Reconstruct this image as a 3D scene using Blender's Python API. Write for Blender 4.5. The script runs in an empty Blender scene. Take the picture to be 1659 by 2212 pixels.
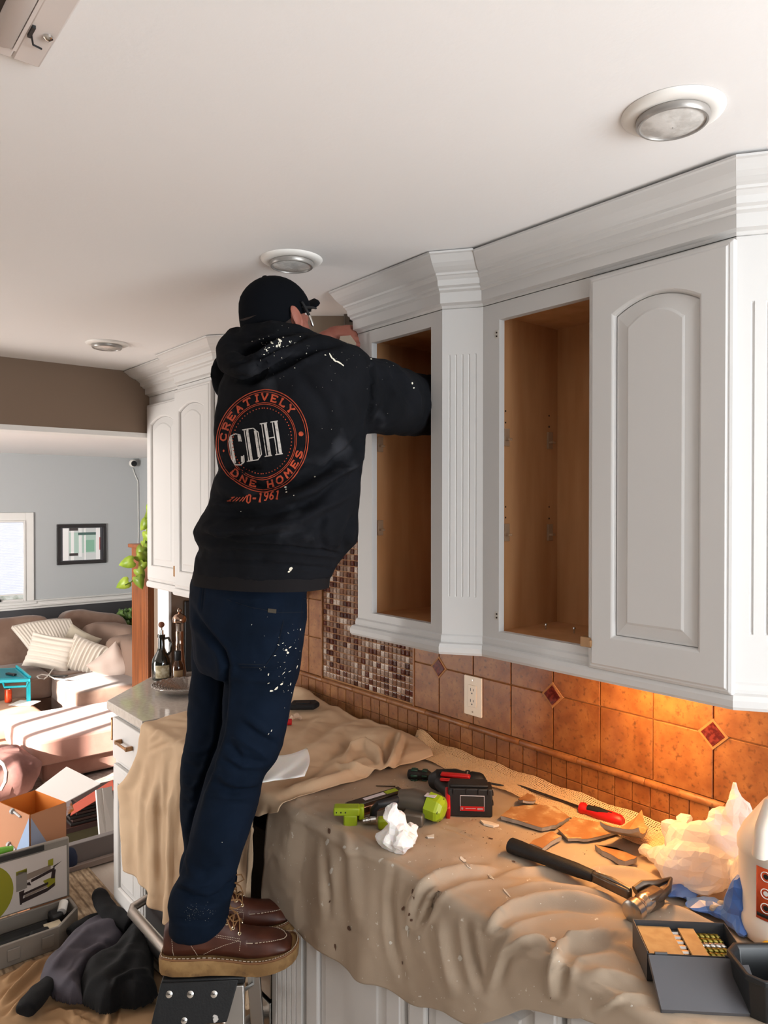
import bpy, math, random
import numpy as np
from mathutils import Vector, Matrix, noise
from mathutils.bvhtree import BVHTree

# ---------------------------------------------------------------- camera
W, H, F, CX, HOR = 1659, 2212, 1600.0, 829.5, 1090.0
CAM = Vector((0.0, 0.0, 1.72))
YAW = math.radians(39.67)                       # from +Y (along the cabinets) towards +X (into the wall)
PITCH = math.atan((H/2 - HOR)/F)                # looks a little below the horizon
fw_ = Vector((math.sin(YAW)*math.cos(PITCH), math.cos(YAW)*math.cos(PITCH), -math.sin(PITCH)))
rt_ = Vector((math.cos(YAW), -math.sin(YAW), 0))
up_ = rt_.cross(fw_)
scn = bpy.context.scene
col = scn.collection
cd = bpy.data.cameras.new('camera'); cam = bpy.data.objects.new('camera', cd); col.objects.link(cam)
cd.sensor_fit = 'HORIZONTAL'; cd.sensor_width = 36.0; cd.lens = 36.0*F/W; cd.clip_start = 0.05
cam.location = CAM
cam.rotation_euler = Matrix((rt_, up_, -fw_)).transposed().to_euler()
scn.camera = cam

# ---------------------------------------------------------------- world, sun, daylight, exposure
scn.view_settings.view_transform = 'Standard'
scn.view_settings.look = 'None'
scn.view_settings.gamma = 1.0
scn.view_settings.use_curve_mapping = False
scn.view_settings.exposure = 0.0
try:
    scn.cycles.use_denoising = True
    scn.cycles.max_bounces = 8; scn.cycles.diffuse_bounces = 4; scn.cycles.glossy_bounces = 3
    scn.cycles.transmission_bounces = 6; scn.cycles.sample_clamp_indirect = 6.0
    scn.cycles.caustics_reflective = False; scn.cycles.caustics_refractive = False
except Exception: pass
wd = bpy.data.worlds.new('sky'); scn.world = wd; wd.use_nodes = True
bg = wd.node_tree.nodes['Background']
bg.inputs['Color'].default_value = (0.93, 0.96, 1.0, 1); bg.inputs['Strength'].default_value = 1.2

def lamp(name, kind, loc, energy, color, rot=None, aim=None, **kw):
    l = bpy.data.lights.new(name, kind); l.energy = energy; l.color = color
    for k, v in kw.items(): setattr(l, k, v)
    o = bpy.data.objects.new(name, l); col.objects.link(o); o.location = loc
    if aim is not None: o.rotation_euler = Vector(aim).to_track_quat('-Z', 'Y').to_euler()
    return o
SUN_DIR = Vector((0.93, 0.36, -0.33))
lamp('sun', 'SUN', (-6, 0, 6), 34.0, (1.0, 0.93, 0.86), aim=SUN_DIR, angle=0.009)
# daylight that enters through the kitchen's window behind the camera, and the sliding door of the living room
lamp('window_daylight', 'AREA', (0.75, -2.4, 1.45), 76.0, (0.88, 0.95, 1.0), aim=(0, 1, 0.04), shape='RECTANGLE', size=1.7, size_y=1.5)
lamp('ceiling_fill_light', 'AREA', (1.62, -1.05, 1.55), 62.0, (0.88, 0.95, 1.0), aim=(-1, 0.55, 0.42), shape='RECTANGLE', size=1.2, size_y=0.95)  # added fill lamp that brightens ceiling and pilasters; no such source known
lamp('living_daylight', 'AREA', (-2.45, 4.5, 0.9), 330.0, (1.0, 0.98, 0.95), aim=(1, 1.0, 0.05), shape='RECTANGLE', size=1.7, size_y=1.6)

# ---------------------------------------------------------------- pixel <-> world
def ray(px, py):
    return fw_ + rt_*((px-CX)/F) + up_*((H/2-py)/F)
def P(px, py, X=None, Y=None, Z=None, d=None):
    r = ray(px, py)
    if X is not None: t = (X-CAM.x)/r.x
    elif Y is not None: t = (Y-CAM.y)/r.y
    elif Z is not None: t = (Z-CAM.z)/r.z
    else: t = d
    return CAM + r*t
def proj(p):
    q = Vector(p)-CAM
    z = q.dot(fw_)
    return (CX+F*q.dot(rt_)/z, H/2-F*q.dot(up_)/z, z)
FH = Vector((math.sin(YAW), math.cos(YAW), 0))   # level forward
UP = Vector((0, 0, 1))
def V(*a): return Vector(a)

# ---------------------------------------------------------------- objects
def org(o):
    p = Vector((0, 0, 0))
    while o is not None:
        p += o.location; o = o.parent
    return p
def tag(o, label=None, cat=None, group=None, kind=None):
    if label: o['label'] = label
    if cat: o['category'] = cat
    if group: o['group'] = group
    if kind: o['kind'] = kind
    return o
def thing(name, label, cat, loc=(0, 0, 0), rz=0.0, group=None):
    o = bpy.data.objects.new(name, None); col.objects.link(o)
    o.location = loc; o.rotation_euler = (0, 0, rz); o.empty_display_size = 0.05
    return tag(o, label, cat, group)
def copy_tree(o, parent=None):
    c = o.copy(); col.objects.link(c); c.parent = parent
    for ch in list(o.children): copy_tree(ch, c)
    return c

class MB:
    def __init__(s): s.v = []; s.f = []; s.T = None
    def add(s, vs, fs):
        n = len(s.v)
        s.v += [tuple(s.T @ Vector(v)) if s.T else tuple(v) for v in vs]
        s.f += [tuple(i+n for i in f) for f in fs]
        return s
    def box(s, a, b):
        x0, y0, z0 = a; x1, y1, z1 = b
        return s.add([(x0,y0,z0),(x1,y0,z0),(x1,y1,z0),(x0,y1,z0),(x0,y0,z1),(x1,y0,z1),(x1,y1,z1),(x0,y1,z1)],
                     [(0,3,2,1),(4,5,6,7),(0,1,5,4),(1,2,6,5),(2,3,7,6),(3,0,4,7)])
    def cbox(s, c, sz):
        return s.box([c[i]-sz[i]/2 for i in range(3)], [c[i]+sz[i]/2 for i in range(3)])
    def rings(s, rs, cap0=True, cap1=True, closed=True):
        n = len(rs[0]); vs = [p for r in rs for p in r]; fs = []
        for i in range(len(rs)-1):
            for j in range(n if closed else n-1):
                a = i*n+j; b = i*n+(j+1) % n
                fs.append((a, b, b+n, a+n))
        if cap0: fs.append(tuple(range(n-1, -1, -1)))
        if cap1: fs.append(tuple((len(rs)-1)*n+j for j in range(n)))
        return s.add(vs, fs)
    def tube(s, pts, r, n=10, cap=True, flat=1.0):
        pts = [Vector(p) for p in pts]; rr = r if hasattr(r, '__len__') else [r]*len(pts)
        rs = []; prev = None
        for i, p in enumerate(pts):
            t = (pts[min(i+1, len(pts)-1)]-pts[max(i-1, 0)])
            if t.length < 1e-9: t = Vector((0, 0, 1))
            t.normalize()
            if prev is None:
                a = Vector((0, 0, 1)) if abs(t.z) < 0.9 else Vector((1, 0, 0))
                u = t.cross(a).normalized()
            else:
                u = (prev - t*prev.dot(t))
                u = u.normalized() if u.length > 1e-6 else t.orthogonal().normalized()
            w = t.cross(u); prev = u
            rs.append([p + u*math.cos(2*math.pi*k/n)*rr[i] + w*math.sin(2*math.pi*k/n)*rr[i]*flat for k in range(n)])
        return s.rings(rs, cap, cap)
    def lathe(s, prof, c=(0, 0, 0), n=24, axis=(0, 0, 1), cap=True):
        ax = Vector(axis).normalized(); u = ax.orthogonal().normalized()
        if abs(ax.z) > 0.99: u = Vector((1, 0, 0))
        w = ax.cross(u); c = Vector(c)
        rs = [[c+ax*z+(u*math.cos(2*math.pi*k/n)+w*math.sin(2*math.pi*k/n))*max(r, 1e-4) for k in range(n)] for r, z in prof]
        return s.rings(rs, cap, cap)
    def prism(s, poly, h0, h1, M=None):
        n = len(poly)
        vs = [(x, y, h0) for x, y in poly]+[(x, y, h1) for x, y in poly]
        if M: vs = [tuple(M @ Vector(v)) for v in vs]
        return s.add(vs, [tuple(range(n-1, -1, -1)), tuple(range(n, 2*n))]+[(i, (i+1) % n, n+(i+1) % n, n+i) for i in range(n)])
    def grid(s, fn, nu, nv, both=False):
        vs = [tuple(fn(i/(nu-1), j/(nv-1))) for i in range(nu) for j in range(nv)]
        fs = [(i*nv+j, i*nv+j+1, (i+1)*nv+j+1, (i+1)*nv+j) for i in range(nu-1) for j in range(nv-1)]
        return s.add(vs, fs)
    def build(s, name, m, parent=None, smooth=None, bevel=0, seg=2, world=False, sub=0, solid=0, off=-1, base=None, edit=None):
        vs = s.v
        if parent is not None and world:
            o0 = org(parent); vs = [(v[0]-o0.x, v[1]-o0.y, v[2]-o0.z) for v in vs]
        loc = None
        if parent is None:
            a = np.array(vs)
            loc = Vector(base) if base is not None else Vector(((a[:,0].min()+a[:,0].max())/2, (a[:,1].min()+a[:,1].max())/2, a[:,2].min()))
            vs = [(v[0]-loc.x, v[1]-loc.y, v[2]-loc.z) for v in vs]
        me = bpy.data.meshes.new(name); me.from_pydata([tuple(v) for v in vs], [], s.f); me.update()
        import bmesh
        bm = bmesh.new(); bm.from_mesh(me); bmesh.ops.recalc_face_normals(bm, faces=bm.faces); bm.to_mesh(me); bm.free()
        o = bpy.data.objects.new(name, me); col.objects.link(o)
        if m is not None: me.materials.append(m)
        if parent is not None: o.parent = parent
        else: o.location = loc
        if solid:
            md = o.modifiers.new('solid', 'SOLIDIFY'); md.thickness = solid; md.offset = off
        if bevel:
            md = o.modifiers.new('bevel', 'BEVEL'); md.width = bevel; md.segments = seg; md.limit_method = 'ANGLE'; md.angle_limit = 0.6
            md.harden_normals = False
        if sub:
            md = o.modifiers.new('sub', 'SUBSURF'); md.levels = sub; md.render_levels = sub
        if smooth is None: smooth = bool(bevel or sub)
        if smooth: shade(me, 0.7 if not sub else 3.2)
        return o
def shade(me, ang=0.7):
    n = len(me.polygons)
    me.polygons.foreach_set('use_smooth', [True]*n)
    if ang < 3:
        try: me.set_sharp_from_angle(angle=ang)
        except Exception: pass
def struct(o): o['kind'] = 'structure'; return o

def rrect(w, h, r, n=4):
    out = []
    for cx, cy, a0 in ((w/2-r, h/2-r, 0), (-w/2+r, h/2-r, 90), (-w/2+r, -h/2+r, 180), (w/2-r, -h/2+r, 270)):
        for k in range(n+1):
            a = math.radians(a0+90*k/n); out.append((cx+r*math.cos(a), cy+r*math.sin(a)))
    return out
def frame_M(o, x, y, z):
    M = Matrix.Identity(4)
    for i, c in enumerate((Vector(x).normalized(), Vector(y).normalized(), Vector(z).normalized())):
        for j in range(3): M[j][i] = c[j]
    for j in range(3): M[j][3] = o[j]
    return M

# ---------------------------------------------------------------- materials
def srgb(h):
    h = h.lstrip('#'); c = [int(h[i:i+2], 16)/255 for i in (0, 2, 4)]
    return tuple((x/12.92 if x <= 0.04045 else ((x+0.055)/1.055)**2.4) for x in c)
_m = {}
def mat(name, c, rough=0.5, metal=0.0, c2=None, scale=8.0, stretch=(1, 1, 1), bump=0.0, bscale=60.0, mixlo=0.4, mixhi=0.6,
        detail=4.0, spec=0.5, trans=0.0, ior=1.45, alpha=1.0, sss=0.0, sheen=0.0, emit=None, estr=0.0, coat=0.0, c3=None, s3=120.0, lo3=0.62, hi3=0.7, bdist=0.002, wave=None, rvar=0.0):
    if name in _m: return _m[name]
    if isinstance(c, str): c = srgb(c)
    if isinstance(c2, str): c2 = srgb(c2)
    if isinstance(c3, str): c3 = srgb(c3)
    m = bpy.data.materials.new(name); m.use_nodes = True; _m[name] = m
    nt = m.node_tree; N = nt.nodes; L = nt.links; b = N['Principled BSDF']
    b.inputs['Base Color'].default_value = (*c, 1); b.inputs['Roughness'].default_value = rough; b.inputs['Metallic'].default_value = metal
    b.inputs['Specular IOR Level'].default_value = spec; b.inputs['IOR'].default_value = ior
    b.inputs['Transmission Weight'].default_value = trans; b.inputs['Alpha'].default_value = alpha
    if sss: b.inputs['Subsurface Weight'].default_value = sss; b.inputs['Subsurface Radius'].default_value = (0.01, 0.004, 0.002); b.inputs['Subsurface Scale'].default_value = 1.0
    if sheen: b.inputs['Sheen Weight'].default_value = sheen
    if coat: b.inputs['Coat Weight'].default_value = coat; b.inputs['Coat Roughness'].default_value = 0.1
    if emit: b.inputs['Emission Color'].default_value = (*emit, 1); b.inputs['Emission Strength'].default_value = estr
    tc = N.new('ShaderNodeTexCoord'); mp = N.new('ShaderNodeMapping'); mp.inputs['Scale'].default_value = stretch
    L.new(tc.outputs['Object'], mp.inputs['Vector'])
    last = None
    if c2 is not None:
        nz = N.new('ShaderNodeTexNoise'); nz.inputs['Scale'].default_value = scale; nz.inputs['Detail'].default_value = detail
        L.new(mp.outputs['Vector'], nz.inputs['Vector'])
        rp = N.new('ShaderNodeValToRGB'); rp.color_ramp.elements[0].position = mixlo; rp.color_ramp.elements[1].position = mixhi
        rp.color_ramp.elements[0].color = (*c, 1); rp.color_ramp.elements[1].color = (*c2, 1)
        L.new(nz.outputs['Fac'], rp.inputs['Fac']); last = rp.outputs['Color']
    if c3 is not None:
        nz = N.new('ShaderNodeTexNoise'); nz.inputs['Scale'].default_value = s3; nz.inputs['Detail'].default_value = 3
        L.new(mp.outputs['Vector'], nz.inputs['Vector'])
        mr = N.new('ShaderNodeMapRange'); mr.inputs['From Min'].default_value = lo3; mr.inputs['From Max'].default_value = hi3
        L.new(nz.outputs['Fac'], mr.inputs['Value'])
        mx = N.new('ShaderNodeMixRGB'); mx.inputs['Color2'].default_value = (*c3, 1)
        if last: L.new(last, mx.inputs['Color1'])
        else: mx.inputs['Color1'].default_value = (*c, 1)
        L.new(mr.outputs['Result'], mx.inputs['Fac']); last = mx.outputs['Color']
    if last: L.new(last, b.inputs['Base Color'])
    if wave is not None:     # (scale, direction, strength)
        wv = N.new('ShaderNodeTexWave'); wv.inputs['Scale'].default_value = wave[0]; wv.bands_direction = wave[1]
        L.new(mp.outputs['Vector'], wv.inputs['Vector'])
        bp = N.new('ShaderNodeBump'); bp.inputs['Strength'].default_value = wave[2]; bp.inputs['Distance'].default_value = bdist
        L.new(wv.outputs['Fac'], bp.inputs['Height']); L.new(bp.outputs['Normal'], b.inputs['Normal'])
    elif bump:
        nz = N.new('ShaderNodeTexNoise'); nz.inputs['Scale'].default_value = bscale; nz.inputs['Detail'].default_value = 3
        L.new(mp.outputs['Vector'], nz.inputs['Vector'])
        bp = N.new('ShaderNodeBump'); bp.inputs['Strength'].default_value = bump; bp.inputs['Distance'].default_value = bdist
        L.new(nz.outputs['Fac'], bp.inputs['Height']); L.new(bp.outputs['Normal'], b.inputs['Normal'])
    return m
def per_object(m, amt=0.25, hue=0.0):
    """vary the colour of alike pieces with the object's own random number"""
    nt = m.node_tree; N = nt.nodes; L = nt.links; b = N['Principled BSDF']
    oi = N.new('ShaderNodeObjectInfo'); hs = N.new('ShaderNodeHueSaturation'); mr = N.new('ShaderNodeMapRange')
    mr.inputs['To Min'].default_value = 1-amt; mr.inputs['To Max'].default_value = 1+amt
    L.new(oi.outputs['Random'], mr.inputs['Value']); L.new(mr.outputs['Result'], hs.inputs['Value'])
    s = b.inputs['Base Color']
    if s.is_linked: L.new(s.links[0].from_socket, hs.inputs['Color'])
    else: hs.inputs['Color'].default_value = s.default_value
    L.new(hs.outputs['Color'], s)
    # shift the noise per object
    for n in N:
        if n.type == 'MAPPING':
            cm = N.new('ShaderNodeMath'); cm.operation = 'MULTIPLY'; cm.inputs[1].default_value = 37.0
            L.new(oi.outputs['Random'], cm.inputs[0]); L.new(cm.outputs[0], n.inputs['Location'])
    return m

M_paint = mat('white cabinet paint', '#d2cfcc', 0.42, bump=0.06, bscale=300, bdist=0.0006)
M_ceil = mat('ceiling paint', '#efecea', 0.85, bump=0.25, bscale=90, bdist=0.0012)
M_trimw = mat('white trim paint', '#eceae6', 0.45)
M_wallb = mat('taupe wall paint', '#84705f', 0.8, bump=0.15, bscale=150, bdist=0.001)
M_wallk = mat('kitchen wall paint', '#c4b7ab', 0.85, bump=0.15, bscale=150, bdist=0.001)
M_wallg = mat('light grey wall paint', '#b9bcbd', 0.85)
M_walld = mat('charcoal wall paint', '#4b4b4e', 0.8)
M_maple = mat('maple interior', '#d6a273', 0.45, c2='#c48e5e', scale=3.0, stretch=(6, 6, 0.8), detail=6, mixlo=0.35, mixhi=0.68, bump=0.04, bscale=200)
M_black = mat('black plastic', '#17181a', 0.45)
M_steel = mat('brushed steel', '#a8a5a0', 0.3, 1.0, bump=0.05, bscale=300, stretch=(1, 20, 1))
M_alu = mat('ladder aluminium', '#b5b2ae', 0.38, 1.0)
M_chrome = mat('chrome', '#d8d6d2', 0.15, 1.0)
M_white = mat('white plastic', '#eeeae4', 0.4)
# ================================================================ STRUCTURE
CEIL = 2.33
XW = 1.69; XR = 1.39; XL = 1.33                 # backsplash wall, right and left cabinet faces
YH0, YH1 = 3.36, 3.47                           # header wall to the living room
LIVC = 2.31; YF = 9.28; XLR = 3.635; LF = -0.35              # living room ceiling, far wall, right wall
def slab(name, a, b, m): return struct(MB().box(a, b).build(name, m))
M_oak = mat('pale wood floor', '#c6bbaf', 0.45, c2='#b3a79b', scale=2, stretch=(8, 1, 1), detail=6)
floor = slab('floor', (-3.1, -2.6, -0.12), (1.85, 3.60, -0.006), M_oak)
slab('floor_living_room', (-3.1, 3.64, LF-0.12), (XLR+0.2, YF+0.2, LF), mat('living room carpet', '#a89a92', 0.95, c2='#8f8078', scale=30))
struct(MB().box((-3.1, 3.60, LF-0.1), (1.85, 3.639, -0.001)).build('trim_step_riser', M_trimw))
# ceilings
M_wallu = mat('unseen wall paint', '#69645f', 0.85)
slab('ceiling', (-3.1, -2.6, CEIL), (1.85, YH1, CEIL+0.12), M_ceil)
slab('ceiling_living_room', (-3.1, YH1+0.001, LIVC), (XLR+0.15, YF+0.2, LIVC+0.12), mat('living ceiling paint', '#f2efec', 0.9))
wall = slab('wall_right', (XW, -0.4, -0.01), (XW+0.16, YH1, CEIL+0.02), M_wallk)
slab('wall_right_rear', (XW, -2.6, -0.01), (XW+0.16, -1.7, CEIL+0.02), M_wallk)
slab('wall_right_below_added_window', (XW, -1.7, -0.01), (XW+0.16, -0.4, 1.05), M_wallk)
slab('wall_right_above_added_window', (XW, -1.7, 2.06), (XW+0.16, -0.4, CEIL+0.02), M_wallk)
q_ = MB()
for a, b in (((-1.7, 1.05), (-1.65, 2.06)), ((-.45, 1.05), (-.4, 2.06)), ((-1.65, 1.05), (-.45, 1.1)), ((-1.65, 2.01), (-.45, 2.06)), ((-1.07, 1.1), (-1.03, 2.01))): q_.box((XW+.04, a[0], a[1]), (XW+.09, b[0], b[1]))
struct(q_.build('window_added', M_trimw))  # unseen window, added to give the fill lamp an opening
slab('wall_left', (-3.12, -2.6, -0.01), (-3.0, YH1, CEIL), M_wallu)
slab('wall_back_left', (-3.1, -2.62, -0.01), (-0.9, -2.5, CEIL), M_wallu)
slab('wall_back_right', (1.6, -2.62, -0.01), (1.85, -2.5, CEIL), M_wallu)
slab('wall_back_above_window', (-0.9, -2.62, 2.25), (1.6, -2.5, CEIL), M_wallu)
slab('wall_back_below_window', (-0.9, -2.62, -0.01), (1.6, -2.5, 0.65), M_wallu)
# header over the opening, jamb stub
HB = 2.052
slab('wall_header', (-3.0, YH0, HB), (1.455, YH1, CEIL+0.02), M_wallb)
struct(MB().box((-3.0, YH0-0.006, HB-0.022), (1.453, YH1+0.02, HB-0.0005)).build('trim_header', M_trimw))
slab('wall_stub', (1.472, YH0+0.002, -0.01), (1.85, YH1+0.10, CEIL+0.02), M_wallb)
slab('wall_stub_living', (1.70, YH1+0.101, LF-.01), (XLR+0.1, YH1+0.2, LIVC+0.02), M_wallg)
struct(MB().box((1.456, YH0, -0.005), (1.4715, YH1+0.02, HB)).build('trim_jamb', M_trimw, bevel=0.003))
slab('wall_far', (-2.75, YF, LF-0.01), (XLR+0.15, YF+0.15, LIVC+0.02), M_wallg)
slab('wall_living_right', (XLR, YH1+0.2, LF-0.01), (XLR+0.15, YF+0.01, LIVC+0.02), M_wallg)
# living room left side: wall with a wide sliding door whose posts break the sunlight into strips
XLL = -2.6
slab('wall_living_left_near', (XLL-0.12, YH1, LF-0.01), (XLL, 3.62, LIVC+0.02), M_wallg)
slab('wall_living_left_far', (XLL-0.12, 5.35, LF-0.01), (XLL, YF+0.15, LIVC+0.02), M_wallg)  # unseen; extended over the opening to keep sun off the sofa backs
slab('wall_living_left_above_door', (XLL-0.12, 3.62, 2.0), (XLL, 5.35, LIVC+0.02), M_wallg)
dr = MB()
for y in (3.62, 3.98, 4.30, 4.66, 5.28): dr.box((XLL-0.10, y, LF), (XLL-0.03, y+0.06, 2.0))
dr.box((XLL-0.10, 3.62, LF), (XLL-0.03, 5.35, LF+0.09)); dr.box((XLL-0.10, 3.62, 1.92), (XLL-0.03, 5.35, 2.0))
struct(dr.build('door_1', M_trimw))
# charcoal dado and chair rail on the far walls
RAIL = 0.555
struct(MB().box((-2.6, YF-0.006, LF+0.001), (XLR-0.001, YF-0.0005, RAIL-0.03)).build('trim_dado_far', M_walld))
struct(MB().box((XLR-0.006, YH1+0.21, LF+0.001), (XLR-0.0005, YF-0.007, RAIL-0.03)).build('trim_dado_right', M_walld))
def rail_prof():   # offset from wall, z relative
    return [(0, 0), (0.012, 0.0), (0.014, 0.02), (0.026, 0.028), (0.026, 0.045), (0.016, 0.055), (0.014, 0.075), (0.034, 0.088), (0.036, 0.1), (0, 0.1)]
r = MB(); r.prism([(-a, b) for a, b in rail_prof()], 0, 1, Matrix(((0, 0, 5.87, -2.24), (1, 0, 0, YF-0.0005), (0, 1, 0, RAIL-0.05), (0, 0, 0, 1))))
struct(r.build('trim_chair_rail_far', M_trimw))
r = MB(); r.prism([(-a, b) for a, b in rail_prof()], 0, 1, Matrix(((1, 0, 0, XLR-0.0005), (0, 0, 5.4, YF-0.04-5.4), (0, 1, 0, RAIL-0.05), (0, 0, 0, 1))))
struct(r.build('trim_chair_rail_right', M_trimw))
# kerb between kitchen and living room and its shoe moulding
M_kerb = mat('grey kerb paint', '#77706e', 0.6)
struct(MB().box((-1.6, 3.60, 0), (1.384, 3.64, 0.12)).build('trim_kerb', M_kerb, bevel=0.003))
struct(MB().box((-1.6, 3.575, 0), (1.384, 3.5995, 0.03)).build('trim_kerb_shoe', mat('shoe moulding', '#96877f', 0.5), bevel=0.004))
# living room window with blind, sill and crank, left end of the far wall
def win():
    xr = P(72, 1200, Y=YF).x; zt = P(72, 1107, Y=YF).z; zb = RAIL+0.05; xl = xr-1.25
    w = MB(); c = 0.09
    for a, b in (((xl, zb), (xl+c, zt)), ((xr-c, zb), (xr, zt)), ((xl+c, zt-c), (xr-c, zt)), ((xl-0.03, zb-0.045), (xr+0.03, zb+0.0))):
        w.box((a[0], YF-0.028, a[1]), (b[0], YF-0.0005, b[1]))
    for a, b in (((xl+c, zb), (xl+c+0.025, zt-c)), ((xr-c-0.025, zb), (xr-c, zt-c)), ((xl+c+0.025, zt-c-0.025), (xr-c-0.025, zt-c)), ((xl+c+0.025, zb), (xr-c-0.025, zb+0.025))):
        w.box((a[0], YF-0.04, a[1]), (b[0], YF-0.0005, b[1]))
    wn = struct(w.build('window_1', M_trimw, bevel=0.004))
    x0, x1, z0, z1 = xl+c+0.026, xr-c-0.026, zb+0.026, zt-c-0.026
    mb = mat('cellular blind', '#d5d9e6', 0.9, emit=(0.72, 0.78, 0.95), estr=0.42)  # daylight behind the blind put in as a faint glow
    bl = MB()
    n = 44
    bl.grid(lambda u, v: (x0+(x1-x0)*v, YF-0.012-0.005*(int(round(u*2*n)) % 2), z0+0.06+(z1-z0-0.06)*u), 2*n+1, 2)
    bl.build('blind', mb, wn, world=True)
    MB().box((x0, YF-0.02, z0+0.045), (x1, YF-0.006, z0+0.062)).build('blind_rail', M_trimw, wn, world=True)
    g = MB().box((x0, YF-0.008, z0), (x1, YF-0.004, z0+0.045))
    g.build('pane', mat('dim window glass', '#9aa79a', 0.05, c2='#e6ecea', scale=9, spec=0.8), wn, world=True)
    k = MB(); k.box((x1-0.32, YF-0.06, z0-0.015), (x1-0.24, YF-0.035, z0+0.012)); k.tube([(x1-0.27, YF-0.055, z0+0.01), (x1-0.32, YF-0.07, z0+0.03), (x1-0.36, YF-0.075, z0+0.0)], 0.008, 8)
    k.build('window_crank', M_black, wn, world=True)
win()
# striped rug on the kitchen floor
M_rug = mat('woven rug', '#b09a7e', 0.95, c2='#8f7a62', scale=90, stretch=(1, 0.25, 1), bump=0.5, bscale=400)
nt = M_rug.node_tree; N = nt.nodes; L = nt.links
wv = N.new('ShaderNodeTexWave'); wv.inputs['Scale'].default_value = 9.0; wv.bands_direction = 'X'; wv.inputs['Distortion'].default_value = 0.3
tcn = [n for n in N if n.type == 'TEX_COORD'][0]; L.new(tcn.outputs['Object'], wv.inputs['Vector'])
mx = N.new('ShaderNodeMixRGB'); mx.blend_type = 'MULTIPLY'; mx.inputs['Fac'].default_value = 0.75
rp = N.new('ShaderNodeValToRGB'); rp.color_ramp.elements[0].position = 0.0; rp.color_ramp.elements[0].color = (0.35, 0.3, 0.26, 1); rp.color_ramp.elements[1].position = 0.3; rp.color_ramp.elements[1].color = (1, 1, 1, 1)
src = N['Principled BSDF'].inputs['Base Color'].links[0].from_socket
L.new(wv.outputs['Fac'], rp.inputs['Fac']); L.new(src, mx.inputs['Color1']); L.new(rp.outputs['Color'], mx.inputs['Color2']); L.new(mx.outputs['Color'], N['Principled BSDF'].inputs['Base Color'])
o = MB().box((-0.9, 1.6, 0.0), (1.15, 3.57, 0.008)).build('rug', M_rug, bevel=0.003)
tag(o, 'beige striped woven rug on the kitchen floor before the grey kerb', 'rug')

# ---------------------------------------------------------------- recessed ceiling lights
M_lens = mat('light lens glass', '#c4bfb9', 0.15, c2='#dedad5', scale=30, spec=0.8, bump=0.4, bscale=120, coat=0.3)
def downlight(px, py, label, tilt=0.0):
    c = P(px, py, Z=CEIL)
    t = thing('recessed_light', label, 'ceiling light', (c.x, c.y, CEIL-0.0005), group=None)
    MB().lathe([(0.046, -0.0), (0.050, -0.006), (0.054, -0.0085), (0.068, -0.007), (0.0755, -0.003), (0.077, 0.0)], n=48, cap=False).build('trim_ring', M_white, t, smooth=True)
    MB().lathe([(0.0545, -0.009), (0.0545, -0.016), (0.052, -0.019), (0.049, -0.019), (0.047, -0.012)], n=48, cap=False).build('collar', mat('grey metal collar', '#a09b96', 0.35, 0.4), t, smooth=True)
    pr = [(0.0495, -0.0165)]
    for k in range(1, 13):
        rr = 0.0495*(1-k/13); pr.append((rr, -0.0165-0.007*(1-(rr/0.0495)**2)+(0.0009 if k % 2 else 0)))
    MB().lathe([(0.0495, -0.014)]+pr+[(0.001, -0.0235)], n=48, cap=False).build('lens', M_lens, t, smooth=True)
    return t
for a in ((1453, 243, 'large recessed ceiling light nearest to the camera, above the closed cabinet door'), (630, 560, "recessed ceiling light directly above the worker's cap"), (231, 742, 'recessed ceiling light farthest away, near the brown header wall')):
    downlight(*a)
# ---------------------------------------------------------------- ceiling vent
M_vent = mat('vent enamel', '#d9cfc9', 0.4)
t = thing('ceiling_vent', 'white metal air vent register on the ceiling, upper left corner', 'air vent', (P(85, 135, Z=CEIL).x-0.16, P(85, 135, Z=CEIL).y-0.17, CEIL-0.0005))
ve = MB(); xa, xb, ya, yb = -0.16, 0.16, -0.17, 0.17
for a, b in (((0.124, ya), (xb, yb)), ((xa, ya), (-0.124, yb)), ((-0.124, 0.145), (0.124, yb)), ((-0.124, ya), (0.124, -0.145))):
    ve.box((a[0], a[1], -0.008), (b[0], b[1], 0))
ve.build('frame', M_vent, t, bevel=0.003)
MB().box((-0.124, -0.145, -0.001), (0.124, 0.145, 0)).build('backing', mat('vent dark', '#5d524c', 0.7), t)
for k in range(6):
    x = -0.10+k*0.041
    sl = MB()
    sl.tube([(x, -0.146, -0.006), (x, -0.142, -0.008), (x, 0.136, -0.008), (x, 0.143, -0.006)], [0.008, 0.0145, 0.0145, 0.008], 14, flat=0.55)
    sl.build('slat', M_vent, t, smooth=True)
    MB().box((x+0.0150, -0.145, -0.010), (x+0.0195, 0.145, -0.002)).build('slat_bar', M_vent, t)
lv = MB().box((0.127, 0.075, -0.012), (0.131, 0.10, -0.006)); lv.tube([(0.129, 0.09, -0.01), (0.136, 0.108, -0.014), (0.148, 0.114, -0.012)], 0.0013, 6); lv.build('damper_lever', M_black, t)
MB().lathe([(0.006, 0), (0.006, -0.003), (0.002, -0.006)], c=(0.149, 0.088, -0.008), n=14).build('screw', M_chrome, t, smooth=True)
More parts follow.
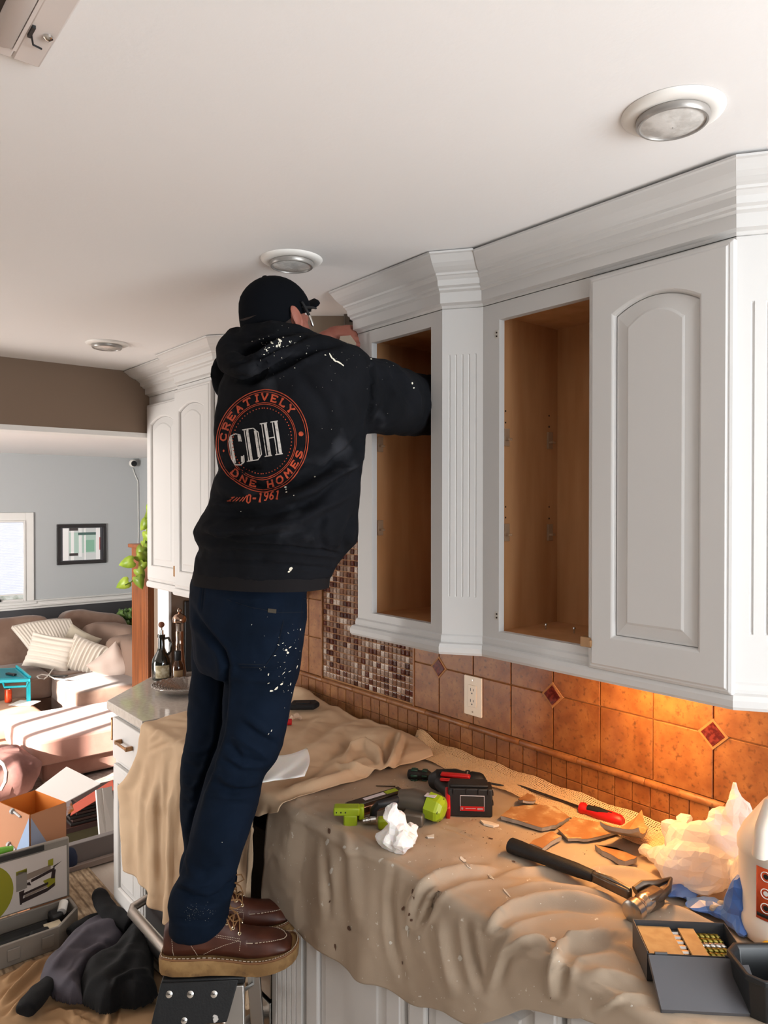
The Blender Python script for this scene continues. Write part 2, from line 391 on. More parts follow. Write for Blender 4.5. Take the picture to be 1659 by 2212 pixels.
# ================================================================ CABINETS
def loft_mould(mb, base, top, prof):
    """base/top: xy corner lists; prof: (t, z); the moulding runs along the polyline"""
    rs = []
    for (bx, by), (tx, ty) in zip(base, top):
        rs.append([(bx+(tx-bx)*t, by+(ty-by)*t, z) for t, z in prof])
    return mb.rings(rs, True, True, closed=True)
CR0 = 2.219
def crown_prof(z0=CR0, z1=CEIL-0.003):
    pts = [(0, 1), (0, .985), (.02, .97), (.05, .93), (.17, .9), (.18, .66), (.27, .63), (.28, .585), (.36, .555), (.38, .43), (.42, .40), (.46, .365), (.50, .355), (.52, .31), (.60, .285), (.70, .24), (.80, .18), (.88, .11), (.95, .055), (1, .04), (1, 0)]
    # listed from the bottom (second value 1) to the top
    out = [(t, z1-(z1-z0)*q) for t, q in pts]
    return [(-0.15, z1)] + out[::-1] + [(-0.15, z0)] if False else out[::1]+[(-0.25, z1), (-0.25, z0)]
def rail_prof2(z0=1.338):
    return [(0, z0+0.05), (0.25, z0+0.046), (0.35, z0+0.036), (0.30, z0+0.03), (0.75, z0+0.027), (1.0, z0+0.018), (0.98, z0+0.006), (0.8, z0), (-1.0, z0), (-1.0, z0+0.05)]
def offs(poly, d):
    """offset an open polyline of xy points to its left side (towards -X for runs that go to -Y)"""
    out = []; n = len(poly)
    P2 = [Vector((p[0], p[1])) for p in poly]
    for i, p in enumerate(P2):
        ns = []
        if i > 0: e = (P2[i]-P2[i-1]).normalized(); ns.append(Vector((e.y, -e.x)))
        if i < n-1: e = (P2[i+1]-P2[i]).normalized(); ns.append(Vector((e.y, -e.x)))
        if len(ns) == 1: out.append(tuple(p+ns[0]*d))
        else:
            b = (ns[0]+ns[1]); b = b/ (1+ns[0].dot(ns[1])) if True else b
            out.append(tuple(p+b*d))
    return out
def arch_pts(w, h, rise, n=14, inset=0.0):
    """closed loop, counter clockwise, of an arch-topped opening w x h, springing rise below the top"""
    pts = [(-w/2+inset, inset), (w/2-inset, inset)]
    hh = h-inset; ww = w/2-inset
    for k in range(n+1):
        u = 1-2*k/n
        z = hh-rise+rise*(1-(u*u)) if rise else hh
        pts.append((u*ww, max(z, 0)))
    return pts
def panel_door(w, h, rise=0.0, thick=0.02, stile=0.062, rail_b=0.065, rail_t=0.062, n=14):
    """raised panel door, local frame: x across, y up (0..h), z out; returns MB for slab and MB for panel"""
    ow, oh = w-2*stile, h-rail_b-rail_t
    L1 = [(x, y+rail_b) for x, y in arch_pts(ow, oh, rise, n)]
    cxm, cym = 0, h/2
    def outer(pts, e):
        res = [(-w/2+e, e), (w/2-e, e)]
        for k in range(len(pts)-2):
            u = 1-2*k/(len(pts)-3)
            res.append((u*(w/2-e), h-e))
        return res
    f = MB(); N_ = len(L1)
    # add side points for a clean frame: bottom two, then arch points map on the top edge
    O0 = outer(L1, 0); O1 = outer(L1, 0.006); O2 = outer(L1, 0.010)
    L1b = [(x, y+rail_b) for x, y in arch_pts(ow, oh, rise, n, 0.004)]
    rs = [[(x, y, 0) for x, y in O0], [(x, y, thick-0.006) for x, y in O0], [(x, y, thick-0.003) for x, y in O1], [(x, y, thick-0.003) for x, y in O2], [(x, y, thick) for x, y in outer(L1, 0.012)],
          [(x, y, thick) for x, y in L1], [(x, y, thick-0.003) for x, y in L1b], [(x, y, thick-0.0095) for x, y in [(a, b+rail_b) for a, b in arch_pts(ow, oh, rise, n, 0.006)]]]
    f.rings(rs, True, False)
    p = MB()
    A = lambda i: [(a, b+rail_b) for a, b in arch_pts(ow, oh, rise, n, i)]
    rs = [[(x, y, thick-0.0125) for x, y in A(0.0055)], [(x, y, thick-0.0095) for x, y in A(0.0065)], [(x, y, thick-0.009) for x, y in A(0.012)], [(x, y, thick-0.004) for x, y in A(0.035)], [(x, y, thick-0.0015) for x, y in A(0.037)]]
    p.rings(rs, True, True)
    return f, p
def put_door(parent, o, xdir, w, h, rise, name='door', **k):
    """o = bottom centre (world) at the back of the door; xdir = across; out = xdir x up"""
    out = Vector(xdir).cross(Vector((0, 0, 1))).normalized()
    M = frame_M(o, xdir, (0, 0, 1), out)
    f, p = panel_door(w, h, rise, **k)
    f.v = [tuple(M @ Vector(v)) for v in f.v]; p.v = [tuple(M @ Vector(v)) for v in p.v]
    d = f.build(name, M_paint, parent, world=True, bevel=0.0012, seg=1, smooth=False)
    p.build('raised_panel', M_paint, d, world=True, bevel=0.0015, seg=1, smooth=False)
    return d
def pilaster(parent, a, b, z0, z1, f0, f1, nfl=5, name='fluted_pilaster'):
    """flat board between xy points a and b with real round flutes between heights f0 and f1"""
    a = Vector((a[0], a[1], 0)); b = Vector((b[0], b[1], 0)); w = (b-a).length; x = (b-a).normalized()
    out = x.cross(UP).normalized()
    xs = [0.0]; zs = [0.0]
    fl = w*0.8; m0 = (w-fl)/2; pitch = fl/nfl; r = pitch*0.13
    cols = [(0, 0)]
    for k in range(nfl):
        c = m0+pitch*(k+0.5)
        for q in range(7):
            th = math.pi*q/6
            cols.append((c-r*math.cos(th), -r*math.sin(th)*1.0))
    cols.append((w, 0))
    rows = [z0, f0, f0+r*0.5, f0+r*1.4, f1-r*1.4, f1-r*0.5, f1, z1]; dep = [0, 0, 0.7, 1, 1, 0.7, 0, 0]
    mb = MB()
    for z, d in zip(rows, dep): pass
    vs = []; fs = []
    for z, d in zip(rows, dep):
        for cx_, dz in cols:
            p = a+x*cx_+out*(0.0+dz*d); vs.append((p.x, p.y, z))
    n = len(cols)
    for i in range(len(rows)-1):
        for j in range(n-1): fs.append((i*n+j, i*n+j+1, (i+1)*n+j+1, (i+1)*n+j))
    mb.add(vs, fs)
    # back
    aa, bb = a-out*0.018, b-out*0.018
    mb.add([(a.x, a.y, z0), (aa.x, aa.y, z0), (aa.x, aa.y, z1), (a.x, a.y, z1)], [(0, 1, 2, 3)])
    mb.add([(b.x, b.y, z0), (bb.x, bb.y, z0), (bb.x, bb.y, z1), (b.x, b.y, z1)], [(0, 1, 2, 3)])
    mb.add([(aa.x, aa.y, z0), (bb.x, bb.y, z0), (bb.x, bb.y, z1), (aa.x, aa.y, z1)], [(0, 1, 2, 3)])
    mb.add([(a.x, a.y, z0), (b.x, b.y, z0), (bb.x, bb.y, z0), (aa.x, aa.y, z0)], [(0, 1, 2, 3)])
    mb.add([(a.x, a.y, z1), (b.x, b.y, z1), (bb.x, bb.y, z1), (aa.x, aa.y, z1)], [(0, 1, 2, 3)])
    return mb.build(name, M_paint, parent, world=True)
ZB, ZT = 1.345, 2.325
def interior(parent, y0, y1, xf, zb, zt, back):
    """maple lined box: panels as separate parts; y0<y1"""
    t = 0.012
    MB().box((xf, y1, zb-t), (back, y1+t, zt+t)).build('side_panel', M_maple, parent, world=True)
    MB().box((xf, y0-t, zb-t), (back, y0, zt+t)).build('side_panel', M_maple, parent, world=True)
    MB().box((back, y0-t, zb-t), (back+0.008, y1+t, zt+t)).build('back_panel', M_maple, parent, world=True)
    MB().box((xf, y0, zb-t), (back, y1, zb)).build('bottom_panel', M_maple, parent, world=True)
    MB().box((xf, y0, zt), (back, y1, zt+t)).build('top_panel', M_maple, parent, world=True)
def face_frame(parent, x, y0, y1, oy0, oy1, oz0, oz1, z0=ZB+0.03, z1=CR0+0.02, th=0.019):
    f = MB()
    f.box((x, y0, z0), (x+th, oy0, z1)); f.box((x, oy1, z0), (x+th, y1, z1))
    f.box((x, oy0, z0), (x+th, oy1, oz0)); f.box((x, oy0, oz1), (x+th, oy1, z1))
    return f.build('face_frame', M_paint, parent, world=True)
# corner positions along the run (Y), solved from the photograph on the planes X=XL, XR
def yX(px, X): return P(px, 1090, X=X).y
yA = yX(773, XL); yB = yX(955, XL); yC = yX(1043, XR)
print('left cabinet', yA, yB, 'right from', yC)
yD = yX(1588, XR)

# ---- open cabinet on the left of the near pair
c1 = thing('wall_cabinet', "narrow white wall cabinet without its door, the worker's arm reaching in", 'cabinet', (XL, (yA+yB)/2, ZB))
oy1, oy0 = yX(803, XL), yX(931, XL)
face_frame(c1, XL, yB, yA, oy0, oy1, 1.408, 2.183)
MB().box((XL+0.0195, yA-0.006, ZB+0.03), (XW-0.006, yA, CR0+0.05)).build('end_panel', M_paint, c1, world=True)
interior(c1, yB+0.018, yA-0.02, XL+0.0195, 1.400, 2.20, XW-0.02)
base1 = [(XW-0.006, yA), (XL, yA), (XL, yB), (XR, yC)]
def crown(parent, base, top, closed_ends=True, gap=0.003):
    return loft_mould(MB(), base, top, crown_prof(z1=CEIL-gap)).build('crown_moulding', M_paint, parent, world=True)
tB = P(927, 541, Z=CEIL); tC = P(1022, 533, Z=CEIL); tA = P(710, 628, Z=CEIL); tD = P(1590, 326, Z=CEIL)
print('crown', tA, tB, tC, tD)
crown(c1, base1, [(XW-0.006, tA.y), (tA.x, tA.y), (tB.x, tB.y), (tC.x, tC.y)])
rb = offs(base1, 0.017)
loft_mould(MB(), base1, [(rb[0][0], rb[0][1]), rb[1], rb[2], rb[3]], rail_prof2()).build('light_rail', M_paint, c1, world=True)
pilaster(c1, (XL, yB), (XR, yC), ZB+0.03, CR0+0.01, P(1000, 1290, X=1.36).z, P(1000, 765, X=1.36).z)
M_clear = mat('clear plastic clip', '#c9a98a', 0.2, alpha=0.55)
M_hole = mat('drilled hole', '#2a1608', 0.9)
def shelf_clips(parent, pts, wallY):
    for (px, py) in pts:
        q = P(px, py, Y=wallY-0.001)
        c = MB(); c.cbox((q.x, wallY-0.004, q.z), (0.020, 0.006, 0.045)); c.cbox((q.x, wallY-0.012, q.z-0.006), (0.014, 0.012, 0.006))
        c.build('shelf_clip', M_clear, parent, world=True, bevel=0.001)
shelf_clips(c1, [(820, 1140), (820, 960)], yA-0.02)

# ---- wide cabinet: open bay on the left, closed door on the right
c2 = thing('wall_cabinet', 'wide white wall cabinet with an open maple bay and one arched door', 'cabinet', (XR, (yC+yD)/2, ZB))
o2a, o2b = yX(1078, XR), yD+0.02
f = MB(); th = 0.019
face_frame(c2, XR, yD, yC, o2b, o2a, 1.405, 2.177)
interior(c2, yD+0.018, yC-0.018, XR+0.0195, 1.398, 2.20, XW-0.02)
yE = yD-0.14
dpil = (Vector((XR, yC))-Vector((XL, yB))).normalized()
pe = Vector((XR, yD))+dpil*0.16
base2 = [(XR, yC), (XR, yD), (pe.x, pe.y)]
q = Vector((tD.x, tD.y))+dpil*0.17
crown(c2, base2, [(tC.x, tC.y), (tD.x, tD.y), (q.x, q.y)], gap=0.006)
rb = offs(base2, 0.017); rb[0] = offs(base1, 0.017)[3]
loft_mould(MB(), base2, rb, rail_prof2()).build('light_rail', M_paint, c2, world=True)
pilaster(c2, (XR, yD), (pe.x, pe.y), ZB+0.03, CR0+0.01, P(1600, 1372, X=1.39).z, P(1600, 650, X=1.39).z, nfl=5)
MB().prism([(XR+0.035, yD-0.001), (pe.x+0.022, pe.y), (XW-0.006, pe.y), (XW-0.006, yD-0.001)], ZB+0.03, CR0).build('end_filler', M_paint, c2, world=True)
MB().box((XR+0.03, yD-0.0, ZB+0.031), (XW-0.006, yC, ZB+0.039)).build('underside', M_paint, c2, world=True)
MB().box((XL+0.03, yB, ZB+0.031), (XW-0.006, yA-0.007, ZB+0.039)).build('underside', M_paint, c1, world=True)
dx = XR-0.0215
y0, y1 = yX(1580, dx), yX(1268, dx)
d = put_door(c2, (XR-0.0015, (y0+y1)/2, 1.365), (0, -1, 0), y1-y0, 2.212-1.365, 0.028, stile=0.060, rail_b=0.072, rail_t=0.062)
# hinge mortises, latch block, shelf clips, two screws
for py in (722, 1330):
    q = P(1073, py, X=XR-0.0006)
    k = MB().cbox((XR-0.0004, q.y, q.z), (0.0008, 0.012, 0.02)); k.build('hinge_mark', mat('bare primer', '#cfc9bf', 0.7), c2, world=True)
    h = MB()
    for dz in (-0.005, 0.004): h.lathe([(0.0022, 0), (0.0022, 0.001)], (XR-0.0018, q.y, q.z+dz), 10, (1, 0, 0))
    h.build('screw_hole', M_hole, c2, world=True)
shelf_clips(c2, [(1092, 945), (1186, 952), (1092, 1150), (1186, 1150)], yC-0.018)
for px, py in ((1092, 888), (1092, 913), (1186, 898), (1186, 922), (1092, 1095), (1092, 1118), (1186, 1095), (1186, 1120)):
    q = P(px, py, Y=yC-0.0185); MB().cbox((q.x, q.y, q.z), (0.003, 0.002, 0.004)).build('peg_hole', M_hole, c2, world=True)
q = P(1268, 1387, X=XR-0.012)
blk = MB().cbox((XR-0.010, q.y-0.002, q.z+0.001), (0.018, 0.030, 0.022)); blk.cbox((XR-0.021, q.y-0.016, q.z+0.001), (0.010, 0.006, 0.014))
M_brass = mat('aged brass', '#9a7350', 0.35, 0.9)
blk.build('door_pull', mat('brown pull', '#a07850', 0.4, 0.3), c2, world=True, bevel=0.001)
for px, py in ((1179, 1354), (1240, 1362)):
    q = P(px, py, Z=1.405)
    o = MB().lathe([(0.002, 0), (0.002, 0.01), (0.005, 0.011), (0.0035, 0.015), (0.001, 0.016)], (q.x, q.y, 1.3985), 12).build('screw', M_chrome, c2, world=True, smooth=True)

# ---- far cabinet with two arched doors
yF0 = yX(467, XL)
YE = YH0-0.001
c3 = thing('wall_cabinet', 'far white wall cabinet with two arched doors behind the worker, left of the vent gap', 'cabinet', (XL, 2.9, ZB))
yM = yX(384, XL); XL2 = XL+0.035
MB().box((XL, yF0, ZB+0.03), (XL+0.019, yM, CR0+0.02)).box((XL2, yM, ZB+0.03), (XL2+0.019, YE, CR0+0.02)).box((XL+0.0195, yM-0.01, ZB+0.03), (XW-0.006, yM, CR0+0.02)).build('face_frame', M_paint, c3, world=True)
dfp = Vector((0.06, -0.08)).normalized()
pf = Vector((XL, yF0))+dfp*0.10
MB().box((pf.x+0.001, pf.y, ZB+0.03), (XW-0.006, pf.y+0.018, CR0+0.02)).build('end_panel', M_paint, c3, world=True)
MB().box((XL+0.03, pf.y+0.019, ZB+0.031), (XW-0.006, YE, ZB+0.039)).build('underside', M_paint, c3, world=True)
pilaster(c3, (XL, yF0), (pf.x, pf.y), ZB+0.03, CR0+0.01, ZB+0.2, 2.1)
base3 = [(XL2, YE), (XL2, yM), (XL, yM), (XL, yF0), (pf.x, pf.y), (XW-0.006, pf.y)]
t1 = P(445, 723, Z=CEIL); t0 = P(343, 766, Z=CEIL); tt = P(350, 776, Z=CEIL)
a1 = t1.x
q1 = Vector((t1.x, t1.y))+dfp*0.13
crown(c3, base3, [(a1+0.035, YE), (a1+0.035, t0.y), (a1, t0.y), (t1.x, t1.y), (q1.x, q1.y), (XW-0.006, q1.y)])
rb = offs(base3, 0.017); rb[-1] = (XW-0.006, rb[-1][1])
loft_mould(MB(), base3, rb, rail_prof2()).build('light_rail', M_paint, c3, world=True)
ya, yb = yX(383, XL)-0.01, yF0+0.012
put_door(c3, (XL-0.0015, (ya+yb)/2, 1.372), (0, -1, 0), ya-yb, 2.20-1.372, 0.028, stile=0.05)
ya, yb = YE-0.012, yM+0.022
d3 = put_door(c3, (XL2-0.0015, (ya+yb)/2, 1.372), (0, -1, 0), ya-yb, 2.18-1.372, 0.028, stile=0.05)
q = P(380, 1233, X=XL2-0.02)
MB().cbox((XL2-0.029, yM+0.036, q.z), (0.016, 0.018, 0.045)).build('door_knob', mat('brown pull', '#a07850'), d3, world=True, bevel=0.002)
for px, label in ((0, 0),): pass

# ================================================================ BASE CABINETS, WORKTOP, RANGE
XB = 1.085; XCF = 1.055; ZC = 0.918
yL0, yL1 = yX(322, XB), 3.03
bc = thing('base_cabinet', 'white base cabinet with one drawer and a panel door at the worktop end', 'cabinet', (XB, (yL0+yL1)/2, 0))
MB().box((XB, yL0, 0.1), (XW-0.006, yL1, ZC-0.035)).build('body', M_paint, bc, world=True)
MB().box((XB+0.07, yL0, 0.0), (XW-0.006, yL1-0.01, 0.1)).build('toe_kick', M_black, bc, world=True)
wL = yL1-yL0
dw = MB().box((XB-0.02, yL0+0.03, 0.695), (XB-0.001, yL1-0.02, 0.86)); dwo = dw.build('drawer', M_paint, bc, world=True, bevel=0.004)
hq = MB(); ym = (yL0+yL1)/2+0.0
hq.tube([(XB-0.045, ym-0.055, 0.785), (XB-0.045, ym+0.055, 0.785)], 0.0055, 8)
for s in (-1, 1): hq.cbox((XB-0.032, ym+s*0.055, 0.785), (0.032, 0.013, 0.016))
hq.build('handle', M_brass, dwo, world=True, bevel=0.0015)
put_door(bc, (XB-0.0015, (yL0+yL1)/2+0.005, 0.115), (0, -1, 0), wL-0.05, 0.555, 0.0, stile=0.055)
pl = MB()
for k in range(4): pl.box((XB-0.014, yL0+0.001+k*0.0065, 0.1), (XB-0.0005, yL0+0.0050+k*0.0065, 0.86))
pl.build('edge_beading', M_paint, bc, world=True)
# angled end panel below the clipped worktop corner with its own pull seen edge on
ce = MB().prism([(XB, yL1+0.0005), (XB+0.27, yL1+0.27), (XW-0.006, yL1+0.27), (XW-0.006, yL1+0.0005)], 0.1, ZC-0.035)
ceo = ce.build('end_cabinet', M_paint, bc, world=True)
q = P(238, 1550, X=1.10)
hq = MB(); hq.tube([(1.088, 3.075, 0.83), (1.088, 3.075, 0.75)], 0.006, 8); hq.cbox((1.10, 3.08, 0.83), (0.03, 0.012, 0.012)); hq.cbox((1.10, 3.08, 0.75), (0.03, 0.012, 0.012))
hq.build('handle', M_brass, ceo, world=True)
# worktop: one continuous white quartz slab
M_quartz = mat('white quartz', '#cdc4ba', 0.07, c2='#c4bab0', scale=60, spec=0.6)
wt = MB().prism([(XCF, yL0-0.003), (XCF, 3.05), (1.372, YH0-0.004), (XW-0.012, YH0-0.004), (XW-0.012, yL0-0.003)], ZC-0.034, ZC)
o = wt.build('worktop', M_quartz, bevel=0.004); tag(o, 'polished white stone worktop section at the far end with bottles on it', 'countertop')
yR1 = yX(600, XCF)+0.869; yR0 = yX(600, XB)
print('range', yR0, yR1)
# range under the far drop cloth
rg = thing('range', 'stainless steel range between the base cabinets, its lower drawer handle showing', 'stove', (XB, (yR0+yR1)/2, 0))
MB().box((XB+0.005, yR0+0.004, 0.06), (XW-0.02, yL0-0.004, ZC-0.012)).build('body', M_black, rg, world=True)
MB().box((XB-0.02, yR0+0.01, 0.34), (XB+0.004, yL0-0.006, 0.80)).build('oven_door', M_steel, rg, world=True, bevel=0.003)
dr_ = MB().box((XB-0.022, yR0+0.01, 0.08), (XB+0.004, yL0-0.006, 0.33)).build('drawer', M_steel, rg, world=True, bevel=0.003)
hb = MB(); hb.tube([(XB-0.02, yL0-0.03, 0.27), (XB-0.075, yL0-0.03, 0.255), (XB-0.088, yL0-0.05, 0.25), (XB-0.088, yR0+0.10, 0.25), (XB-0.075, yR0+0.07, 0.255), (XB-0.02, yR0+0.07, 0.27)], 0.019, 12, flat=0.75)
hb.build('handle', mat('satin handle', '#a39a92', 0.35, 0.9), dr_, world=True, smooth=True)
# near base cabinets with fluted pilaster
bn = thing('base_cabinet', 'white base cabinets with a fluted pilaster below the hanging drop cloth', 'cabinet', (XB, 0.9, 0))
yP1 = yR0-0.001; yP0 = yX(664, XB)
MB().box((XB, -0.9, 0.1), (XW-0.006, yP1, ZC-0.035)).build('body', M_paint, bn, world=True)
MB().box((XB+0.07, -0.9, 0.0), (XW-0.006, yP1, 0.1)).build('toe_kick', M_black, bn, world=True)
pilaster(bn, (XB-0.021, yP1), (XB-0.021, yP0), 0.0, ZC-0.04, 0.1, 0.8, nfl=5)
MB().box((XCF+0.005, -0.9, ZC-0.034), (XW-0.012, yR0-0.002, ZC-0.004)).build('countertop', M_quartz, bn, world=True)
y = yP0-0.01
for w_ in (0.40, 0.42, 0.42, 0.42):
    put_door(bn, (XB-0.0015, y-w_/2, 0.115), (0, -1, 0), w_-0.012, 0.745, 0.0, stile=0.055)
    y -= w_
MB().box((XB-0.012, -0.4, 0.875), (XB-0.0005, 0.75, 0.884)).build('wood_edge', mat('raw wood edge', '#8a5a34', 0.6), bn, world=True)

# ================================================================ BACKSPLASH (pieces are parts of the wall)
M_tile = per_object(mat('travertine tile', '#7c4a26', 0.42, c2='#9a673a', scale=22, detail=9, mixlo=0.35, mixhi=0.7, bump=0.35, bscale=70, bdist=0.0015, c3='#5f3a20', s3=90, lo3=0.56, hi3=0.75), 0.10)
M_grout = mat('grout', '#a3744a', 0.9, bump=0.3, bscale=200)
TW = 0.152; GZ = 1.189; TH = 0.012
XT = XW-TH
wl = MB().box((XW-0.007, -0.9, ZC), (XW-0.0005, YH0-0.002, 1.80)); wl.build('grout_bed', M_grout, wall, world=True)
yMR = yX(893, XT); yML = yX(697, XT)
def part_mesh(name, verts, faces, m, bev=0.0):
    me = bpy.data.meshes.new(name); me.from_pydata(verts, [], faces); me.update(); me.materials.append(m); return me
def tile_mesh(w, h, t, name, m, ch=0.0015):
    a, b = w/2, h/2
    vs = [(0, -a, -b), (0, a, -b), (0, a, b), (0, -a, b), (-t+ch, -a, -b), (-t+ch, a, -b), (-t+ch, a, b), (-t+ch, -a, b), (-t, -a+ch, -b+ch), (-t, a-ch, -b+ch), (-t, a-ch, b-ch), (-t, -a+ch, b-ch)]
    fs = [(0, 1, 2, 3), (0, 4, 5, 1), (1, 5, 6, 2), (2, 6, 7, 3), (3, 7, 4, 0), (4, 8, 9, 5), (5, 9, 10, 6), (6, 10, 11, 7), (7, 11, 8, 4), (8, 11, 10, 9)]
    return part_mesh(name, vs, fs, m)
wo = org(wall)
def place_piece(name, me, y, z, x=XW-0.0006):
    o = bpy.data.objects.new(name, me); col.objects.link(o); o.parent = wall; o.location = Vector((x, y, z))-wo
    return o
big = tile_mesh(TW-0.003, TW-0.003, TH, 'tile', M_tile)
Yd = 1.285+0.152*0
rnd = random.Random(4)
def clipm(w, h): return tile_mesh(w-0.003, h-0.003, TH, 'tile', M_tile)
yj = Yd
cols_ = []
k = -12
while True:
    y0 = Yd+k*TW; y1 = y0+TW
    if y0 > YH0-0.05: break
    k += 1
    if y1 > YH0-0.003: y1 = YH0-0.003
    for (za, zb) in ((GZ-TW, GZ), (GZ, GZ+TW), (GZ+TW, GZ+2*TW), (GZ+2*TW, GZ+3*TW)):
        if za > 1.36 and not (1.75 < (y0+y1)/2 < 2.55): continue
        a, b = y0, y1
        if a >= yMR-0.002 and b <= yML+0.002: continue
        if a < yMR < b: b = yMR
        elif a < yML < b: a = yML
        if b-a < 0.012: continue
        me = big if abs(b-a-TW) < 1e-4 else clipm(b-a, zb-za)
        o = place_piece('tile', me, (a+b)/2, (za+zb)/2)
sm = tile_mesh(0.0485, 0.0515, TH-0.001, 'tile', M_tile)
PZ = GZ-TW-0.003           # underside of the pencil course
y = -0.4; i = 0
while y < YH0-0.05:
    for r_ in range(2):
        place_piece('tile', sm, y, PZ-0.014-0.053*(r_+0.5)-0.0)
    y += 0.0505
# pencil moulding in lengths
pen = MB().lathe([(0.0085, -0.0995), (0.0095, -0.097), (0.0095, 0.097), (0.0085, 0.0995)], n=12, axis=(0, 1, 0))
me = bpy.data.meshes.new('pencil_tile'); me.from_pydata(pen.v, [], pen.f); me.materials.append(M_tile); shade(me)
y = -0.3
while y < YH0-0.1:
    place_piece('pencil_tile', me, y, PZ-0.006, XW-0.0125); y += 0.2
# red diamonds with a stone frame
M_dia = mat('dark red glass', '#4a1410', 0.08, c2='#6e2a20', scale=120, coat=0.5)
for k in (-2, -1, 0, 1):
    yc = Yd+k*3*TW
    dmo = place_piece('diamond_tile', part_mesh('diamond_tile', [(0, -.037, 0), (0, 0, -.037), (0, .037, 0), (0, 0, .037), (-.0145, -.036, 0), (-.0145, 0, -.036), (-.0145, .036, 0), (-.0145, 0, .036)], [(0, 1, 2, 3), (4, 7, 6, 5), (0, 4, 5, 1), (1, 5, 6, 2), (2, 6, 7, 3), (3, 7, 4, 0)], M_grout), yc, GZ)
    g = bpy.data.objects.new('glass_inset', part_mesh('glass_inset', [(0, -.029, 0), (0, 0, -.029), (0, .029, 0), (0, 0, .029), (-.002, -.027, 0), (-.002, 0, -.027), (-.002, .027, 0), (-.002, 0, .027)], [(4, 7, 6, 5), (0, 4, 5, 1), (1, 5, 6, 2), (2, 6, 7, 3), (3, 7, 4, 0)], M_dia))
    col.objects.link(g); g.parent = dmo; g.location = (-0.0145, 0, 0)
# glass mosaic: rim + glossy centre; the pieces the photograph shows are single parts
mos = []
for c in ('#6b4a38', '#8a7466', '#4a2218', '#a8988c', '#70584a', '#3a1a14'):
    m = mat('mosaic '+c, c, 0.1, c2=tuple(min(1, x*1.6) for x in srgb(c)), scale=160, coat=0.6, spec=0.7)
    w_ = 0.0098
    vs = [(0, -w_, -w_), (0, w_, -w_), (0, w_, w_), (0, -w_, w_), (-.009, -w_, -w_), (-.009, w_, -w_), (-.009, w_, w_), (-.009, -w_, w_),
          (-.0105, -w_*.7, -w_*.7), (-.0105, w_*.7, -w_*.7), (-.0105, w_*.7, w_*.7), (-.0105, -w_*.7, w_*.7), (-.0095, -w_*.55, -w_*.55), (-.0095, w_*.55, -w_*.55), (-.0095, w_*.55, w_*.55), (-.0095, -w_*.55, w_*.55)]
    fs = [(0, 4, 5, 1), (1, 5, 6, 2), (2, 6, 7, 3), (3, 7, 4, 0), (4, 8, 9, 5), (5, 9, 10, 6), (6, 10, 11, 7), (7, 11, 8, 4), (8, 12, 13, 9), (9, 13, 14, 10), (10, 14, 15, 11), (11, 15, 12, 8), (12, 15, 14, 13)]
    mos.append(part_mesh('mosaic_piece', vs, fs, m))
nc = 24; pt = (yML-yMR)/nc
cells = []
z = PZ+0.008+pt/2
r_ = 0
while z < 1.79:
    for c in range(nc):
        cells.append((z, yMR+(c+0.5)*pt))
    z += pt; r_ += 1
def vis(zc, yc):
    px, py, dd = proj((XT, yc, zc))
    return (px > 694) and (py > 1180 or px > 735) and not (px > 762 and py < 1375)
seen = [c for c in cells if vis(*c)]; rest = [c for c in cells if not vis(*c)]
seen.sort(key=lambda c: c[1]); ind = seen[:298]; rest += seen[298:]
for zc, yc in ind: place_piece('mosaic_piece', mos[rnd.choice((0, 0, 1, 1, 2, 3, 4, 4, 5))], yc, zc)
mb = MB(); base_me = mos[0]
src_v = [v.co.copy() for v in base_me.vertices]; src_f = [tuple(p.vertices) for p in base_me.polygons]
mi = []
for zc, yc in rest:
    mb.add([(v.x+XW-0.0006, v.y+yc, v.z+zc) for v in src_v], src_f); mi += [rnd.choice((0, 0, 1, 1, 2, 3, 4, 4, 5))]*len(src_f)
o = mb.build('mosaic_field', mos[0].materials[0], wall, world=True)
for q_ in mos[1:]: o.data.materials.append(q_.materials[0])
o.data.polygons.foreach_set('material_index', mi); o['kind'] = 'stuff'
fr = MB(); 
fr.box((XW-0.016, yMR-0.007, PZ), (XW-0.0006, yMR-0.001, 1.79)); fr.box((XW-0.016, yML+0.001, PZ), (XW-0.0006, yML+0.007, 1.79))
fr.build('mosaic_border', M_tile, wall, world=True)
# outlet
q = P(1024, 1503, X=XT)
ot = thing('wall_outlet', 'ivory duplex wall outlet on the tiled backsplash', 'outlet', (XT-0.0005, q.y, q.z))
M_ivory = mat('ivory plastic', '#e8d9c4', 0.35)
Mo = frame_M((0, 0, 0), (0, -1, 0), (0, 0, 1), (-1, 0, 0))
MB().prism(rrect(0.073, 0.122, 0.003), 0, 0.006, Mo).build('plate', M_ivory, ot, bevel=0.0015)
MB().prism(rrect(0.034, 0.068, 0.002), 0.006, 0.009, Mo).build('receptacle', M_ivory, ot, bevel=0.001)
hl = MB()
for s in (-0.017, 0.017):
    for x_, h_ in ((-0.006, 0.009), (0.006, 0.007)): hl.prism([(x_-0.0011, s-h_/2+0.003), (x_+0.0011, s-h_/2+0.003), (x_+0.0011, s+h_/2+0.003), (x_-0.0011, s+h_/2+0.003)], 0.0089, 0.0093, Mo)
    hl.prism([(0.0025*math.cos(a), s-0.008+0.0025*math.sin(a)) for a in [k*math.pi/4 for k in range(8)]], 0.0089, 0.0093, Mo)
hl.build('socket_slots', M_black, ot)
for s in (-0.049, 0.049): MB().prism([(0.0028*math.cos(a), s+0.0028*math.sin(a)) for a in [k*math.pi/5 for k in range(10)]], 0.006, 0.0072, Mo).build('screw', M_chrome, ot)
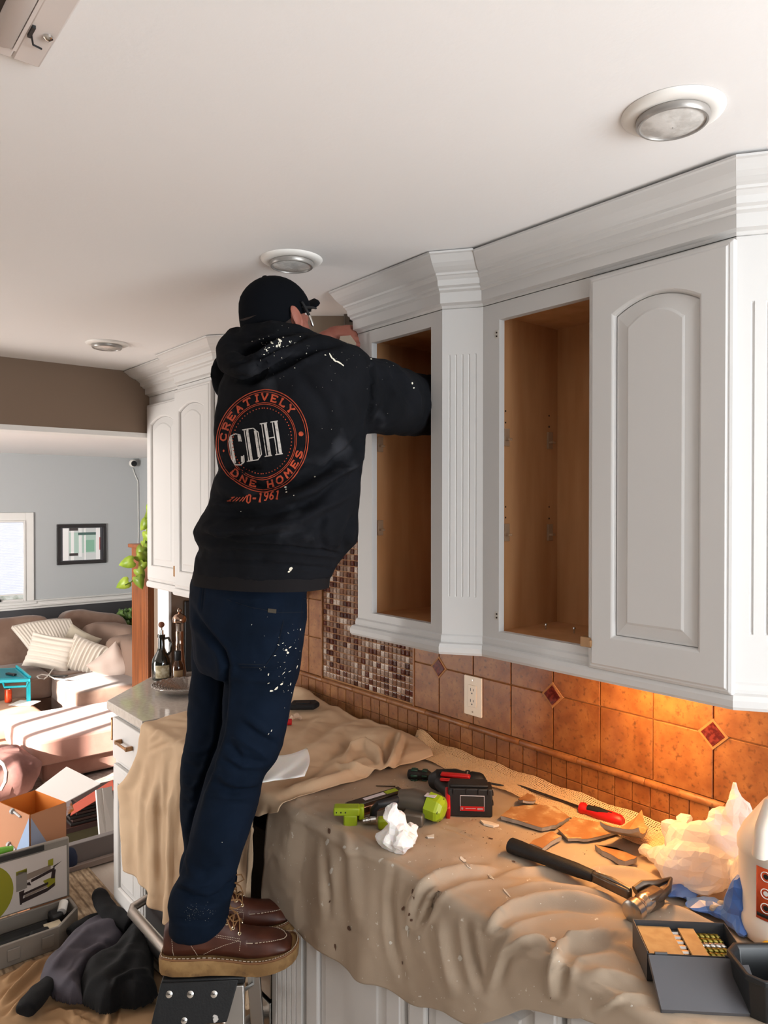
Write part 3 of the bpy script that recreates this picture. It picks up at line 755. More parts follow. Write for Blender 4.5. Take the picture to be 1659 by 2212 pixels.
# under-cabinet light bar (a real fixture behind the light rail)
def ucl(y0, y1, pw):
    t = thing('under_cabinet_light', None, None, (1.60, (y0+y1)/2, ZB+0.030))
    tag(t, 'slim warm light bar under the wide wall cabinet' if y0 < 1 else 'slim warm light bar under the open narrow cabinet', 'lamp')
    MB().cbox((0, 0, -0.007), (0.05, y1-y0, 0.014)).build('housing', M_white, t)
    MB().cbox((0, 0, -0.016), (0.03, (y1-y0)*0.96, 0.004)).build('diffuser', mat('warm diffuser', '#ffd9a0', 0.5, emit=(1.0, 0.55, 0.2), estr=6.0), t)
    l = lamp('under_cabinet_glow', 'AREA', (1.60, (y0+y1)/2, ZB+0.009), pw, (1.0, 0.50, 0.16), aim=(0.5, 0, -1), shape='RECTANGLE', size=0.04, size_y=y1-y0)
ucl(yD+0.0, yC-0.06, 7.5)
# ================================================================ THE WORKER
def remesh(mbs, voxel, smooth=6, fac=0.5, name='tmp'):
    vs = []; fs = []
    for m in mbs:
        n = len(vs); vs += m.v; fs += [tuple(i+n for i in f) for f in m.f]
    me = bpy.data.meshes.new(name); me.from_pydata([tuple(v) for v in vs], [], fs); me.update()
    import bmesh
    bm = bmesh.new(); bm.from_mesh(me); bmesh.ops.recalc_face_normals(bm, faces=bm.faces); bm.to_mesh(me); bm.free()
    o = bpy.data.objects.new(name, me); col.objects.link(o)
    md = o.modifiers.new('r', 'REMESH'); md.mode = 'VOXEL'; md.voxel_size = voxel
    if smooth:
        md = o.modifiers.new('s', 'SMOOTH'); md.factor = fac; md.iterations = smooth
    dg = bpy.context.evaluated_depsgraph_get(); dg.update()
    ev = o.evaluated_get(dg); m2 = bpy.data.meshes.new_from_object(ev)
    bpy.data.objects.remove(o); bpy.data.meshes.remove(me)
    return m2
def co_np(me):
    a = np.empty(len(me.vertices)*3); me.vertices.foreach_get('co', a); return a.reshape(-1, 3)
def no_np(me):
    a = np.empty(len(me.vertices)*3); me.vertex_normals.foreach_get('vector', a); return a.reshape(-1, 3)
def set_np(me, a): me.vertices.foreach_set('co', a.ravel()); me.update()
FWv, RTv, UPv, CMv = (np.array(x) for x in (fw_, rt_, up_, CAM))
def proj_np(a):
    q = a-CMv; z = q@FWv
    return CX+F*(q@RTv)/z, H/2-F*(q@UPv)/z, z
def strokes(me, lst, facing=True, ks=1.0, kw=1.0):
    """press folds into cloth; each stroke: points (px,py), half width px, depth m (negative sinks)"""
    a = co_np(me); n = no_np(me); x, y, z = proj_np(a)
    v = (CMv-a); v /= np.linalg.norm(v, axis=1)[:, None]
    f = np.clip((n*v).sum(1)*2.5, 0, 1) if facing else np.ones(len(a))
    disp = np.zeros(len(a))
    for pts, w, amp in lst:
        w *= kw; amp *= ks
        p = np.array(pts, float); best = np.full(len(a), 1e9); tt = np.zeros(len(a))
        L = len(p)-1
        for i in range(L):
            A, B = p[i], p[i+1]; d = B-A; l2 = d@d
            t = np.clip(((x-A[0])*d[0]+(y-A[1])*d[1])/l2, 0, 1)
            q = np.hypot(x-A[0]-t*d[0], y-A[1]-t*d[1])
            m = q < best; best[m] = q[m]; tt[m] = (i+t[m])/L
        prof = np.exp(-(best/w)**2) - 0.35*np.exp(-((best-1.9*w)/w)**2)
        disp += amp*prof*np.clip(np.sin(np.pi*np.clip(tt*0.9+0.05, 0, 1))*1.4, 0, 1)
    a += n*(disp*f)[:, None]; set_np(me, a)
def vnoise(me, scale, amp, seed=0.0, stretch=(1, 1, 1)):
    a = co_np(me); n = no_np(me)
    d = np.array([noise.noise(Vector((p[0]*scale*stretch[0]+seed, p[1]*scale*stretch[1], p[2]*scale*stretch[2]))) for p in a])
    set_np(me, a+n*(d*amp)[:, None])
def put_mesh(name, me, m, parent):
    o0 = org(parent); a = co_np(me); set_np(me, a-np.array(o0))
    o = bpy.data.objects.new(name, me); col.objects.link(o); o.parent = parent
    me.materials.clear(); me.materials.append(m); shade(me, 3.2)
    return o
def hslices(rows, rho=0.62, theta=35.0, n=36, power=2.2):
    """rows: (py, left px, right px, depth[, rho[, theta]]) -> horizontal rings that fill those silhouettes"""
    mb = MB(); rs = []
    for r in rows:
        py, l, rr, d = r[:4]; rh = r[4] if len(r) > 4 else rho; th = math.radians(r[5] if len(r) > 5 else theta)
        c = P((l+rr)/2, py, d=d); hw = (rr-l)/2/F*d
        # widest silhouette of the turned ellipse equals hw
        a = hw/math.sqrt(math.cos(th)**2+(rh*math.sin(th))**2); b = a*rh
        ex = rt_*math.cos(th)-FH*math.sin(th); ey = rt_*math.sin(th)+FH*math.cos(th)
        ring = []
        for k in range(n):
            t = 2*math.pi*k/n; cx = math.cos(t); sy = math.sin(t)
            q = (abs(cx)**power+abs(sy)**power)**(-1/power)
            ring.append(c+ex*a*cx*q+ey*b*sy*q)
        rs.append(ring)
    return mb.rings(rs)
def ptube(pts, n=20, flat=1.0):
    """pts: (px,py,d,radius px) swept tube"""
    return MB().tube([P(p[0], p[1], d=p[2]) for p in pts], [p[3]/F*p[2] for p in pts], n=n, flat=flat)
def ball(c, r, M=None, n=16, m=10):
    mb = MB(); c = Vector(c); r = r if hasattr(r, '__len__') else (r, r, r)
    M = M or Matrix.Identity(3)
    rs = []
    for i in range(1, m):
        ph = math.pi*i/m
        rs.append([c+M@Vector((r[0]*math.sin(ph)*math.cos(2*math.pi*k/n), r[1]*math.sin(ph)*math.sin(2*math.pi*k/n), -r[2]*math.cos(ph))) for k in range(n)])
    return mb.rings(rs)

DF = 1.82                                      # depth of the near boot
ptoe = P(604, 2080, Z=0.60)
man = thing('person', 'man in paint-flecked dark hoodie, navy trousers, cap and brown boots reaching into a cabinet', 'person', (P(490, 2110, Z=0.578).x, P(490, 2110, Z=0.578).y, 0.578))
M_hood = mat('charcoal hoodie fleece', '#111215', 0.95, c2='#16171b', scale=7, bump=0.35, bscale=900, bdist=0.0008, spec=0.12, c3='#3a3b40', s3=9, lo3=0.6, hi3=0.85)
M_jean = mat('navy work trousers', '#08121f', 0.9, c2='#0c1726', scale=9, bump=0.3, bscale=1200, bdist=0.0006, spec=0.12, c3='#1a222e', s3=7, lo3=0.62, hi3=0.85)
M_skin = mat('skin', '#9c6151', 0.55, c2='#935345', scale=18, sss=0.15)
M_hair = mat('short brown hair', '#2a1d17', 0.8, bump=0.5, bscale=900)
M_capm = mat('black cap cloth', '#080a0f', 0.9, spec=0.12, bump=0.3, bscale=1400, bdist=0.0005)

# ---- hoodie
TH_ = 34
torso = hslices([
    (738, 520, 706, 1.80, .60), (748, 508, 740, 1.80, .60), (762, 497, 776, 1.80, .56), (785, 484, 798, 1.80, .56), (830, 466, 800, 1.80, .60), (880, 458, 797, 1.80, .62),
    (940, 455, 790, 1.80, .64), (982, 462, 784, 1.80, .66), (1012, 470, 780, 1.81, .68), (1034, 458, 777, 1.81, .68), (1088, 448, 773, 1.82, .70), (1122, 428, 772, 1.83, .70),
    (1148, 413, 773, 1.83, .70), (1168, 417, 770, 1.84, .68), (1184, 428, 752, 1.84, .66), (1202, 417, 738, 1.85, .66), (1225, 413, 724, 1.85, .66), (1243, 411, 716, 1.85, .66)], theta=TH_)
sleeve = MB(); rs = []
arm_rows = [(735, 862, 1.80, 80, 88), (775, 856, 1.80, 83, 92), (815, 856, 1.83, 80, 86), (850, 866, 1.90, 74, 72), (885, 873, 1.99, 68, 60), (915, 874, 2.08, 66, 54), (950, 874, 2.17, 64, 50), (974, 885, 2.22, 54, 44), (982, 915, 2.235, 40, 36), (988, 945, 2.24, 34, 32)]
pts = [P(a, b, d=c) for a, b, c, _, _ in arm_rows]
for i, (a, b, c, rv, rdp) in enumerate(arm_rows):
    t = (pts[min(i+1, len(pts)-1)]-pts[max(i-1, 0)]).normalized(); u = UP-t*UP.dot(t); u.normalize(); w = t.cross(u)
    rs.append([pts[i]+u*(rv/F*c)*math.cos(2*math.pi*k/24)+w*(rdp/F*c)*math.sin(2*math.pi*k/24) for k in range(24)])
sleeve.rings(rs)
# left sleeve, mostly behind the body, raised to the hand at the vent box
sl2 = ptube([(515, 812, 1.90, 62), (530, 835, 2.02, 58), (575, 850, 2.12, 52), (640, 825, 2.17, 46), (690, 785, 2.19, 40), (712, 765, 2.19, 34)])
hd = [ptube([(512, 722, 1.86, 22), (497, 752, 1.80, 30), (498, 785, 1.73, 30), (530, 796, 1.67, 27), (575, 778, 1.655, 27), (625, 752, 1.68, 24), (668, 735, 1.72, 20), (690, 738, 1.80, 14)], flat=0.9),
      ptube([(520, 722, 1.86, 14), (545, 716, 1.78, 20), (590, 712, 1.745, 20), (640, 716, 1.75, 18), (680, 728, 1.80, 14), (700, 735, 1.88, 12)], flat=0.9),
      ptube([(515, 745, 1.82, 26), (550, 755, 1.75, 30), (600, 742, 1.73, 30), (650, 733, 1.76, 24)]),
      ptube([(505, 790, 1.71, 22), (525, 806, 1.67, 17), (548, 798, 1.67, 14)])]
hood_me = remesh([torso, sleeve, sl2]+hd, 0.0065, smooth=5)
strokes(hood_me, [
    ([(505, 815), (545, 822), (590, 800), (640, 772), (690, 748), (735, 742)], 9, -0.014),
    ([(500, 775), (530, 770), (560, 752), (600, 728), (640, 722)], 7, -0.010), ([(520, 740), (560, 722), (620, 715)], 6, -0.006),
    ([(490, 795), (520, 783), (560, 772), (610, 748), (660, 733)], 5, -0.009), ([(545, 795), (585, 778), (630, 752)], 5, -0.006),
    ([(470, 1016), (500, 1030), (560, 1052), (640, 1048), (700, 1015), (745, 980)], 11, -0.012),
    ([(460, 1045), (520, 1075), (600, 1085), (680, 1062), (750, 1010), (780, 975)], 13, 0.012),
    ([(440, 1110), (500, 1112), (580, 1110), (660, 1085), (730, 1040), (772, 1010)], 11, -0.011),
    ([(425, 1135), (480, 1150), (560, 1150), (650, 1125), (720, 1085), (770, 1060)], 12, 0.009),
    ([(420, 1158), (470, 1168), (520, 1160), (600, 1158), (680, 1140)], 9, -0.009),
    ([(470, 1010), (520, 1012), (560, 1010)], 7, -0.009), ([(455, 1085), (500, 1095), (540, 1090)], 8, 0.006),
    ([(432, 1172), (500, 1176), (600, 1180), (700, 1192), (745, 1200)], 4, -0.006),
    ([(425, 1212), (500, 1208), (580, 1216), (680, 1226), (716, 1230)], 4, -0.004),
    ([(798, 775), (802, 820), (800, 870), (792, 930)], 5, -0.007), ([(815, 800), (840, 850), (820, 900), (800, 935)], 9, -0.006),
    ([(845, 800), (870, 840), (890, 880)], 8, -0.006), ([(870, 800), (900, 850), (905, 900)], 7, 0.005), ([(900, 820), (925, 860), (925, 920)], 8, -0.006),
    ([(780, 940), (750, 985), (700, 1030)], 10, -0.008), ([(775, 990), (745, 1040), (700, 1075)], 8, 0.006),
    ([(765, 1110), (750, 1150), (742, 1190)], 8, -0.01), ([(752, 1195), (735, 1220), (722, 1240)], 6, -0.006), ([(700, 1100), (690, 1150), (700, 1190)], 9, -0.004),
    ([(470, 880), (466, 930), (480, 980)], 8, 0.004), ([(640, 800), (690, 860), (720, 930)], 16, -0.004), ([(700, 800), (745, 850), (770, 920)], 12, 0.004)], ks=1.5, kw=.9)
vnoise(hood_me, 16, 0.0045); vnoise(hood_me, 42, 0.0016, 9.0)
hoodie = put_mesh('hoodie', hood_me, M_hood, man); hoodie['label'] = 'faded black hoodie with a round orange and white back print'
# undershirt hem below the hoodie
us = hslices([(1225, 416, 712, 1.85, .64), (1240, 412, 716, 1.85, .66), (1249, 410, 712, 1.85, .66), (1264, 409, 711, 1.85, .66)], theta=TH_, n=60)
o = us.build('undershirt', mat('dark undershirt', '#1d1b1c', 0.95, spec=0.12, bump=0.3, bscale=900, bdist=0.0006), man, world=True, smooth=True)
# ---- trousers
pel = hslices([(1246, 410, 690, 1.86, .66), (1262, 406, 664, 1.86, .66), (1290, 404, 662, 1.86, .68), (1320, 407, 663, 1.86, .72), (1350, 410, 660, 1.87, .74), (1390, 414, 655, 1.87, .74), (1425, 416, 650, 1.87, .72), (1455, 430, 640, 1.87, .7)], theta=34)
leg1 = hslices([(1360, 495, 658, 1.83, .9), (1400, 492, 655, 1.83, .9), (1450, 488, 646, 1.83, .9), (1500, 485, 633, 1.83, .9), (1560, 480, 619, 1.83, .9), (1610, 471, 609, 1.83, .9), (1640, 460, 598, 1.83, .9),
    (1668, 449, 577, 1.83, .95), (1690, 442, 567, 1.83, .95), (1740, 427, 556, 1.83, .95), (1800, 412, 540, 1.825, .95), (1850, 400, 521, 1.82, .95), (1885, 390, 511, 1.82, .98), (1905, 381, 508, 1.82, .98), (1924, 371, 504, 1.82, .98), (1955, 367, 496, 1.815, 1),
    (1975, 371, 492, 1.81, 1), (1988, 369, 492, 1.81, 1), (2003, 368, 484, 1.81, 1), (2015, 372, 470, 1.81, 1)], theta=10)
leg2 = hslices([(1360, 415, 530, 1.95, .9), (1400, 415, 520, 1.96, .9), (1450, 416, 530, 1.95, .9), (1500, 407, 530, 1.96, .9), (1560, 406, 530, 1.97, .9), (1600, 402, 528, 1.98, .9), (1640, 394, 524, 1.99, .9), (1680, 391, 518, 2.0, .95), (1740, 392, 510, 2.0, .95),
    (1800, 396, 498, 2.0, .95), (1832, 400, 502, 2.0, .95), (1845, 392, 506, 2.0, .95), (1875, 388, 510, 2.0, .95), (1900, 392, 511, 2.0, .95), (1918, 400, 508, 2.0, .95)], theta=10)
jean_me = remesh([pel, leg1, leg2], 0.0065, smooth=4)
strokes(jean_me, [
    ([(408, 1300), (425, 1340), (450, 1370), (480, 1405), (490, 1440), (486, 1500), (474, 1600), (450, 1668), (430, 1720), (412, 1800)], 7, -0.012),
    ([(490, 1430), (520, 1447), (570, 1455), (620, 1440)], 7, -0.004), ([(490, 1460), (540, 1470), (600, 1465)], 8, 0.004),
    ([(520, 1560), (560, 1590), (600, 1610)], 8, -0.009), ([(500, 1580), (540, 1610), (590, 1640)], 9, 0.007), ([(490, 1600), (520, 1640), (570, 1655)], 8, -0.008),
    ([(480, 1640), (520, 1668), (575, 1668)], 8, -0.009), ([(465, 1672), (510, 1695), (560, 1692)], 7, 0.007), ([(458, 1690), (500, 1712), (555, 1705)], 6, -0.006), ([(445, 1715), (490, 1722), (545, 1722)], 7, 0.004),
    ([(395, 1650), (420, 1660), (440, 1655)], 6, -0.006), ([(393, 1690), (415, 1700), (430, 1690)], 6, 0.005), ([(393, 1730), (410, 1738), (420, 1730)], 6, -0.005), ([(395, 1620), (430, 1625), (460, 1610)], 7, 0.005),
    ([(410, 1870), (440, 1885), (480, 1870)], 9, -0.005), ([(385, 1925), (410, 1938), (450, 1945), (480, 1930), (500, 1905)], 7, -0.012), ([(380, 1905), (420, 1915), (470, 1905)], 8, 0.008), ([(480, 1950), (490, 1920), (505, 1900)], 6, -0.007),
    ([(375, 1985), (400, 1990), (440, 1990), (490, 1978)], 5, -0.006), ([(372, 1960), (420, 1965), (480, 1955)], 9, 0.004),
    ([(392, 1850), (395, 1870), (400, 1890)], 6, -0.006),
    ([(440, 1262), (436, 1300), (434, 1325)], 3, -0.004), ([(450, 1280), (520, 1284), (580, 1282)], 4, -0.004), ([(490, 1295), (540, 1308), (600, 1322)], 3, -0.005), ([(660, 1280), (655, 1340), (650, 1400)], 5, -0.004),
    ([(575, 1437), (585, 1420), (600, 1390), (610, 1345)], 3, -0.003)])
vnoise(jean_me, 14, 0.004, 3.0); vnoise(jean_me, 38, 0.0016, 5.0)
jeans = put_mesh('trousers', jean_me, M_jean, man)

# ---- body: one continuous surface (head, neck, trunk, arms, hands, legs)
HDc = P(600, 687, d=1.85)
th = math.radians(43)                                      # the head looks this far right of the camera's forward
hf = (FH*math.cos(th)+rt_*math.sin(th)); hf = (hf+UP*0.38).normalized(); hs = hf.cross(UP).normalized(); hu = hs.cross(hf)
MH = Matrix((hs, hf, hu)).transposed()*0.9                      # columns: right side, forward, up
def hp(x, y, z): return HDc+MH@Vector((x, y, z))
bods = [ball(HDc+MH@Vector((0, -0.008, 0.01)), (0.074, 0.095, 0.092), MH), ball(hp(0, 0.025, -0.045), (0.060, 0.062, 0.062), MH), ball(hp(0, 0.05, -0.085), (0.036, 0.032, 0.028), MH)]
bods += [ball(hp(0, 0.092, -0.018), (0.011, 0.018, 0.022), MH), ball(hp(0, 0.084, -0.052), (0.024, 0.010, 0.006), MH), ball(hp(0, 0.082, -0.062), (0.020, 0.010, 0.006), MH), ball(hp(0, 0.078, 0.012), (0.05, 0.014, 0.008), MH)]
nk = P(608, 735, d=1.84)
bods.append(MB().tube([hp(0, -0.02, -0.03), nk, P(615, 800, d=1.83)], [0.056, 0.058, 0.075], n=18))
bods.append(hslices([(790, 520, 740, 1.81, .5), (900, 500, 745, 1.81, .55), (1100, 500, 700, 1.83, .6), (1250, 440, 640, 1.87, .6), (1400, 440, 630, 1.87, .6), (1440, 450, 620, 1.87, .6)]))
bods.append(ptube([(575, 1400, 1.85, 50), (535, 1640, 1.84, 40), (470, 1800, 1.83, 32), (438, 1960, 1.81, 24), (436, 2000, 1.81, 22)]))
bods.append(ptube([(470, 1400, 1.96, 42), (462, 1640, 2.0, 36), (455, 1800, 2.0, 30), (450, 1900, 2.0, 28), (470, 1930, 2.0, 26)]))
bods.append(ptube([(745, 850, 1.80, 45), (850, 872, 1.92, 38), (945, 876, 2.16, 30), (972, 900, 2.19, 30), (985, 960, 2.23, 24), (990, 1000, 2.25, 20)]))
bods.append(ptube([(520, 830, 1.93, 42), (560, 850, 2.10, 36), (640, 820, 2.17, 32), (705, 760, 2.20, 26), (716, 742, 2.20, 22)]))
def hand(bods, w, fdir, pdir, side, curl=0.5, s=1.0):
    """w wrist, fdir finger direction, pdir palm normal, side thumb side"""
    f = Vector(fdir).normalized(); p = Vector(pdir); p = (p-f*p.dot(f)).normalized(); q = Vector(side); q = (q-f*q.dot(f)-p*q.dot(p)).normalized()
    M = Matrix((q, f, p)).transposed(); w = Vector(w)
    bods.append(ball(w+f*0.045*s, (0.040*s, 0.052*s, 0.017*s), M)); bods.append(ball(w+f*0.012*s, (0.028*s, 0.03*s, 0.019*s), M))
    for off, ln, r in ((0.030, 0.072, 0.0090), (0.0105, 0.080, 0.0093), (-0.0095, 0.075, 0.0090), (-0.029, 0.058, 0.0080)):
        b = w+f*0.080*s+q*off*s; pts = [b-f*0.02*s, b]; a = 0.12; pos = b
        for seg in (0.45, 0.32, 0.23):
            a += curl*0.7; pos = pos+(f*math.cos(a)+p*math.sin(a))*ln*seg*s; pts.append(pos)
        bods.append(MB().tube(pts, [r*s*1.05, r*s*1.05, r*s, r*0.95*s, r*0.8*s], n=10)); bods.append(ball(pts[-1], r*0.8*s, n=8, m=6))
    b = w+f*0.022*s+q*0.026*s; t1 = b+(q*0.6+f*0.7+p*0.25).normalized()*0.038*s; t2 = t1+(q*0.15+f*0.85+p*0.4).normalized()*0.030*s; t3 = t2+(f*0.9+p*0.4).normalized()*0.022*s
    bods.append(MB().tube([b-f*0.01, b, t1, t2, t3], [0.014*s, 0.0145*s, 0.0118*s, 0.0108*s, 0.0085*s], n=10)); bods.append(ball(t3, 0.0085*s, n=8, m=6))
hand(bods, P(990, 1000, d=2.25), (0.05, 0.1, -1.0), (1, 0.2, 0), (-0.2, 1, 0.0), curl=0.4, s=0.9)
# left hand, index finger and thumb pressing the plaster piece against the box
hw = P(697, 733, d=2.16)
hand(bods, hw, rt_*0.97+UP*0.16+FH*.1, FH*0.9-UP*.35, -UP*.9-FH*.3, curl=0.42, s=1.0)
bods.append(MB().tube([P(705, 765, d=2.19), hw], [.03, .026], 12))
body_me = remesh(bods, 0.0042, smooth=4, fac=0.45)
body = put_mesh('body', body_me, M_skin, man)
# ear
def ear(side):
    e = MB(); c = hp(0.0745*side, -0.012, -0.012)
    A = MH@Vector((0, 1, 0)); B = MH@Vector((0, 0, 1)); S = MH@Vector((side, 0, 0))
    ring = [c+(A*(0.018*math.cos(t)-0.004*math.sin(t))+B*0.031*math.sin(t)*(1 if math.sin(t) > 0 else 0.9))+S*(0.012+0.010*max(0, -math.cos(t))) for t in [2*math.pi*k/20 for k in range(20)]]
    e.tube(ring+[ring[0], ring[1]], 0.003, 8); 
    e.v += []; e2 = ball(c+S*0.008, (0.0100, 0.0175, 0.029), MH); 
    return [e, e2, ball(c+B*-0.026+A*0.004+S*0.006, (0.006, 0.009, 0.009), MH)]
for s in (1, -1):
    em = remesh(ear(s), 0.0024, smooth=3); put_mesh('ear', em, M_skin, man)
for s in (1, -1):
    MB_ = ball(hp(0.029*s, 0.080, -0.002), (0.012, 0.009, 0.0085), MH); MB_.build('eye', mat('eye white', '#e8e2dc', 0.2), man, world=True, smooth=True)
    ball(hp(0.029*s, 0.0885, -0.002), (0.005, 0.002, 0.005), MH).build('iris', mat('iris', '#2c2018', 0.2), man, world=True, smooth=True)
# hair: cropped fringe below the cap
hr = MB(); rs = []
for i in range(9):
    z = 0.02-0.095*i/8; k = 1.0-0.10*(i/8)**2
    rs.append([hp(0.0775*k*math.cos(t), -0.006-0.004*i/8*2+0.100*k*math.sin(t) , z) for t in [math.pi*(1.02+0.96*j/20) for j in range(21)]])
hr.rings(rs, False, False, closed=False)
hr.build('hair', M_hair, man, world=True, smooth=True, solid=0.006, off=1)
# ---- cap, worn forwards, opening and strap at the back
cap = MB(); rs = []
n = 40
for i in range(13):
    ph = math.radians(-10+100*i/12) if i < 12 else math.radians(89)
    ring = []
    for k in range(n):
        t = 2*math.pi*k/n
        zz = 0.012; rx, ry, rz = 0.0845, 0.108, 0.099
        x = rx*math.cos(ph)*math.cos(t); y = -0.006+ry*math.cos(ph)*math.sin(t); z = zz+rz*math.sin(ph)
        if ph < 0.6 and math.sin(t) < 0:      # back comes down lower
            z -= 0.046*(-math.sin(t))**1.5*(1-max(0, ph)/0.6)**1.0
        ring.append(hp(x, y, z))
    rs.append(ring)
cap.rings(rs, False, True)
cp = cap.build('cap', M_capm, man, world=True, smooth=True, solid=0.003, off=1); cp['label'] = 'black baseball cap'
ball(hp(0, -0.006, 0.112), (0.008, 0.008, 0.005), MH).build('button', M_capm, cp, world=True, smooth=True)
br = MB(); rs = []
for i in range(9):
    u = i/8
    ring = []
    for k in range(17):
        v = -1+2*k/16; w_ = 0.074*math.sqrt(max(0, 1-(u*0.98)**3))
        x = v*w_; y = 0.088*math.sqrt(max(0.0, 1-0.72*v*v*(1-u*0.5)))+0.066*u; z = 0.014-0.014*v*v+0.012*u
        ring.append(hp(x, y, z))
    rs.append(ring)
br.rings(rs, False, False, closed=False)
br.build('brim', M_capm, cp, world=True, smooth=True, solid=0.005, off=0)
# arch opening at the back of the cap with its strap
arc = [hp(0.040*math.cos(t), -0.103+0.004*abs(math.cos(t))-0.004, -0.055+0.047*math.sin(t)) for t in [math.pi*k/16 for k in range(17)]]
MB().tube(arc, 0.003, 6).build('opening_trim', M_capm, cp, world=True, smooth=True)
fill = MB(); c0 = hp(0, -0.106, -0.050); fill.add([tuple(c0)]+[tuple(p) for p in arc], [(0, i+1, i+2) for i in range(16)])
fill.build('opening', M_hair, cp, world=True)
# ---- safety glasses temple with a light rubber tip
gl = MB(); gl.tube([hp(0.080, -0.004, 0.016), hp(0.083, 0.03, 0.010), hp(0.080, 0.06, 0.004), hp(0.066, 0.088, 0.0)], 0.0028, 8)
g = gl.build('glasses', M_black, man, world=True, smooth=True)
a_ = P(668, 682, d=1.80); b_ = P(675, 702, d=1.80)
MB().tube([P(652, 652, d=1.80), P(661, 668, d=1.80), a_], [0.003, 0.004, 0.0036], 10).build('marker_pen', M_black, g, world=True, smooth=True)
MB().tube([a_, b_, P(676, 705, d=1.80)], [0.0042, 0.004, 0.002], 10).build('pen_tip', M_chrome, g, world=True, smooth=True)

# ---- decals: print, paint flecks, stitching lie on the cloth
def bvh_of(o):
    me = o.data; T = org(o)
    return BVHTree.FromPolygons([v.co+T for v in me.vertices], [tuple(p.vertices) for p in me.polygons])
bv_h = bvh_of(hoodie); bv_j = bvh_of(jeans)
def hit(bv, px, py, lift=0.0012):
    r = ray(px, py).normalized(); loc, nn, i, d_ = bv.ray_cast(CAM, r)
    if loc is None: return None
    if nn.dot(r) > 0: nn = -nn
    return loc+nn*lift
def decal_poly(mb, bv, poly, lift=0.0012, sub=None):
    """poly: list of quads/tris in px space (each list of xy)"""
    pts = [hit(bv, x, y, lift) for x, y in poly]
    if any(p is None for p in pts): return
    mb.add(pts, [tuple(range(len(pts)))])
def decal_stroke(mb, bv, pts, w, step=2.5, lift=0.0012):
    """thick polyline in px space laid on the surface as a strip of small quads"""
    out = []
    for i in range(len(pts)-1):
        (x0, y0), (x1, y1) = pts[i], pts[i+1]; L = math.hypot(x1-x0, y1-y0); n = max(1, int(L/step))
        for k in range(n+(1 if i == len(pts)-2 else 0)): out.append((x0+(x1-x0)*k/n, y0+(y1-y0)*k/n))
    rows = []
    for i, (x, y) in enumerate(out):
        a = out[max(i-1, 0)]; b = out[min(i+1, len(out)-1)]; dx, dy = b[0]-a[0], b[1]-a[1]; l = math.hypot(dx, dy) or 1
        nx, ny = -dy/l*w/2, dx/l*w/2
        p, q = hit(bv, x+nx, y+ny, lift), hit(bv, x-nx, y-ny, lift)
        if p is None or q is None or (p-q).length > 0.03: rows.append(None)
        else: rows.append((p, q))
    for a, b in zip(rows, rows[1:]):
        if a and b and (a[0]-b[0]).length < 0.02: mb.add([a[0], a[1], b[1], b[0]], [(0, 1, 2, 3)])
def blob(mb, bv, x, y, rx, ry, rot=0.0, n=8, rn=random, lift=0.0015):
    ps = []
    for k in range(n):
        t = 2*math.pi*k/n; q = rn.uniform(0.65, 1.15) if rn else 1.0; a, b = rx*q*math.cos(t), ry*q*math.sin(t)
        ps.append((x+a*math.cos(rot)-b*math.sin(rot), y+a*math.sin(rot)+b*math.cos(rot)))
    decal_poly(mb, bv, ps, lift)
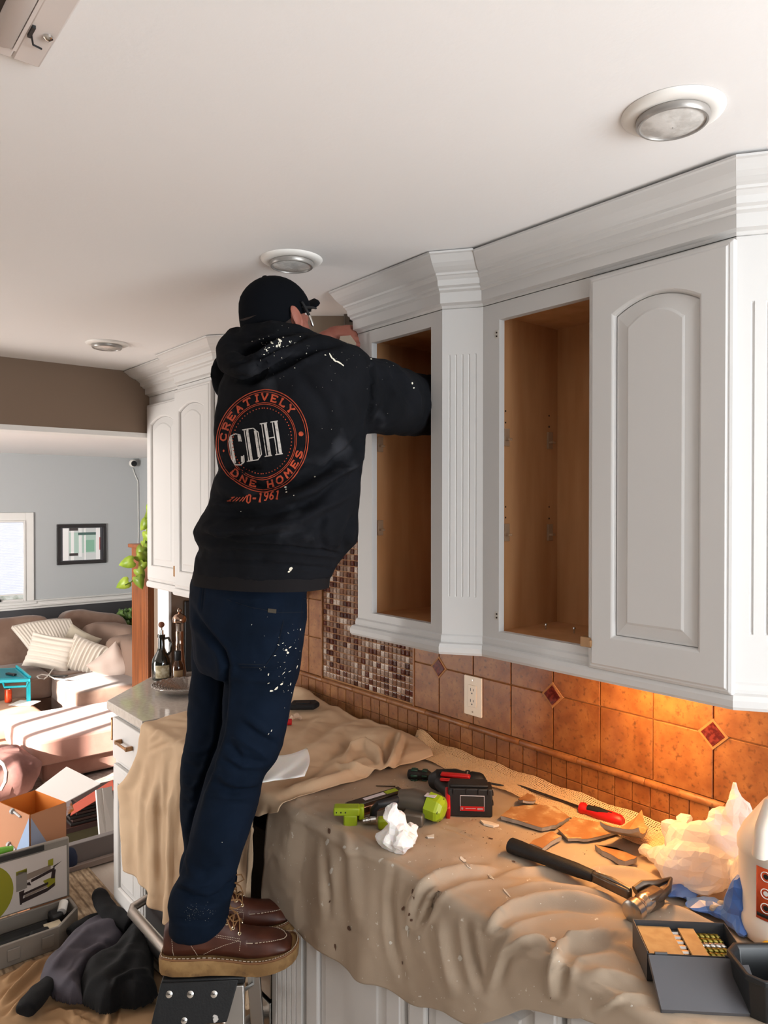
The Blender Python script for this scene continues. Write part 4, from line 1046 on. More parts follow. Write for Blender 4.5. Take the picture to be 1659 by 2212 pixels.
# stroke font: unit box 0..1, y down; slab serif added by short bars
GL = {'C': [[(.95, .25), (.8, .05), (.5, 0), (.2, .12), (.05, .5), (.2, .88), (.5, 1), (.8, .95), (.95, .75)]],
 'R': [[(.15, 1), (.15, 0)], [(.15, 0), (.65, 0), (.88, .12), (.88, .38), (.65, .5), (.15, .5)], [(.5, .5), (.9, 1)], [(0, 1), (.3, 1)], [(.75, 1), (1, 1)], [(0, 0), (.2, 0)]],
 'E': [[(.15, 0), (.15, 1)], [(0, 0), (.9, 0), (.9, .2)], [(.15, .5), (.65, .5)], [(.65, .38), (.65, .62)], [(0, 1), (.9, 1), (.9, .8)]],
 'A': [[(.1, 1), (.5, 0), (.9, 1)], [(.25, .66), (.75, .66)], [(0, 1), (.25, 1)], [(.75, 1), (1, 1)]],
 'T': [[(.5, 0), (.5, 1)], [(.05, .22), (.05, 0), (.95, 0), (.95, .22)], [(.3, 1), (.7, 1)]],
 'I': [[(.5, 0), (.5, 1)], [(.25, 0), (.75, 0)], [(.25, 1), (.75, 1)]],
 'V': [[(.1, 0), (.5, 1), (.9, 0)], [(0, 0), (.28, 0)], [(.72, 0), (1, 0)]],
 'L': [[(.2, 0), (.2, 1)], [(.05, 0), (.4, 0)], [(.05, 1), (.9, 1), (.9, .75)]],
 'Y': [[(.1, 0), (.5, .5), (.9, 0)], [(.5, .5), (.5, 1)], [(0, 0), (.28, 0)], [(.72, 0), (1, 0)], [(.3, 1), (.7, 1)]],
 'N': [[(.12, 1), (.12, 0), (.88, 1), (.88, 0)], [(0, 1), (.28, 1)], [(.7, 0), (1, 0)], [(0, 0), (.15, 0)]],
 'O': [[(.5, 0), (.15, .15), (.03, .5), (.15, .85), (.5, 1), (.85, .85), (.97, .5), (.85, .15), (.5, 0)]],
 'H': [[(.15, 0), (.15, 1)], [(.85, 0), (.85, 1)], [(.15, .5), (.85, .5)], [(0, 0), (.3, 0)], [(.7, 0), (1, 0)], [(0, 1), (.3, 1)], [(.7, 1), (1, 1)]],
 'M': [[(.1, 1), (.12, 0), (.5, .75), (.88, 0), (.9, 1)], [(0, 1), (.25, 1)], [(.75, 1), (1, 1)]],
 'S': [[(.88, .25), (.8, .05), (.5, 0), (.15, .1), (.1, .32), (.5, .5), (.9, .68), (.85, .92), (.5, 1), (.15, .95), (.1, .75)]],
 'D': [[(.15, 0), (.15, 1)], [(0, 0), (.6, 0), (.92, .25), (.92, .75), (.6, 1), (0, 1)]],
 '1': [[(.25, .18), (.55, 0), (.55, 1)], [(.3, 1), (.8, 1)]], '0': [[(.5, 0), (.15, .2), (.12, .8), (.5, 1), (.88, .8), (.85, .2), (.5, 0)]],
 '9': [[(.85, .4), (.5, .55), (.15, .4), (.15, .12), (.5, 0), (.85, .12), (.85, .6), (.6, 1), (.2, .97)]],
 '6': [[(.8, .03), (.4, .1), (.15, .5), (.15, .85), (.5, 1), (.85, .85), (.85, .6), (.5, .45), (.15, .6)]], '-': [[(.1, .55), (.9, .55)]], '2': [[(.1, .2), (.5, 0), (.9, .2), (.1, 1), (.95, 1)]], '5': [[(.9, 0), (.2, 0), (.15, .45), (.6, .4), (.9, .7), (.5, 1), (.1, .9)]]}
# the print: circle centre and axes in the photograph (slightly squeezed and tilted)
def LM(u, v):   # logo units: unit circle = outer ring; v down
    x = 567+99*u+3*v+(6*v*v if u < 0 else 0); y = 953+111*v-9*u
    if v > 0.55 and u < 0: y += 10*(v-0.55)*u; x += 12*(v-.55)*(-u)
    return (x, y)
M_or = mat('orange print ink', '#b8492a', 0.85, c2='#8f3a24', scale=90, mixlo=0.45, mixhi=0.7)
M_wh = mat('white print ink', '#c9c3bd', 0.85, c2='#8d8883', scale=160, mixlo=0.55, mixhi=0.7)
og = MB()
for r_, w_ in ((1.0, 1.9), (0.955, 1.2), (0.745, 1.2), (0.715, 1.2)):
    decal_stroke(og, bv_h, [LM(r_*math.cos(t), r_*math.sin(t)) for t in [2*math.pi*k/72 for k in range(73)]], w_, 4)
for k in range(60):
    t = 2*math.pi*k/60; x, y = LM(0.64*math.cos(t), 0.64*math.sin(t)); blob(og, bv_h, x, y, 1.35, 1.35, rn=None)
def arc_text(s, a0, a1, r0, r1, cw, up=True, w=3.6):
    n = len(s)
    for i, ch in enumerate(s):
        if ch == ' ': continue
        a = math.radians(a0+(a1-a0)*i/(n-1))
        for st in GL[ch]:
            pts = []
            for gx, gy in st:
                r = (r1+(r0-r1)*gy) if up else (r0+(r1-r0)*gy)      # up: glyph top outward
                aa = a+(gx-0.5)*cw*(1 if up else -1)
                pts.append(LM(r*math.cos(aa), r*math.sin(aa)))
            decal_stroke(og, bv_h, pts, w, 2.0, 0.0013)
arc_text('CREATIVELY', -170, -42, 0.79, 0.915, 0.175)
arc_text('DINE HOMES'.replace('I', 'I')[0:1]+'NE HOMES', 138, 22, 0.79, 0.915, 0.175, up=False)
for t, rr in ((-5, 5.2), (172, 2.6)):
    x, y = LM(0.85*math.cos(math.radians(t)), 0.85*math.sin(math.radians(t))); blob(og, bv_h, x, y, rr if t < 90 else 2.0, rr, n=16, rn=None)
def line_text(s, x0, y0, dx, dy, w, h, slant, lw, mbx):
    for i, ch in enumerate(s):
        if ch == ' ': continue
        for st in GL[ch]:
            decal_stroke(mbx, bv_h, [(x0+dx*i+gx*w-slant*(gy-1)*h*0.3, y0+dy*i+gy*h) for gx, gy in st], lw, 2.0, 0.0013)
line_text('0-1961', 532, 1069, 12.3, -1.6, 9.5, 17, 0.5, 3.0, og)
for k, (xa, ya, xb, yb) in enumerate(((494, 1083, 506, 1073), (503, 1083, 514, 1074), (510, 1083, 520, 1074), (518, 1083, 527, 1074), (524, 1083, 534, 1071), (491, 1083, 500, 1082), (500, 1074, 508, 1073))):
    decal_stroke(og, bv_h, [(xa, ya), (xb, yb)], 2.0, 3)
og.build('back_print', M_or, hoodie, world=True)
wp = MB()
def big(strokes_, x0, y0, w, h):
    for pts, lw in strokes_:
        decal_stroke(wp, bv_h, [(x0+gx*w+gy*h*0.15, y0+gy*h-gx*w*0.17) for gx, gy in pts], lw, 2.5, 0.0014)
cdh = {'C': [([(.95, .28), (.93, .06), (.6, 0), (.2, .04), (.03, .2), (.03, .8), (.2, .97), (.6, 1), (.93, .94), (.97, .72)], 2.2), ([(.2, .06), (.2, .94)], 5.4), ([(.8, .06), (.82, .26)], 4.6), ([(.84, .74), (.78, .94)], 4.6)],
       'D': [([(.0, 0), (.7, 0), (.97, .15), (.97, .85), (.7, 1), (.0, 1)], 2.2), ([(.12, 0), (.12, 1)], 1.8), ([(.3, 0), (.3, 1)], 5.8), ([(.8, .08), (.8, .92)], 5.6)],
       'H': [([(.0, 0), (.42, 0)], 2.2), ([(.0, 1), (.42, 1)], 2.2), ([(.6, 0), (1.02, 0)], 2.2), ([(.6, 1), (1.02, 1)], 2.2), ([(.1, 0), (.1, 1)], 1.8), ([(.3, 0), (.3, 1)], 6.4), ([(.7, 0), (.7, 1)], 1.8), ([(.9, 0), (.9, 1)], 6.4), ([(.3, .47), (.7, .47)], 2.4)]}
big(cdh['C'], 493, 940, 28, 66); big(cdh['D'], 524, 929, 34, 68); big(cdh['H'], 562, 916, 38, 70)
wp.build('print_initials', M_wh, hoodie, world=True)
# paint flecks and plaster smears
M_pf = mat('dried cream paint', '#dcd6c4', 0.7)
rn = random.Random(11)
fl = MB()
for x, y, a, b, t in ((605, 736, 5, 3, .6), (603, 743, 6, 3.5, 1.4), (600, 733, 3, 2, 0), (588, 742, 2.5, 1.5, 0), (625, 738, 2.2, 1.3, 1), (581, 751, 2, 1.3, 0), (575, 756, 3, 1.5, 1), (612, 730, 2, 1, 0), (648, 728, 1.5, 1, 0), (570, 765, 2.4, 1.2, 0), (597, 748, 2, 2.6, 0),
    (703, 767, 2.3, 1.5, 0), (715, 770, 2, 8, -.5), (722, 778, 2, 8, -.6), (733, 784, 8, 2, .5), (740, 789, 4, 1.4, .6), (637, 795, 1.4, 1.2, 0), (801, 776, 3, 1.6, .4), (662, 763, 1.3, 1.8, 0), (681, 1031, 1.8, 1.8, 0), (617, 1052, 3.2, 1.8, .3), (618, 1058, 1.4, 1.4, 0), (619, 1064, 2.4, 1.6, -.3), (635, 1071, 1.2, 1, 0),
    (628, 1229, 5, 3.6, -1), (624, 1234, 3, 2.5, 0), (521, 1104, 1.2, 1, 0), (535, 674, 0.1, .1, 0), (890, 828, 2, 2.5, 0), (893, 838, 2, 1.5, 0)):
    blob(fl, bv_h, x, y, a, b, t, rn=rn)
for k in range(70): blob(fl, bv_h, rn.uniform(560, 850), rn.gauss(760, 40) if k < 45 else rn.uniform(740, 1000), rn.uniform(.25, .7), rn.uniform(.25, .6), rn=rn, n=5)
for k in range(30): blob(fl, bv_h, rn.gauss(590, 25), rn.gauss(745, 12), rn.uniform(.7, 1.6), rn.uniform(.5, 1.1), rn=rn, n=6)
fl.build('paint_flecks', M_pf, hoodie, world=True)['kind'] = 'stuff'
fj = MB()
for x, y, a, b, t in ((618, 1404, 5, 4, 0), (621, 1409, 4, 5, 0), (626, 1398, 6, 1.6, -.6), (602, 1393, 4, 2, .8), (611, 1389, 3, 1.5, -.6), (586, 1492, 6, 3.5, 0), (597, 1486, 9, 3.5, -.7), (608, 1477, 6, 3, -.8), (580, 1458, 2, 5, .2), (594, 1416, 4, 1.2, -.4), (612, 1454, 7, 1.2, -.8), (625, 1450, 5, 1, -.6), (648, 1360, 1.4, 5, .2), (627, 1477, 1.4, 6, .3), (641, 1440, 1.2, 8, .3),
    (580, 1475, 5, 1.5, -.4), (638, 1400, 2, 2, 0), (586, 1578, 1.2, 5, .4), (580, 1585, 1, 4, .6), (480, 1819, 1.3, 1.3, 0), (571, 1440, 1.4, 1.4, 0), (544, 1349, 1, 3, .8)):
    blob(fj, bv_j, x, y, a*.72, b*.62, t, rn=rn)
for k in range(40): blob(fj, bv_j, rn.gauss(612, 22), rn.gauss(1430, 50), rn.uniform(.25, .6), rn.uniform(.4, 1.5), rn.uniform(-.5, 1), rn=rn, n=5)
for k in range(60): blob(fj, bv_j, rn.gauss(415, 12) if k < 40 else rn.gauss(450, 7), rn.gauss(1970, 8), rn.uniform(.2, .5), rn.uniform(.2, .5), rn=rn, n=5)
fj.build('paint_flecks', M_pf, jeans, world=True)['kind'] = 'stuff'
pk = MB()
for p_ in ([(490, 1295), (540, 1312), (600, 1323), (655, 1322)], [(575, 1436), (515, 1434)], [(577, 1442), (520, 1440)], [(574, 1437), (600, 1400), (612, 1340)], [(441, 1255), (436, 1290), (434, 1320)], [(656, 1293), (662, 1294)]):
    decal_stroke(pk, bv_j, p_, 1.1, 3)
pk.build('pocket_stitching', mat('navy thread', '#060b14', 0.9), jeans, world=True)
lb = MB(); decal_poly(lb, bv_j, [(579, 1314), (597, 1316), (596, 1325), (578, 1323)]); lb.build('label', mat('worn label', '#3c3428', 0.8), jeans, world=True)

# ---- boots
M_lea = mat('brown leather', '#4f2719', 0.45, c2='#421f14', scale=14, bump=0.15, bscale=120, bdist=0.0008, c3='#5f3424', s3=10, lo3=.55, hi3=.8)
M_crepe = mat('crepe sole', '#98764a', 0.75, c2='#7c5c36', scale=22, bump=0.5, bscale=45, bdist=0.002, c3='#5c432a', s3=40, lo3=.6, hi3=.75)
M_thr = mat('cream thread', '#cdbba4', 0.8); M_lace = mat('tan rawhide lace', '#8a623c', 0.7); M_eye = mat('brass eyelet', '#d8c7a4', 0.25, 0.9)
PLAN = [(0.0, .016), (.006, .026), (.03, .035), (.07, .0375), (.12, .036), (.16, .039), (.20, .045), (.235, .050), (.265, .051), (.288, .047), (.304, .038), (.313, .025), (.317, .010)]
def planhw(x):
    xs = [p[0] for p in PLAN]; return float(np.interp(x, xs, [p[1] for p in PLAN]))
def solez(x): return (0.040 if x < .1 else 0.040-0.008*min(1, (x-.1)/.1)) + (max(0, x-.21)/.1)**1.6*0.020
def solebot(x): return (max(0, x-.215)/.1)**1.5*0.024
def make_boot(base, ux, label=None, sx=1.0):
    """base: heel point on the tread; ux: unit direction heel to toe"""
    ux = Vector(ux).normalized(); uy = UP.cross(ux).normalized()
    M = frame_M(base, ux, uy, UP)
    w = lambda mb: (setattr(mb, 'v', [tuple(M@Vector((v[0]*sx, v[1]*sx, v[2]*sx))) for v in mb.v]), mb)[1]
    # upper
    up = MB(); rs = []
    tops = [(.004, .105), (.02, .118), (.05, .128), (.09, .137), (.12, .134), (.145, .120), (.17, .104), (.195, .092), (.22, .086), (.25, .082), (.275, .076), (.295, .066), (.306, .054)]
    for x, t in tops:
        hw_ = planhw(x)-.004; z0 = solez(x)-.006; z1 = t; ring = []
        tw = 0.68 if x > .19 else (0.55+0.10*abs(x-.1)/.1)   # width at the top
        for k in range(28):
            a = 2*math.pi*k/28; c, s_ = math.cos(a), math.sin(a)
            pz = 2.6; q = (abs(c)**pz+abs(s_)**pz)**(-1/pz)
            y = c*q; z = s_*q
            zz = (z+1)/2; wid = 1.0 if zz < .35 else 1.0-(1-tw)*((zz-.35)/.65)**1.4
            ring.append((x, hw_*y*wid, z0+(z1-z0)*zz))
        rs.append(ring)
    up.rings(rs)
    sh = MB(); rs = []
    for z, x0, x1, hw_ in ((.06, .006, .15, .034), (.09, .010, .150, .035), (.115, .016, .142, .036), (.15, .028, .134, .036)):
        rs.append([((x0+x1)/2+(x1-x0)/2*math.cos(2*math.pi*k/24), hw_*math.sin(2*math.pi*k/24), z) for k in range(24)])
    sh.rings(rs)
    me = remesh([w(up), w(sh)], 0.0038, smooth=5)
    a = co_np(me); n_ = no_np(me)
    # moccasin seam: step where the apron meets the side
    Mi = M.inverted(); loc = np.array([tuple(Mi@Vector(p)) for p in a])/sx
    set_np(me, a+n_*(-0.0016*np.exp(-((np.abs(np.abs(loc[:, 1])-0.033*np.sqrt(np.clip(1-np.abs((loc[:, 0]-.20)/.092)**3.4, 0, 1)))/.0022)**2))*(loc[:, 0] > .2)*(loc[:, 2] > .065))[:, None])
    bt = put_mesh('boot', me, M_lea, man)
    bv = bvh_of(bt)
    def on(x, y, z=None, dirv=(0, 0, -1), lift=0.001):
        if z is None: o_ = Vector((x*sx, y*sx, 0.4)); d_ = Vector((0, 0, -1))
        else: o_ = Vector((x*sx, y*sx, z*sx)); d_ = Vector(dirv)
        wd_ = (M.to_3x3()@d_).normalized(); l, nn, i, dd = bv.ray_cast(M@o_, wd_)
        if l is None: return None
        if nn.dot(wd_) > 0: nn = -nn
        return l+nn*lift
    # sole with bumpy edge and welt
    so = MB(); top = []; bot = []; mid = []
    outl = [(x, h) for x, h in PLAN]+[(x, -h) for x, h in PLAN[::-1]]
    # denser outline
    oo = []
    for i in range(len(outl)):
        p, q = outl[i], outl[(i+1) % len(outl)]
        for k in range(4): oo.append((p[0]+(q[0]-p[0])*k/4, p[1]+(q[1]-p[1])*k/4))
    rs_ = []
    for zf, e in ((0, -.004), (.08, 0), (.5, .0015), (.9, .002), (1, .0005)):
        ring = []
        for i, (x, y) in enumerate(oo):
            l = math.hypot(x-.15, y*3) or 1; sc = 1+(e+.004)/max(.04, math.hypot(x-.15, y)); tooth = .0016*(1 if (i//2) % 2 else -1) if (zf == 0 and x > .19) else 0
            xx = .15+(x-.15)*sc; yy = y*(1+(e+.004)/.04)
            ring.append((xx, yy, solebot(x)+tooth+(solez(x)-solebot(x))*zf))
        rs_.append(ring)
    so.rings(rs_); w(so).build('sole', M_crepe, bt, world=True, smooth=True)
    we = MB(); ring = []
    we.tube([(.15+(x-.15)*1.012, y*1.08, solez(x)+.0015) for x, y in oo+oo[:1]], 0.0028, 6); w(we).build('welt', mat('leather welt', '#7a5232', .6), bt, world=True, smooth=True)
    # stitches on welt (side towards the room) and moccasin seam
    st = MB(); prev = None
    L_ = [(x, y) for x, y in oo if y < 0 or x > .29]
    for i in range(0, len(oo)-1):
        x, y = oo[i]; x2, y2 = oo[i+1]
        a_ = Vector((.15+(x-.15)*1.012, y*1.05, solez(x)+.005)); b_ = Vector((.15+(x2-.15)*1.012, y2*1.05, solez(x2)+.005))
        if (b_-a_).length > .002: st.tube([a_, a_.lerp(b_, .62)], .0008, 5)
    w(st)
    for k in range(40):
        t0 = -math.pi/2+math.pi*k/40; t1 = t0+math.pi/40*.6
        fq = lambda t: on(.20+.092*max(0, math.cos(t))**.59, .033*math.copysign(abs(math.sin(t)), math.sin(t))); p0, p1 = fq(t0), fq(t1)
        if p0 and p1: st.tube([p0, p1], .0009, 5)
    for ln in ([(.03, .045), (.028, .07), (.025, .10)], [(.085, .042), (.08, .06), (.065, .085), (.045, .11)], [(.10, .046), (.12, .058), (.15, .07), (.185, .078)], [(.185, .058), (.187, .078)], [(.08, .112), (.13, .092), (.186, .080)], [(.08, .108), (.13, .088), (.186, .076)]):
        for sgn in (-1, 1):
            for (x0, z0), (x1, z1) in zip(ln, ln[1:]):
                nn_ = max(2, int(math.hypot(x1-x0, z1-z0)/.004))
                for k in range(nn_):
                    f0, f1 = k/nn_, (k+.6)/nn_
                    p0 = on(x0+(x1-x0)*f0, .12*sgn, z0+(z1-z0)*f0, (0, -sgn, 0)); p1 = on(x0+(x1-x0)*f1, .12*sgn, z0+(z1-z0)*f1, (0, -sgn, 0))
                    if p0 and p1 and (p0-p1).length < .01: st.tube([p0, p1], .0006, 4)
    so_ = st.build('stitching', M_thr, bt, world=True); so_['kind'] = 'stuff'
    # eyelets and laces
    eys = []
    for k in range(5):
        x = .183-.0155*k; z = .088+.0105*k; pr = []
        for sgn in (-1, 1):
            p = on(x, .12*sgn, z+0.001, (0, -sgn, 0), .0008)
            if p is None: continue
            nrm = (M.to_3x3()@Vector((.1, sgn*.8, .5))).normalized()
            u = nrm.orthogonal().normalized(); v_ = nrm.cross(u)
            MB().tube([p+(u*math.cos(t)+v_*math.sin(t))*.0034 for t in [2*math.pi*j/12 for j in range(13)]], .0013, 6).build('eyelet', M_eye, bt, world=True, smooth=True)
            pr.append(p)
        eys.append(pr)
    la = MB()
    for k in range(4):
        if len(eys[k]) == 2 and len(eys[k+1]) == 2:
            for a_, b_ in ((eys[k][0], eys[k+1][1]), (eys[k][1], eys[k+1][0])):
                m_ = (a_+b_)/2+UP*.016+ux*.006
                la.tube([a_, a_.lerp(m_, .6)+UP*.005, m_, m_.lerp(b_, .4)+UP*.005, b_], .0017, 7)
    if len(eys[4]) == 2:
        c_ = (eys[4][0]+eys[4][1])/2+UP*.008+ux*.014
        for sgn in (-1, 1):
            la.tube([c_, c_+ux*.02+uy*sgn*.015+UP*.012, c_+ux*.045+uy*sgn*.03+UP*.004, c_+ux*.052+uy*sgn*.034-UP*.012, c_+ux*.035+uy*sgn*.03-UP*.018, c_+ux*.012+uy*sgn*.012-UP*.002], .0018, 7)
            la.tube([c_, c_+ux*.018+uy*sgn*.03-UP*.006, c_+ux*.032+uy*sgn*.037-UP*.035], .0018, 7)
    la.build('lace', M_lace, bt, world=True, smooth=True)
    if label: bt['label'] = label
    return bt
TREAD = 0.575
h1 = P(352, 2076, Z=TREAD+.02); t1_ = P(640, 2046, Z=TREAD+.04); h1.z = t1_.z = TREAD
u1 = (t1_-h1); L1_ = u1.length; print('boot length', L1_, h1, t1_)
make_boot(h1+Vector((0, 0, .001)), u1, sx=L1_/0.316)
t2_ = P(637, 1980, Z=TREAD+.04); t2_.z = TREAD
u2 = u1.normalized(); u2 = Matrix.Rotation(math.radians(4), 3, 'Z')@u2
make_boot(t2_-u2*L1_*1.0+Vector((0, 0, .001)), u2, sx=L1_/0.316)
BOOT_U = u1.normalized(); BOOT_H = h1.copy()
# ================================================================ DROP CLOTHS
def cloth_mat(name, c, c2, spots):
    return mat(name, c, 0.95, c2=c2, scale=3.5, detail=6, mixlo=.35, mixhi=.7, bump=0.35, bscale=700, bdist=0.0008, c3=spots, s3=55, lo3=.70, hi3=.74)
M_clA = cloth_mat('stained canvas', '#a3907c', '#b29f8a', '#cdc4b6')
M_clB = cloth_mat('tan canvas', '#ccb091', '#c0a283', '#ceb294')
def path_point(s, x0, xf, z0, zlow, r=0.022):
    """walk from the wall side x0 across the top (height z0), over the front edge xf and down to zlow"""
    top = x0-xf-r
    if s < top: return x0-s, z0, 0.0
    arc = r*math.pi/2
    if s < top+arc:
        a = (s-top)/r; return xf+r-r*math.sin(a), z0-r+r*math.cos(a), 0.0
    return xf, z0-r-(s-top-arc), (s-top-arc)
def path_len(x0, xf, z0, zlow, r=0.022): return (x0-xf-r)+r*math.pi/2+(z0-r-zlow)
ZT_ = ZC+0.006
def fbm(x, y, s, seed=0): return noise.fractal(Vector((x*s+seed, y*s, seed*0.7)), 1.0, 2.0, 3)
def hemA(y):
    ys = [-.2, .45, .74, .87, 1.0, 1.13, 1.3, 1.5, 1.65, 1.78]; zs = [.87, .865, .862, .80, .715, .675, .635, .622, .628, .64]
    return float(np.interp(y, ys, zs))
NU, NV = 230, 190
def fnA(u, v):
    y = 0.16+(yR0-0.008-0.16)*u
    x0 = 1.600+0.012*math.sin(y*19)+0.01*math.sin(y*7); xf = XCF-0.006; zl = hemA(y)+0.006*math.sin(y*31)
    s = v*path_len(x0, xf, ZT_, zl)
    x, z, h = path_point(s, x0, xf, ZT_, zl)
    n1 = fbm(x, y, 6, 3)*0.004+fbm(x, y, 16, 8)*0.0015
    if h == 0 and x > XCF+0.03: z += max(0, n1)*1.0+0.001
    f = min(1, h/0.12)
    fold = 0.5+0.5*math.sin(y*26+1.5*math.sin(y*9))
    x -= f*(0.010+0.016*fold*(0.6+0.4*math.sin(y*5+1)))+0.002*f*fbm(y, z, 9, 2)
    y2 = y+0.006*math.sin(z*22)*f
    return (x, y2, z)
mb = MB().grid(fnA, NU, NV)
me = bpy.data.meshes.new('drop_cloth'); me.from_pydata([tuple(v) for v in mb.v], [], mb.f); me.update()
def ensure_out(me):
    n = no_np(me); a = co_np(me); v = CMv-a
    if ((n*v).sum(1) > 0).mean() < 0.5: me.flip_normals(); me.update()
ensure_out(me)
strokes(me, [
    ([(905, 2005), (918, 1985), (935, 1945), (955, 1920), (1000, 1900), (1060, 1890), (1120, 1884)], 9, -0.016),
    ([(880, 2000), (893, 1950), (912, 1915), (945, 1893), (1000, 1880), (1060, 1872)], 12, 0.016),
    ([(1055, 2010), (1070, 1985), (1100, 1966), (1150, 1952), (1210, 1946), (1275, 1950), (1334, 1958)], 11, 0.022),
    ([(1075, 2010), (1110, 1985), (1160, 1970), (1220, 1964), (1300, 1972)], 9, -0.016),
    ([(1190, 2150), (1196, 2100), (1206, 2055), (1228, 2035), (1262, 2037), (1313, 2026), (1352, 2015)], 11, 0.024),
    ([(1215, 2150), (1222, 2090), (1240, 2060), (1275, 2055), (1330, 2050), (1375, 2075)], 10, -0.014),
    ([(1090, 2060), (1120, 2035), (1160, 2030), (1200, 2045)], 14, 0.016), ([(1060, 2130), (1085, 2060), (1110, 2010)], 12, 0.012),
    ([(1258, 1892), (1300, 1882), (1370, 1886), (1432, 1908)], 10, 0.014), ([(1260, 1910), (1320, 1903), (1400, 1915)], 7, -0.008),
    ([(1040, 1896), (1110, 1884), (1170, 1879), (1230, 1893)], 8, 0.010), ([(1090, 1925), (1170, 1915), (1260, 1925), (1330, 1940)], 9, 0.012),
    ([(1140, 1940), (1200, 1930), (1270, 1938)], 5, -0.007), ([(1080, 1950), (1120, 1938), (1160, 1925)], 6, -0.006),
    ([(740, 1790), (760, 1850), (765, 1930), (770, 2000)], 15, 0.008), ([(850, 1880), (846, 1950), (850, 2030), (870, 2110)], 13, -0.012), ([(700, 1830), (705, 1900), (712, 1980)], 12, -0.008),
    ([(950, 1990), (960, 2060), (980, 2140)], 16, 0.012), ([(1010, 1990), (1020, 2060), (1040, 2140)], 13, -0.013), ([(1400, 2130), (1330, 2110), (1270, 2100)], 16, 0.012), ([(1290, 2180), (1350, 2150), (1420, 2160)], 12, 0.010),
    ([(940, 1780), (985, 1795), (1030, 1815)], 4, -0.003), ([(1148, 1712), (1175, 1697), (1210, 1706), (1250, 1740)], 7, 0.020), ([(1165, 1722), (1195, 1716), (1225, 1735)], 6, -0.006),
    ([(1430, 1960), (1500, 1985), (1570, 2020)], 12, 0.012), ([(620, 1760), (680, 1790), (760, 1840), (900, 1885)], 10, 0.004)], kw=.68)
vnoise(me, 11, .004, 2.0); vnoise(me, 27, .0018, 7.0)
a = co_np(me); a[:, 2] = np.where(a[:, 0] > XCF+0.004, np.maximum(a[:, 2], ZC+0.0015), a[:, 2]); set_np(me, a)
clA = bpy.data.objects.new('drop_cloth', me); col.objects.link(clA); me.materials.append(M_clA); shade(me, 3.2)
tag(clA, 'paint-spotted canvas drop cloth over the near worktop, tools lying on it', 'drop cloth')
md = clA.modifiers.new('solid', 'SOLIDIFY'); md.thickness = 0.0014; md.offset = -1
bvA = bvh_of(clA)

def fnB(u, v):
    y = 1.672+(2.615-1.672)*u
    x0 = 1.645-0.06*max(0, (1.86-y)/0.19)**2; xf = XCF-0.030; zl = 0.345+0.015*math.sin(y*13)
    z0 = ZT_+0.008
    s = v*path_len(x0, xf, z0, zl)
    x, z, h = path_point(s, x0, xf, z0, zl)
    if h == 0:
        top = min(1, max(0, (x-XCF-0.02)/0.08))
        z += top*(0.010+0.012*abs(fbm(x, y, 4, 5)))+0.032*math.exp(-((x-1.55)/.09)**2)*math.exp(-((y-1.88)/.10)**2)+0.05*math.exp(-((x-1.62)/.06)**2)*math.exp(-((y-2.5)/.15)**2)
        z -= 0.010*top*max(0, 1-(y-1.672)/0.03)
        if y > 2.55: z -= 0.006*(y-2.55)/0.065*top
    f = min(1, h/0.25)
    fold = math.sin(y*34+2.2*math.sin(y*11))+0.5*math.sin(y*61)
    x -= f*(0.008+0.012*(fold+1))*0.9
    k = (y-2.1)/0.5
    y += f*f*0.14*max(0, k)+0.02*f*math.sin(z*9+y*8)
    y -= 0.0
    # the right-hand edge hangs only over the range, clear of the near cloth
    if h > 0: y = y+max(0, 1.80-y)*min(1, h/0.05)*0.98 if y < 1.80 else y
    return (x, y, z)
mb = MB().grid(fnB, 170, 210)
me = bpy.data.meshes.new('drop_cloth'); me.from_pydata([tuple(v) for v in mb.v], [], mb.f); me.update(); ensure_out(me)
strokes(me, [
    ([(600, 1715), (640, 1700), (690, 1690), (750, 1668), (800, 1650)], 10, 0.012), ([(610, 1735), (680, 1712), (760, 1695), (812, 1672)], 5, 0.004),
    ([(620, 1660), (680, 1620), (740, 1580), (800, 1555)], 14, 0.014), ([(640, 1690), (700, 1650), (760, 1600)], 10, -0.008), ([(640, 1600), (690, 1560), (740, 1530)], 12, 0.010),
    ([(725, 1650), (770, 1662), (826, 1668)], 5, 0.016), ([(745, 1645), (760, 1615), (790, 1605), (815, 1625), (826, 1655)], 8, 0.022), ([(760, 1635), (790, 1628), (812, 1640)], 6, -0.010),
    ([(866, 1580), (862, 1610), (850, 1640), (832, 1664)], 7, 0.020), ([(848, 1590), (840, 1620), (825, 1648)], 8, -0.010), ([(700, 1520), (780, 1548), (865, 1576)], 6, 0.008),
    ([(322, 1600), (345, 1580), (405, 1575)], 6, 0.006), ([(320, 1625), (360, 1605), (402, 1592)], 6, -0.006), ([(325, 1560), (360, 1558), (405, 1560)], 4, 0.004),
    ([(340, 1640), (342, 1740), (344, 1850), (345, 1920)], 8, -0.007), ([(372, 1650), (368, 1760), (366, 1860), (365, 1940)], 6, 0.008), ([(310, 1680), (302, 1780), (296, 1880)], 8, 0.006), ([(390, 1640), (388, 1740), (384, 1850)], 6, -0.006),
    ([(560, 1760), (545, 1830), (535, 1900)], 8, 0.012), ([(578, 1745), (560, 1820), (552, 1900)], 6, -0.012)], kw=.8)
vnoise(me, 13, .005, 5.0); vnoise(me, 30, .0018, 9.0)
a = co_np(me); a[:, 2] = np.where((a[:, 0] > XCF+0.004), np.maximum(a[:, 2], np.where(a[:, 1] < yR0+.02, ZT_+0.004, ZC+0.002)), a[:, 2]); set_np(me, a)
clB = bpy.data.objects.new('drop_cloth', me); col.objects.link(clB); me.materials.append(M_clB); shade(me, 3.2)
tag(clB, 'tan canvas drop cloth draped over the range behind the worker', 'drop cloth')
md = clB.modifiers.new('solid', 'SOLIDIFY'); md.thickness = 0.0014; md.offset = -1
bvB = bvh_of(clB)
